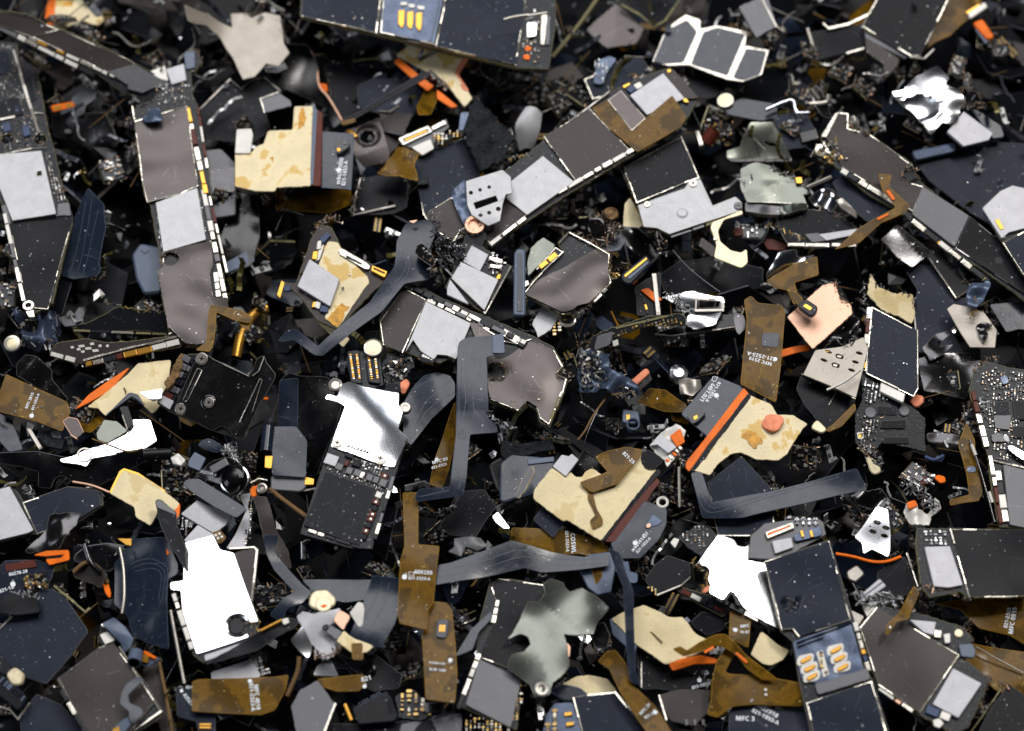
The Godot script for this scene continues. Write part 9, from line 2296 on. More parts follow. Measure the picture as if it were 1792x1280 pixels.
	slab(o,"film","film_black",[-3.1,-1.8,2,-4.7,3.6,1.2,2.4,2.6,-1.1,4.3,-3.6,2.4],0,0.4,{jag=0.08,wr=0.35,wf=0.06,cell=1.1})
	rim(o,"edge","solder",[2.6,-5.2,4.2,1.3],0.2,0.5,0.4,false)
	o = thing("amber_flex", "crinkled amber flex tail over the brown foil board, lower right", "flex cable", [72.7, 28.8, 53.1, 0.044, 0.015])
	slab(o,"strip","kapton",[-3.8,4.9,-3.4,3.1,-0.9,0.7,0.9,-2.9,2.1,-4.7,2.9,-3.5,1.2,0.1,0.6,1.9,-1.7,2.5,-3.4,5],0,0.2,{wr=0.5,wf=0.12})
	o = thing("orange_wire", "dark orange wire arching above the lower right cover", "wire", [67.2, 22.6, 40.8, -0.031, -0.025])
	wire(o,"wire","orange",[-5.9,-1.2,-0.2,-2.7,-0.4,0.4,0.8,0.6,0.6,3.6,0.5,0.6,6.3,-0.6,0.2],0.33,0)
	o = thing("circuit_board", "board with black cover and grey chip cut by the right border, lower right", "circuit board", [86.8, 25.7, 42.4, -0.072, 0.094])
	slab(o,"board","pcb",[-10.4,-6.3,-4.5,-6.5,11,-6.6,9.6,7.2,-2,7.8,-3.3,6.6,-9.2,8,-10.7,5.2,-11,-1.8],0,0.8,{edge="pcb_edge",jag=0.1})
	slab(o,"chip","chip_label",[-9.5,-2,-4.8,-2.3,-3.1,5.6,-5.8,6.2,-8.4,6],0.8,0.8)
	slab(o,"shield_film","film_black",[-4.2,-6.1,11.4,-6.4,10.1,7.2,-1.8,7.9],1.1,0.2,{jag=0.08,wr=0.35,wf=0.06,cell=1.1})
	rim(o,"shield_frame","rim_metal",[-4.3,-6,11.4,-6.3,10,7.3,-1.9,8],0.8,0.62,0.31,true)
	fringe(o,[-11.4,6,-8.3,6.5,-5.6,5.5,-3.5,8.3,0,7.6],0.8,80,0.6,RUST,0.4)
	speckle(o,"small_components",[-9.8,-6,-4.9,-6.2,-4.9,-2.6,-9.8,-2.5],0.8,40,0.22,0.78,WHITE,0,0)

func pile_ap() -> void:
	var o: Node3D
	o = thing("amber_flex", "wide dark amber flex with white print at the right border, lower right", "flex cable", [91.3, 22, 51.7, 0.020, -0.050])
	slab(o,"strip","kapton",[-11.4,-2.4,-6.3,-3.3,-1.8,-3,6,-3.5,5.3,6.3,1.8,3.9,-3.8,2.4,-7,-1.2],0,0.2,{wr=0.5,wf=0.06})
	words(o,"MFC 0515",2.56,3.95,3.68,-1.11,0.3,"white_ink")
	words(o,"821-2523",1.56,2.76,2.53,-1.12,0.3,"white_ink")
	o = thing("amber_flex", "black-brown flex sheet at the right border below the wide amber flex", "flex cable", [91.5, 20.5, 61.9, -0.038, -0.087])
	slab(o,"sheet","kapton",[-5.6,-4.9,5.2,-3.2,4.6,6.7,-1.8,3.9,-5,-0.2,-7.5,-1.9],0,0.2,{wr=0.6})
	wire(o,"thread","steel",[-5.1,-3.9,1.6,-1.7,-2,1.3,3.6,0.9,1.3],0.17,0)
	o = thing("shield_cover", "olive-black cover at the bottom right corner", "shield cover", [91.5, 22.6, 71.6, 0.024, -0.030])
	slab(o,"cover","film_black",[-6,3.8,-3.7,-0.5,-0.6,-4.6,0.6,-5.8,4,-3.1,3.5,4.2],0,0.5,{jag=0.08})
	rim(o,"edge","pcb_edge",[-7.7,3.9,-4.3,-0.5,-1.2,-4.8],0.3,0.5,0.3,false)
	fringe(o,[-2.2,-6.6,0.5,-5.4,-1.1,-6],0.6,20,0.6,RUST,0.5)
	o = thing("slate_flex", "broad blue-black glossy flex with fine curved tracks, lower left", "flex cable", [-68.7, 24.6, 47.1, 0.160, -0.022])
	slab(o,"sheet","slate",[-3.1,-9.7,3.5,-9.6,6.2,-4.1,6.2,-2,4.5,-1,4.9,12.2,0.9,10.9,-2,9.3,-3.2,5.3,-6,2.8,-6.6,-5.5,-4.8,-7.2],0,0.16,{wr=2.15,wf=0.04,bend=[100,0.01,4],fold=[[156,0.03,3],[14,-0.06,4]]})
	tracks(o,"slate_track",[[-3.7,-4.9,-1.7,-5.6,1.3,-5.5,4,-3.6,4.4,-2.4],[-3.1,-4.2,-1.1,-4.8,1.6,-4.5,3.8,-2.4,3.7,2.4,3.2,4.2],[-2.5,-3.6,1.4,-3.6,3.2,-1.8,3,3.3]],0.17,0.06)
	slab(o,"gold_tip","gold",[-5.8,-10,-3.2,-9.8,-3.1,-8.4,-4.2,-8.7],0.1,0.2)
	slab(o,"orange_tip","orange",[3.8,-7.3,4.5,-6.4,4,-5.9],0.3,0.2)
	wire(o,"silver_lead","solder",[-4.6,-7.2,2.7,-3.7,-3.2,2.6,-3.3,2.2,2.4,-3.6,5.7,2.3],0.28,0)
	o = thing("circuit_board", "white gleaming shield plate with round black hole, lower left", "circuit board", [-55.7, 26.2, 49.4, 0.100, 0.030])
	slab(o,"board","pcb",[-6.1,-1.4,3.6,-8.1,7.4,-9.5,8.2,-8.9,7.4,1.6,9,5.9,7.7,9.5,-1,13.4,-3,11.8],0,0.7,{edge="pcb_edge"})
	slab(o,"plate","mirror",[-8,-2.4,-5.5,-2.7,-5.9,-10.3,-0.4,-11.6,1,-8.7,3.7,-7.9,6.2,-1,8.9,5.8,6.5,6,6.6,7.9,7.3,8.8,-2.3,11.8,-5.4,3.2,-5.9,-0.8,-7.8,-1],0.9,0.35,{wr=0.35,wf=0.05,hole_jag=0.06,rounds=[[4.97,6.59,1.5]],dents=[[4.97,6.59,0.11,2.22,0,-0.3]]})
	turned(o,"hole_dark","black_plastic",4.87,6.41,0.8,[1.7,0.3,1.5,0,0,0])  # black dish under the plate paints the hole as deep and dark
	slab(o,"brown_cover","film",[3.5,-7.9,7.4,-9.1,8.1,-8.6,7.4,1.4],0.7,0.3,{jag=0.08,wr=0.35,wf=0.06,cell=1.1})
	rim(o,"cover_frame","solder",[2.9,-9,7.4,-9.1,8.1,-8.4,7.5,1.5],0.7,0.6,0.4,false)
	row(o,"edge_contact",["solder","pcb","gold","chip_white"],-7.33,-0.2,-3.24,10.88,0.7,0.89,0.7,1.11,3.33,0.25)
	slab(o,"chip","chip_label",[-0.8,12.2,7.3,9.6,7.8,10.3,-0.6,13.2],0.7,0.4)
	fringe(o,[6.57,6.63,6.41,7.43,5.89,8.03,5.15,8.26,4.36,8.09,3.72,7.54,3.38,6.75,3.42,5.92,3.84,5.24,4.54,4.89,5.34,4.95,6.04,5.41,6.48,6.15,6.55,6.99],1.2,50,0.35,DARK,0.25)
	fringe(o,[6.45,5.9,8.74,5.68,9.14,8.42,7.16,8.95],0.9,40,0.5,GOLD,0.5)
	o = thing("black_strap", "black strap crossing below the white gleaming shield plate", "flex cable", [-46.6, 28.8, 58.8, 0.030, 0.000])
	slab(o,"strap","film_black",[-5.3,2.3,-1.5,-0.5,-0.1,-1.3,2.9,-3.1,5.2,-4,7.2,-3.5,6.4,-2.2,2.8,-0.1,-0.3,2.1,-5.8,3.9,-9.7,4.8],0,0.3,{wr=0.5,jag=0.08})
	wire(o,"gold_lead","gold",[0.3,-1.2,1,4.2,-3.2,1.2],0.33,0)
	slab(o,"silver_tip","chip_white",[4,-3.4,5.2,-3.8,5.5,-2.9,4.6,-2.5],0.3,0.5)
	o = thing("white_chip", "grey-white marked chip with contact row above the bottom amber flex", "chip", [-50.8, 23.6, 63.3, 0.020, 0.000])
	slab(o,"chip","chip_label",[-4.8,0.4,2.5,-2.1,4.3,1,3.8,1.5,-4.7,1.6],0,0.7)
	speckle(o,"small_components",[2.4,-2.5,4.4,-3.1,6,0.8,4.3,1.1],0.3,40,0.33,0.78,WHITE,-15,0)
	o = thing("amber_flex", "dark amber flex with sideways white print at bottom left", "flex cable", [-50.4, 25.2, 68.4, 0.020, 0.000])
	slab(o,"strip","kapton",[-8.5,-2.5,-7.3,-2.9,6.6,-3.3,9.1,-3.7,8.6,-0.9,6.8,2.9,4.3,3.8,-1.4,3.5,-8.3,3.1],0,0.2,{wr=0.3,wf=0.06})
	emblem(o,2.2,-2.54,0.26,1,90,"white_ink")
	words(o,"821-2523-A",1.73,-2.1,2.34,3.2,0.26,"white_ink")
	words(o,"MFC 4018",2.65,-1.8,3.23,2.91,0.26,"white_ink")
	o = thing("flex_label", "black flex label with white print beside bottom amber flex", "flex cable", [-58.4, 23.6, 71.3, 0.020, -0.020])
	slab(o,"label","film_blue",[-3.6,-4.8,-0.8,-4.7,-0.4,-0.2,3.7,0.1,3.9,4.5,1.1,4.5,0.4,1.6,-3.1,0.7],0,0.25,{wr=0.35,wf=0.06,cell=1.1})
	emblem(o,-2.57,-4.15,0.3,0.89,0,"white_ink")
	words(o,"821",-1.87,-4.29,-0.73,-4.28,0.3,"white_ink")
	words(o,"A2523",-2.52,-3.12,-0.87,-1.06,0.3,"white_ink")
	row(o,"gold_finger",["gold"],0.99,2.34,3.1,2.35,0.3,0.33,0.1,2.22,2.44,0.25)
	row(o,"gold_finger",["gold"],1.01,2.92,3.13,2.93,0.3,0.33,0.1,2.22,2.44,0.25)
	o = thing("shield_cover", "big plain blue-black square cover at left border, lower left", "shield cover", [-88, 22.6, 56, 0.082, 0.015])
	slab(o,"cover","film_blue",[-8,-1.4,-6.2,-3.6,-0.7,-9,1.6,-9.1,4,-7.6,8.6,-1.1,8.9,-0.3,5.8,4.5,1.8,9.6,-2.9,7.8,-7.6,3.8],0,0.5)
	rim(o,"edge","pcb_edge",[2.2,-9.6,8.4,-4.2,9,-4.8],0.4,0.6,0.6,false)
	rim(o,"edge","steel",[-7.9,-1.3,-5.5,-3.8],0.4,0.4,0.4,false)
	o = thing("circuit_board", "brown foil covered board with bright edge at bottom left", "circuit board", [-74.3, 24.1, 68, 0.020, -0.020])
	slab(o,"board","pcb",[-9.7,-2.8,-2.2,-8.9,0,-10.1,0.9,-8.9,7,-1.6,10.1,3.5,9.6,4.7,4.4,8.1,-3.7,8.1,-8.2,-0.4],0,0.8,{edge="solder"})
	slab(o,"shield_film","film",[-9.3,-2.8,-2.1,-8.6,0.1,-9.7,6.5,-1.5,8.4,2.1,3.9,8.2,-3.4,8.2],1,0.15,{jag=0.08,wr=0.35,wf=0.06,cell=1.1})
	rim(o,"shield_frame","rim_metal",[-9.3,-2.8,-2.1,-8.6,0.1,-9.7,6.5,-1.5,8.4,2.2,3.9,8.2,-3.4,8.2],0.7,0.57,0.16,true)
	row(o,"edge_contact",["chip_white","pcb","solder","pcb"],-8.69,-0.57,-3.38,7.91,0.8,0.78,0.5,1.11,2.89,0.25)
	slab(o,"white_block","chip_white",[-2.1,-11.1,-0.7,-11.7,0.7,-10.1,-1,-9.3],0.8,0.8)
	rim(o,"frame","solder",[1.6,-8.7,8.4,1.4,9.9,3.7,5.3,7.2],0.9,0.6,0.35,false)
	o = thing("slate_flex", "slate folded flex hook lying on the brown foil board, bottom left", "flex cable", [-69.6, 27.8, 70.3, -0.029, -0.093])
	slab(o,"hook","slate",[-1.2,-3.1,1,-4.7,2,-4,-0.8,-1.1,-0.4,0.6,1.8,1.5,2.4,2.6,0.6,4.6,-0.3,3.5,-0.1,2.3,-2.1,0.6,-1.9,-1.4],0,0.16,{wr=1.75,wf=0.04})
	slab(o,"foot","slate_plastic",[-2.7,5,-0.6,3.3,0.1,4.4,-1.2,6.4,-2.8,6.4],0.2,0.3)
	slab(o,"gold_tip","gold",[-3.1,5.6,-2,4.9,-1.8,6.4,-3,6.4],0.5,0.15)
	o = thing("flex_label", "black numbered flex label with brown stripe at left border", "flex cable", [-92.1, 23.1, 44.4, 0.060, -0.149])
	slab(o,"label","film_blue",[-4.6,-1.8,-3.5,-3,2.4,-3.1,5.9,-1.9,5.4,0.8,2.3,2.7,-4.3,4.1],0,0.3,{wr=0.4})
	slab(o,"brown_stripe","brown_stripe",[-3.4,-2.3,2.1,-3.1,2.6,-1.8,-3.1,-1],0.2,0.3)
	emblem(o,-1.73,1.38,0.5,1.33,-12,"white_ink")
	words(o,"80278-28",-2.47,0.19,0.99,-0.47,0.5,"white_ink")
	words(o,"821-18",-4.17,3.38,-1.44,2.56,0.5,"white_ink")
	speckle(o,"small_components",[0.2,0.67,4.22,-0.71,4.63,2.23,1.18,3.33],0.4,50,0.33,1,GOLD,0,0.7)
	o = thing("orange_clip", "bright orange bent frame on dark tape, lower left", "clip", [-86.8, 25.2, 41, 0.050, -0.150])
	slab(o,"frame","orange",[-3.1,-0.1,-0.8,-0.8,3.4,-0.9,3.6,0.9,-0.1,1.8,-0.8,0.8,2.1,0.6,2.8,-0.2,-0.8,0.1],0,0.4)
	slab(o,"tape","film_black",[-0.85,0.09,2.77,-0.31,2.51,0.51,-0.23,1.05],-0.2,0.3,{jag=0.08,wr=0.35,wf=0.06,cell=1.1})

func pile_aq() -> void:
	var o: Node3D
	o = thing("orange_clip", "narrow orange strip bent down beside silver lead, lower left", "clip", [-76.3, 23.6, 46.4, 0.050, -0.150])
	slab(o,"strip","orange",[-1.01,-1.98,0.01,-1.82,1,1.56,0.88,2.44,0.13,1.55],0,0.4)
	o = thing("torn_metal", "twisted brown-black metal straps at lower left", "metal scrap", [-79.3, 24.6, 44.4, 0.078, -0.172])
	slab(o,"strap","film",[-3.3,-0.7,-0.7,-2.4,3.5,0.4,2.1,2.7,0.6,1.8,-2.9,0.5],0,0.4,{wr=1.4,wf=0.12,jag=0.08})
	wire(o,"strut","wood_pulp",[-2.9,-0.3,0.7,-0.5,-1.9,1.3,1.8,-0.8,0.8,3.3,1.7,-0.5],0.44,0)
	wire(o,"strut","dark_steel",[-0.8,-5.3,1.8,0.5,-1.8,1.8,2.4,0.1,0.9],0.56,0)
	o = thing("black_pad", "rounded black glossy pad left of the broad tracked flex", "pad", [-77.6, 21, 39.4, 0.010, -0.087])
	slab(o,"pad","gloss_black",[-5.1,-0.2,-3.2,-1.7,0.9,-2.1,4.7,-1.4,4.8,1.1,1.1,3.1,-3,1.6,-5.4,0.7],0,0.8,{bev=0.3,wr=0.6})
	o = thing("black_connector", "black socket block at left border below the numbered label", "connector", [-92.4, 24.1, 50.5, 0.032, -0.120])
	slab(o,"block","black_plastic",[-3.4,-0.7,-1.5,-1.8,2.6,-1.2,3.7,-0.9,4.3,1.5,-0.1,2,-3.3,1.7],0,1,{bev=0.2,wr=0.3})
	fringe(o,[-1.6,-1.6,1.3,-2.2,3.6,-1.3],0.6,40,0.7,WHITE,0.6)
	o = thing("lens_barrel", "pale blue-grey lens barrel with flex at lower left", "camera module", [-69.8, 25.7, 62.2, 0.106, -0.267])
	slab(o,"flex","slate_plastic",[-6,-7.3,-3.9,-8.3,-1.9,-6.6,-0.1,-4.2,-0.7,-2.6,-2.2,-1.8,-2.4,-3.5,-4.5,-5.8],-0.3,0.3,{wr=0.9,wf=0.15})
	wire(o,"barrel","slate_plastic",[0.39,-1.7,-0.22,0.3,0.25,1.39],1.33,0.28)
	wire(o,"inside","brown_stripe",[0.34,-1.55,-0.18,0.25,-0.37,0.69],1,0)
	slab(o,"gold_block","gold",[1.64,-1.34,2.78,-0.88,2.49,0.24,1.49,-0.08],-0.4,0.6)
	slab(o,"orange_bar","orange",[1.9,-2,4.1,-0.7,3.9,-0.4,1.8,-1.6],-0.4,0.5)
	slab(o,"bracket","slate_plastic",[0.6,0.3,2.4,-1.6,4.7,-0.4,2.4,0.9],-0.8,0.4)
	o = thing("shield_cover", "blue-black speckled cover at the bottom left corner", "shield cover", [-85.8, 21, 71.8, 0.035, -0.029])
	slab(o,"cover","film_blue",[-5.1,-0.6,-2.4,-4.8,2.4,-2.7,4.6,-0.3,7.3,3.2,-4.6,3.1],0,0.4,{wr=0.35,wf=0.06,cell=1.1})
	rim(o,"edge","solder",[-9.1,-2.4,-7.1,-1.8,-5.4,0,-3.5,-2.9],0.4,0.5,0.5,false)
	o = thing("black_connector", "black ribbed socket strip at left border, bottom left", "connector", [-92.7, 23.1, 67.3, 0.164, -0.077])
	slab(o,"socket","black_plastic",[-2.1,-3.4,0.6,-1.5,3.4,1.3,2,3.5,-1.9,0.4],0,1,{bev=0.2})
	row(o,"rib",["slate_plastic","chip_black"],-1.58,-2.4,2.89,1.59,1,1.11,0.2,0.33,0.56,0.15)
	slab(o,"brass_block","pearl",[-0.4,-3.2,0.9,-4.3,2.6,-3,2.2,-1.3,0.8,-1.4],0.4,1,{bev=0.3})
	slab(o,"small_board","pcb",[-2.4,-7.5,0.1,-4.7,-0.7,-3.3,-2.2,-4],0.2,0.6)
	o = thing("metal_rod", "long upright steel edge rods between tracked flex and white plate", "metal rod", [-62.3, 25.2, 59.1, 0.000, 0.000])
	wire(o,"rod","steel",[-1.3,-7,0.5,0.3,0.1,0.3,1.9,7.1,0],0.33,0)
	wire(o,"rod","wood_pulp",[-3.2,2.4,-1.6,-1.7,8.4,-1.6,-0.1,16,-1.6],0.33,0)
	o = thing("brown_film", "brown foil sheet standing between bottom left boards", "film", [-65.3, 22, 68.1, 0.085, -0.090])
	slab(o,"sheet","film",[-3.3,-5.8,-0.2,-6.9,1.2,-1,3.5,6.8,0.9,7,-1.6,0.1],0,0.3,{wr=0.4,jag=0.08})
	o = thing("amber_flex", "long amber flex with white numbers hanging at bottom centre", "flex cable", [-17.6, 29.3, 47.9, 0.020, -0.030])
	slab(o,"strip","kapton",[-2.9,-17.8,-0.1,-17.8,0,-7.4,4,-7,3.6,-3.3,3,3.9,2,5.5,1.8,9.2,-3.1,7.9,-3.5,6.1,-3.3,-1.4,-3.1,-4.4,-2.4,-7.1],0,0.2,{wr=0.5,wf=0.05})
	words(o,"609255",-0.63,-1.39,2.73,-1.07,0.27,"white_ink")
	words(o,"821-2523-A",-1.76,-0.38,2.37,-0.05,0.27,"white_ink")
	emblem(o,-2.34,-1.2,0.27,1.33,10,"white_ink")
	rim(o,"printed_box","white_ink",[-1.55,-2,-0.64,-1.88,-0.69,-1.28,-1.6,-1.4],0.2,0.06,0.12,true)
	o = thing("amber_flex", "lower amber flex with dark chip and upside-down print, bottom centre", "flex cable", [-13.3, 27.8, 61.3, -0.001, 0.041])
	slab(o,"strip","kapton",[-3.3,-3.6,-2.6,-6.1,-2.6,-9.1,-1.2,-10.3,1.1,-10,2.1,-8.5,2.8,-1.8,3.2,4.2,2.8,9.7,-2.4,9,-2.9,1.2],0,0.2,{wr=0.5,wf=0.05})
	words(o,"821-2523-A",1.04,1.82,-1.92,1.46,0.27,"white_ink")
	words(o,"MFC 4218",1.2,3.08,-1.76,2.72,0.27,"white_ink")
	emblem(o,1.94,1.58,0.27,1.11,185,"white_ink")
	slab(o,"chip","slate",[-0.3,-6.5,1.5,-6.4,1.1,-2.9,-0.7,-3.2],0.2,0.4)
	block(o,"gold_bar","gold",-0.01,-4.71,0.6,1.37,0.28,0.15,94.06)
	block(o,"gold_bar","gold",0.39,-4.71,0.6,1.37,0.28,0.15,94.08)
	block(o,"gold_bar","gold",0.78,-4.71,0.6,1.37,0.28,0.15,94.1)
	o = thing("slate_flex", "long slate strap running right from the long amber flex, bottom centre", "flex cable", [0.4, 26.7, 43, -0.036, 0.031])
	slab(o,"strap","slate",[-14.5,1.1,-12,0.6,-6.3,-1.7,-0.5,-4.2,3.2,-3.4,7,-2.5,13.9,-1.6,17.9,-2.3,17.8,0.2,12.7,0.9,5.2,1.6,2.1,0.8,-6.2,3.3,-14.8,5.1],0,0.16,{wr=1.35,wf=0.04,fold=[[230,0.04,1],[20,-0.03,1]]})
	tracks(o,"slate_track",[[-14,2.2,-6.3,0.2,1.2,-2.4,8.1,-1.2,16.7,-1.4],[-13.9,3.5,-6.2,1.6,1.8,-1.2,8.1,0,16.7,-0.4]],0.18,0.07)
	slab(o,"clear_clip","chip_grey",[-11.2,-4.7,-6.3,-4.5,-5.1,-2.9,-6.9,-2,-9.2,-2.9,-10,-1,-12.3,-1.6,-11.2,-2.8],0.5,0.4,{wr=0.8,wf=0.2})
	o = thing("slate_flex", "black-slate strap going left from the slate quad, bottom centre", "flex cable", [-31.8, 23.6, 47.1, 0.025, -0.006])
	slab(o,"strap","slate",[-7.6,-1.7,-2.7,-1.8,5.6,-2,5.4,1.8,0.8,2.7,-1.5,2.4,-5.5,0.5],0,0.16,{wr=0.95,wf=0.04,fold=[[102,0.03,-1],[271,-0.05,3]]})
	o = thing("slate_flex", "matte slate quad with one shiny corner left of the long amber flex", "flex cable", [-24.9, 27.2, 52.9, 0.077, -0.073])
	slab(o,"quad","slate",[-5.2,4.9,-2.5,-2.6,-1.1,-7.1,4,-6.3,3.9,-0.2,3.3,2.2,0.8,7.1],0,0.16,{wr=1.35,wf=0.04,bend=[60,0.02,4],fold=[[326,0.06,-1],[193,-0.04,0]]})
	tracks(o,"slate_track",[[-3.8,4.3,-0.7,-2.1,0.7,-5.9],[-2.4,5.2,1,-1.1,2.1,-5.8]],0.18,0.06)

func pile_ar() -> void:
	var o: Node3D
	o = thing("slate_flex", "slate looped flex with fine tracks left of the white crumple", "flex cable", [-42.6, 26.2, 45.8, 0.030, -0.050])
	slab(o,"loop","slate",[-4.1,-8.1,-1.5,-8.4,-0.5,-5.1,0.4,-2,3.4,1.3,5.1,2.8,3.5,4.9,0.7,6,-0.1,8.7,-2.4,7.5,-0.2,4.5,2,2.8,-1.9,-1.5,-3.4,-4.5],0,0.16,{wr=2.15,wf=0.04,fold=[[276,0.07,3],[123,-0.06,3]]})
	tracks(o,"slate_track",[[0,-1.7,3.1,1.6,4.3,3.1,0.6,5.5],[-0.4,-1.1,2.5,1.9,3.6,3.2,0.1,5.1]],0.17,0.07)
	o = thing("crumpled_shield", "white crumpled metal shield torn open at bottom centre left", "metal shield", [-35.5, 26.2, 56.5, 0.020, 0.000])
	slab(o,"sheet","chip_label",[-4.3,-3.2,-3.4,-3.8,-1.3,-3.1,3.3,-4.4,3.6,-4.2,2.7,-1.8,0.7,-0.8,4,2.8,1.5,5.2,0.6,5.2,-1.1,4,-0.9,2.8,-1.8,2.3,-3.4,-0.8,-4.4,-2.8],0,0.3,{wr=0.9,wf=0.12,jag=0.08})
	slab(o,"flap","mirror",[-5.4,1.8,-3.3,-0.8,-1.6,2.6,-1.7,4.1,-2.2,5.1,-3.8,3.8],0.2,0.3,{wr=0.8,wf=0.1})
	slab(o,"pink_patch","copper",[2.5,-1.9,3.5,-3.8,5.5,-2.6,4.3,0.1],1,0.3,{jag=0.08})
	slab(o,"tag","chip_white",[5.5,-3.3,7,-5.3,7.8,-5,8.1,-3.8,7.8,-0.6,7.1,-0.7],1,0.3,{wr=0.5})
	slab(o,"pale_cap","pearl",[-1.8,-6.9,-1.1,-7.6,0.9,-7.8,2.5,-6.2,2.4,-5.1,0.6,-4.2,-1.3,-4.5,-2.1,-5.1],0.4,0.6,{bev=0.25})
	turned(o,"disc","pearl",0.51,-5.07,1,[1.5,-0.1,1.5,0.1,1.3,0.2,0,0.2])
	slab(o,"orange_spot","orange",[-0.1,-4.6,0.6,-5,1.2,-4.8,0.6,-4.3],1.2,0.1)
	slab(o,"tan_arm","cream",[3.1,2.1,4.4,0.3,5.9,1.6,9.9,3.4,8.7,4.6,5.9,4.5],1.2,0.35,{wr=0.5,jag=0.08})
	slab(o,"arm_root","film_grey",[0.73,-0.04,1.63,-0.88,4.07,0.58,3.08,2.03],1.1,0.35,{jag=0.08})
	slab(o,"kapton_patch","kapton",[5.91,2.87,7.92,2.84,8.13,6.06,6.21,5.99],1.6,0.15)
	slab(o,"eyelet","black_plastic",[0.41,-0.16,0.74,-0.76,1.54,-0.81,1.49,-0.15,0.77,0.4],1.5,0.3)
	fringe(o,[-1,4.1,1.5,5.3,4,2.9],0.6,40,0.8,RUST,0.6)
	o = thing("steel_plate", "smoky bright plate below the white crumpled shield", "metal plate", [-34.2, 24.1, 63.4, 0.020, 0.000])
	slab(o,"plate","mirror",[-2.6,0.78,-1.8,-1,0.73,-1.88,2.08,1.11],0,0.3,{wr=0.5})
	wire(o,"lead","wood_pulp",[-5,-1.8,3.2,-5.3,0.8,2.2,-7.2,5,0.7],0.44,0)
	o = thing("amber_flex", "short amber flex with emblem right of bottom amber flex", "flex cable", [-31.1, 24.6, 65.9, -0.034, 0.000])
	slab(o,"strip","kapton",[-4.8,-0.6,-1.1,-1.1,3.6,-1.6,4,0.2,2.9,1.5,-1.1,1.6,-4.5,0.5],0,0.2,{wr=0.2})
	emblem(o,3.92,0.62,0.26,1,10,"white_ink")
	words(o,"821",3.4,0.18,5.08,-0.28,0.26,"white_ink")
	o = thing("chip_cover", "slate grey cover with bright side at bottom, right of the amber flex", "shield cover", [-36.8, 24.1, 70.9, 0.060, -0.040])
	slab(o,"cover","film_grey",[-3.8,-0.6,-2.2,-3.7,0.9,-5.4,4.1,-1,2.3,4.8,-2.5,4.7],0,0.5,{jag=0.08})
	rim(o,"edge","solder",[4.3,-0.9,2.3,4.8],0.2,0.5,0.5,false)
	o = thing("black_film", "black round-cornered film in the gap at bottom centre", "film", [-25.5, 22, 63, 0.092, -0.017])
	slab(o,"film","film_black",[-7.1,-3.9,-4.7,-2.6,-0.1,-3.4,5.1,0.6,4.5,3,0,3.7,-1.7,2.8,-2.9,0.4],0,0.4,{wr=0.5,jag=0.08})
	turned(o,"eyelet","gloss_black",-1.21,-0.38,0.6,[1.6,-0.3,1.5,0.6,1.1,0.7,0.8,0.3,0,0.3])
	o = thing("black_connector", "black moulded connector plate with faint print at bottom centre", "connector", [-25.1, 23.1, 70.6, 0.035, -0.067])
	slab(o,"plate","black_plastic",[-4.2,-0.2,2,-3.3,4,1.3,3.4,2.2,-3,2.7],0,0.8,{bev=0.2})
	slab(o,"window","chip_black",[1.7,-2.4,2.8,-2.1,3.7,0.8,2.3,1],0.8,0.1)
	words(o,"L121-2523",-2.8,-0.33,1.12,-2.46,0.85,"slate_track")
	o = thing("gold_bar", "thin gold bar beside the black moulded connector plate", "metal strip", [-30, 25.2, 71.8, 0.015, 0.017])
	wire(o,"bar","gold",[-0.69,-1.61,0.04,0.6,1.46,-0.03],0.39,0)
	o = thing("circuit_board", "cluttered dark board scrap under the lower amber flex", "circuit board", [-17.7, 22, 69.6, 0.029, 0.001])
	slab(o,"board","pcb",[-3.8,-1.9,-0.5,-3,1.8,-0.7,5,-0.9,4.4,1.4,0.8,2.9,-3.2,2.2],0,0.6,{jag=0.17})
	speckle(o,"small_components",[-3.8,-1.9,-0.5,-3,1.8,-0.7,5,-0.9,4.4,1.4,0.8,2.9,-3.2,2.2],0.6,60,0.33,1.11,GOLD,0,0)
	slab(o,"black_block","gloss_black",[1.33,-0.14,4.72,-0.25,4.45,1.07,1.92,1.64],0.6,0.7)
	o = thing("shield_cover", "grey cover strip along the bottom border at centre", "shield cover", [-21.1, 21.5, 73.6, 0.018, -0.061])
	slab(o,"cover","film_black",[-15,-0.6,0.2,-1.1,5.8,-1.6,11.8,-2.7,11.8,1.6,-15,1.5],0,0.4,{jag=0.08,wr=0.35,wf=0.06,cell=1.1})
	slab(o,"grey_panel","film_grey",[0.8,-0.6,11.8,-2.5,11.8,1.7,0.3,1.6],0.4,0.2,{jag=0.08})
	o = thing("circuit_board", "dark covered board with pale lower chip and lit edge, bottom centre", "circuit board", [-2.2, 24.1, 60.1, -0.025, -0.005])
	slab(o,"board","pcb",[-3.9,-5.8,-2.8,-10.1,-1.6,-15.1,4.7,-14.1,9.6,-12.9,9.5,-1.8,4.1,4.8,3,14.8,-6.9,10.5,-8,10.8,-4.4,0.5],0,0.8,{edge="pcb_edge"})
	slab(o,"shield_film","film_black",[-0.5,-9.3,-1.6,-12.7,-0.8,-14.5,9.5,-13.1,9.5,-2.8,4.9,-0.4,1.2,2.9,-3.9,0.9,-1,-6.3],1,0.2,{jag=0.08,wr=0.35,wf=0.06,cell=1.1})
	rim(o,"shield_frame","rim_metal",[-0.5,-9.3,-1.6,-12.6,-0.8,-14.5,9.5,-13,9.5,-2.8,4.9,-0.3,1.2,3,-3.9,0.9,-1,-6.3],0.7,0.62,0.2,true)
	slab(o,"chip","film_grey",[-3.8,1.6,3.8,5.5,1.9,14.6,-6.3,10.3],0.8,0.8)
	row(o,"edge_contact",["solder","chip_white","pcb","solder","gold"],-3.86,0.36,-7.73,11.02,0.7,0.89,0.7,1.33,3.78,0.25)
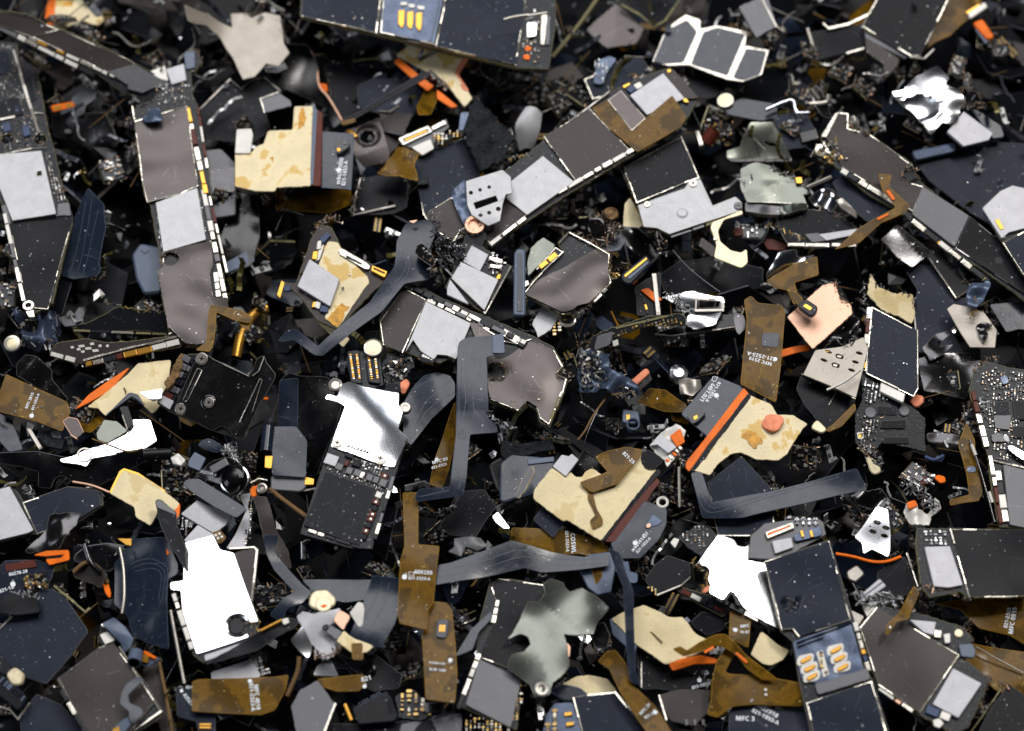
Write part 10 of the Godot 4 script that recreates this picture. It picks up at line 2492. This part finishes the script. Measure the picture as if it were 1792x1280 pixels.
	row(o,"edge_contact",["solder","pcb","solder"],-0.48,-10.14,-1.33,-5.61,1,0.89,0.5,1.11,2.89,0.25)
	speckle(o,"small_components",[-6,12,2.1,14.3,2.1,16.1,-6.9,16.1],1,80,0.22,0.67,GOLD,0,0)
	speckle(o,"small_components",[2.9,6.7,4.7,6.1,3.2,13.1,2.1,13.1],1,40,0.22,0.67,GOLD,0,0)
	o = thing("slate_flex", "slate flex end folded against the dark board, bottom centre", "flex cable", [-7.1, 26.2, 57.2, 0.103, 0.041])
	slab(o,"flex","slate",[-3.4,4.3,-0.3,-1.3,3.1,-4.9,3.4,-3.6,0.9,-0.7,-0.2,2.9],0,0.16,{wr=0.95,wf=0.04})
	o = thing("notched_shield", "pale olive notched metal shield with ring eye at bottom centre", "metal shield", [7.6, 27.8, 57.4, -0.000, 0.007])
	slab(o,"sheet","steel_olive",[-8.3,1.1,-7.3,-0.5,-4.5,-6.3,-2.6,-6.2,-1.3,-7.8,-1.8,-9.3,-0.5,-10.4,1.9,-9.7,2.2,-8.8,3.1,-8,5.5,-8.7,7.8,-6.9,10.3,-4.2,8,-1.8,7.4,0.4,4.3,0.6,1.9,0.3,2.4,2.1,2.9,6.5,1.2,8.7,-0.2,9.8,-0.7,12,-3.3,12.3,-4.2,9.8,-8.5,6.3,-7.6,4.2,-5.3,3.6,-4.1,2.1,-4.6,0.6,-5.9,0],0,0.3,{wr=1,wf=0.07,bend=[[0,0.02,4]],jag=0.08,fold=[[317,0.14,3],[159,-0.11,4]]})
	turned(o,"ring_eye","steel",-2.13,10.96,0.3,[1.4,-0.2,1.4,0.3,1.1,0.4,0.7,0.35,0.65,0,0,0])
	slab(o,"pink_strip","copper",[2.43,1.85,3.12,2.74,2.96,4.82,2.49,3.93],0.4,0.1,{jag=0.08})
	o = thing("black_strap", "narrow slate strap hanging upright right of the olive notched shield", "flex cable", [21.3, 29.8, 54.4, 0.045, -0.040])
	slab(o,"strap","slate",[-3.3,-12.8,-1.2,-11.7,0,-7.6,1.1,-4.5,1.2,5.7,1.3,11,2.1,13.3,0.2,12.4,-0.3,5.7,-0.6,-5.2,-2.1,-9.1],0,0.16,{wr=0.95,wf=0.04,fold=[[292,0.04,0],[92,-0.06,3]]})

func pile_as() -> void:
	var o: Node3D
	o = thing("slate_housing", "slate metal clip housing behind the narrow upright strap", "plastic part", [16.3, 23.6, 43.7, 0.018, -0.104])
	slab(o,"housing","slate_plastic",[-3.6,-0.8,-1.9,-3.2,2.2,-3.7,3,-0.8,2.1,4,-0.2,4.5,-1.9,3.1],0,0.7,{bev=0.2,wr=0.5})
	slab(o,"amber_window","kapton",[-1.32,-0.74,0.13,-1.92,0.67,1.05,-0.5,2.82],0.7,0.2)
	slab(o,"mirror_tab","mirror",[-1.6,-2.18,-0.16,-2.32,-0.32,-1.13,-1.32,-1.28],0.8,0.3)
	slab(o,"grey_tab","blue_steel",[4.4,-1.5,5.6,-1.8,5.8,0.3,7.3,0.6,7.2,2.4,5.5,2.4],0.9,0.4)
	o = thing("battery_foil", "cream torn foil with orange curl behind the narrow upright strap", "foil", [27.8, 24.6, 56.4, 0.025, -0.094])
	slab(o,"foil","cream",[-9.2,-3,-6.9,-4.3,-3.2,-5.5,0,-4,1.3,-3.1,3.9,-3.1,6.4,0.2,8.6,1.4,10.3,2,6,4,0.6,5.7,-4.5,2],0,0.35,{jag=0.1,wr=0.4})
	slab(o,"crack","wood_pulp",[-2.29,-0.46,-1.73,-0.39,0.22,1.61,-0.06,1.78],0.36,0.05)
	slab(o,"orange_curl","orange",[1.3,5.8,4,4.8,7.1,4.3,10.2,5,9.9,5.7,5.9,5.8,2,7],0.3,0.4,{wr=0.3})
	slab(o,"blue_side","slate_plastic",[-9.5,-3,-8.2,-3.3,-4.5,1.7,-5.1,3.5,-9,-0.1],-0.6,0.4)
	o = thing("amber_flex", "curved amber flex with white print flowing down at bottom", "flex cable", [22.7, 27.2, 69.5, 0.000, -0.020])
	slab(o,"strip","kapton",[-6.8,-6.7,-5.2,-8.4,-3.7,-8.7,-1.9,-6.4,-0.3,-2,3.6,1.8,6.8,7.3,2.4,7.3,0.2,3.9,-2.8,-0.8,-4.7,-5.2],0,0.2,{wr=0.6,wf=0.06,bend=[-100,0.03,5]})
	words(o,"MFC 21",1.02,3.59,2.74,1.71,0.3,"white_ink")
	emblem(o,3.42,2.72,0.3,1.11,-40,"white_ink")
	words(o,"821-2",1.71,4.32,3.26,3.45,0.3,"white_ink")
	o = thing("battery_foil", "small cream foil end below the olive notched shield", "foil", [14.7, 23.1, 65.7, 0.027, -0.029])
	slab(o,"foil","cream",[-5.4,0,-2.8,-1.4,-0.5,-1.6,2.9,-0.9,4.6,1.2,-0.3,2.1,-2.2,0.7],0,0.35,{wr=0.4,jag=0.08})
	slab(o,"dark_roll","slate",[-7.6,1.2,-5.1,0.2,-2.2,0.9,-0.8,2.1,-2.8,3,-5.1,3],0.2,0.6,{bev=0.2})
	o = thing("shield_cover", "blue-black cover with pale rim at the bottom border", "shield cover", [17.4, 24.1, 72.2, 0.005, -0.058])
	slab(o,"shield_film","film_blue",[-6.1,-3.4,-3.4,-3.9,1.6,-4.4,7.8,3.7,-4.3,3.7],0,0.5)
	rim(o,"shield_frame","rim_metal",[-6.1,-3.4,-3.4,-3.9,1.6,-4.4,7.8,3.8,-4.3,3.8],-0.3,0.92,0.31,true)
	o = thing("board_connector", "blue contact block with orange springs at the bottom border", "connector", [9.2, 23.6, 72.9, 0.083, -0.009])
	slab(o,"block","blue_steel",[-2.7,-1.2,-1.3,-3.2,2,-3.3,3.7,3,-3.6,2.8],0,0.6,{wr=0.2})
	slab(o,"spring","gold",[0.5,-1.26,1.82,-1.4,1.9,-0.87,0.57,-0.67],0.6,0.4)
	slab(o,"spring","gold",[0.82,0.65,2.14,0.51,2.22,1.04,0.9,1.24],0.6,0.4)
	speckle(o,"small_components",[-2.44,-0.64,-1.02,-2.36,-0.21,2.63,-2.74,2.56],0.6,30,0.44,1.11,GOLD,0,0)
	o = thing("shield_cover", "black cover with thin bright edge under the cream torn foil", "shield cover", [28.3, 21, 63, 0.020, -0.050])
	slab(o,"cover","film_black",[-5.1,-5.8,0.2,-1.8,4.2,-0.7,8.4,2,4.1,3.1,-1.6,2.8,-4.4,2.8],0,0.4,{jag=0.08,wr=0.35,wf=0.06,cell=1.1})
	rim(o,"edge","solder",[-4.2,-4.5,-4.2,2.6],0.3,0.4,0.3,false)
	words(o,"821-1853",5.2,3.16,8.49,2.3,0.45,"white_ink")
	emblem(o,6.53,1.11,0.45,1.11,-10,"white_ink")
	o = thing("shield_cover", "dark brown cover with pale left edge near the bottom border", "shield cover", [32.4, 21.5, 69.2, 0.062, -0.044])
	slab(o,"cover","film",[-5.2,-1.8,-1.5,-2.9,4.4,-2.7,4.3,1.1,1.2,3.9,-3.1,3],0,0.4,{jag=0.08,wr=0.35,wf=0.06,cell=1.1})
	rim(o,"edge","solder",[-5.1,-1.8,-3.9,2.7],0.2,0.5,0.4,false)
	block(o,"peg","chip_grey",-0.19,3.43,0.4,1.16,0.56,0.5,85.96)
	block(o,"peg","chip_grey",1.36,3.46,0.4,1.16,0.56,0.5,86.03)
	block(o,"peg","chip_grey",2.91,3.49,0.4,1.16,0.56,0.5,86.1)
	o = thing("amber_flex", "arched amber flex with orange bands at bottom right of centre", "flex cable", [39.8, 27.8, 61.3, -0.021, -0.077])
	slab(o,"arch","kapton",[-10.2,-0.7,-8.8,-1.2,-7.6,-0.4,-5.1,-2.1,-2.2,-3.4,-0.5,-3.5,1.2,-2.1,3.1,0.2,6.4,2.8,8.9,4.8,6.3,4.8,3.6,2.8,1.4,-0.1,-0.8,-1.2,-2.5,-1.6,-5.4,-0.3,-8.2,0.6],0,0.25,{wr=0.6,wf=0.05})
	slab(o,"orange_band","orange",[-4.49,-0.32,-2.69,-1.29,-2.56,-1,-4.28,0.08],0.3,0.15)
	slab(o,"orange_band","orange",[1.23,-0.02,1.65,-0.17,3.58,1.56,3.29,1.94],0.3,0.15)
	o = thing("amber_flex", "wide amber flex spreading right at the bottom, pale dots on it", "flex cable", [43.7, 25.7, 67.5, 0.069, -0.089])
	slab(o,"sheet","kapton",[-6.9,-1.1,-5.8,-5.2,-4,-8,-2.6,-6.8,-4.5,-3.4,-3.6,-2.8,2.5,-2.5,9.8,-0.8,9.6,3.2,0.7,2.8,-3.3,3.2,-6.1,5.2,-7.8,4.6,-6.9,1.4],0,0.25,{wr=0.7,wf=0.05})
	turned(o,"dot","chip_white",2.95,0.2,0.35,[0.3,0,0.25,0.1,0,0.1])
	turned(o,"dot","chip_white",2.98,1.12,0.35,[0.3,0,0.25,0.1,0,0.1])
	o = thing("amber_flex", "upright amber flex with white emblem below the blazing white plate", "flex cable", [42.5, 24.6, 55.1, 0.000, -0.030])
	slab(o,"strip","kapton",[-1.7,-3.3,2.1,-2.3,1.3,3.9,-0.4,3,-2.1,1.8],0,0.2,{wr=0.2})
	emblem(o,-1.04,0.47,0.26,1.11,-70,"white_ink")
	words(o,"MFC",0.02,0.32,1.67,0.17,0.26,"white_ink")
	words(o,"19-07",-0.13,1.36,1.58,1.36,0.26,"white_ink")
	o = thing("battery_foil", "small khaki foil flap left of the gold card contacts", "foil", [47.7, 23.6, 59.3, 0.030, -0.127])
	slab(o,"foil","cream",[-3.3,0.7,-1.2,-3.6,1.6,-1.2,3.8,0,2.6,1.7,0.3,2.8,-1.1,2.5],0,0.3,{wr=0.4,jag=0.05})
	o = thing("flex_label", "blue-black flex with blurred white print at the bottom right of centre", "flex cable", [47.2, 24.1, 73.3, 0.000, -0.020])
	slab(o,"label","film_blue",[-7.2,-2.3,-3.3,-2.9,1.6,-2.3,6.6,-2.6,7.6,-0.8,7.2,2.7,-7.4,2.7],0,0.3,{wr=0.3})
	words(o,"mks2918",-2.91,-2.85,1.22,-0.51,0.36,"white_ink")
	words(o,"821-1853-A",-3.37,-1.68,1.45,0.79,0.36,"white_ink")
	words(o,"MFC 3",-6.18,0.07,-2.81,0.21,0.36,"white_ink")
	o = thing("circuit_board", "black bare board corner behind the blazing white plate", "circuit board", [34.7, 23.1, 36.8, 0.020, -0.050])
	slab(o,"board","pcb",[-0.5,-2,1.9,-3.5,4.1,-0.7,1.1,3.8,-1.7,1.6,-3.4,-0.2,-4.6,0.7],0,0.7,{jag=0.17})
	speckle(o,"small_components",[0.7,-2.6,3,-1.4,1.1,2.9,-3.1,-0.2],0.7,50,0.22,0.67,PCB,0,0)
	slab(o,"white_bit","chip_white",[-4.7,1.1,-4,0.2,-3.1,0.5,-3.9,2.1],0.7,0.6)

func pile_at() -> void:
	var o: Node3D
	o = thing("shield_cover", "dark green-black cover with silver corner right of the upright strap", "shield cover", [29.5, 23.6, 44.2, 0.030, -0.060])
	slab(o,"cover","film_black",[-4.5,1.1,-2.4,-1.9,-0.1,-3.6,3.9,-2.1,4,0.6,2.4,2.4,-2.2,4],0,0.6)
	rim(o,"edge","steel",[4.1,-2.6,4,0.7,2.2,2.3,-2.2,4.1],0.3,0.5,0.3,false)
	speckle(o,"small_components",[-4.5,1.7,-2.2,2.9,-2.5,4.1,-4.5,2.6],0.6,20,0.22,0.56,GOLD,0,0)
	o = thing("circuit_board", "narrow board edge with pale contacts left of the blazing white plate", "circuit board", [36.4, 22.6, 49.1, 0.080, -0.200])
	slab(o,"board","pcb",[-5.3,-2.1,-4.4,-2.6,2.1,-0.4,4.3,2,3.1,3.1,-1.1,0.7],0,0.8,{edge="pcb_edge"})
	row(o,"edge_contact",["solder","pcb","brown_stripe","chip_white"],-4.46,-1.96,3.42,2.31,0.8,0.89,0.5,0.89,2.44,0.25)
	o = thing("black_film", "black smooth film under the narrow board edge, bottom", "film", [37, 21.5, 53, 0.005, -0.105])
	slab(o,"film","film_black",[-3.5,0.1,-1.4,-2,3.2,-1.1,2.5,1.3,-0.6,2.4],0,0.4,{jag=0.08,wr=0.35,wf=0.06,cell=1.1})
	o = thing("torn_metal", "brown torn film shard right of the olive notched shield", "metal scrap", [16.5, 25.7, 57.2, 0.159, -0.047])
	slab(o,"shard","dark_steel",[-1.07,-2.04,0.66,-2.54,1.76,-0.11,1.14,2.21,-0.58,2.71,-1.68,0.29],0,0.3,{jag=0.15,wr=0.8})
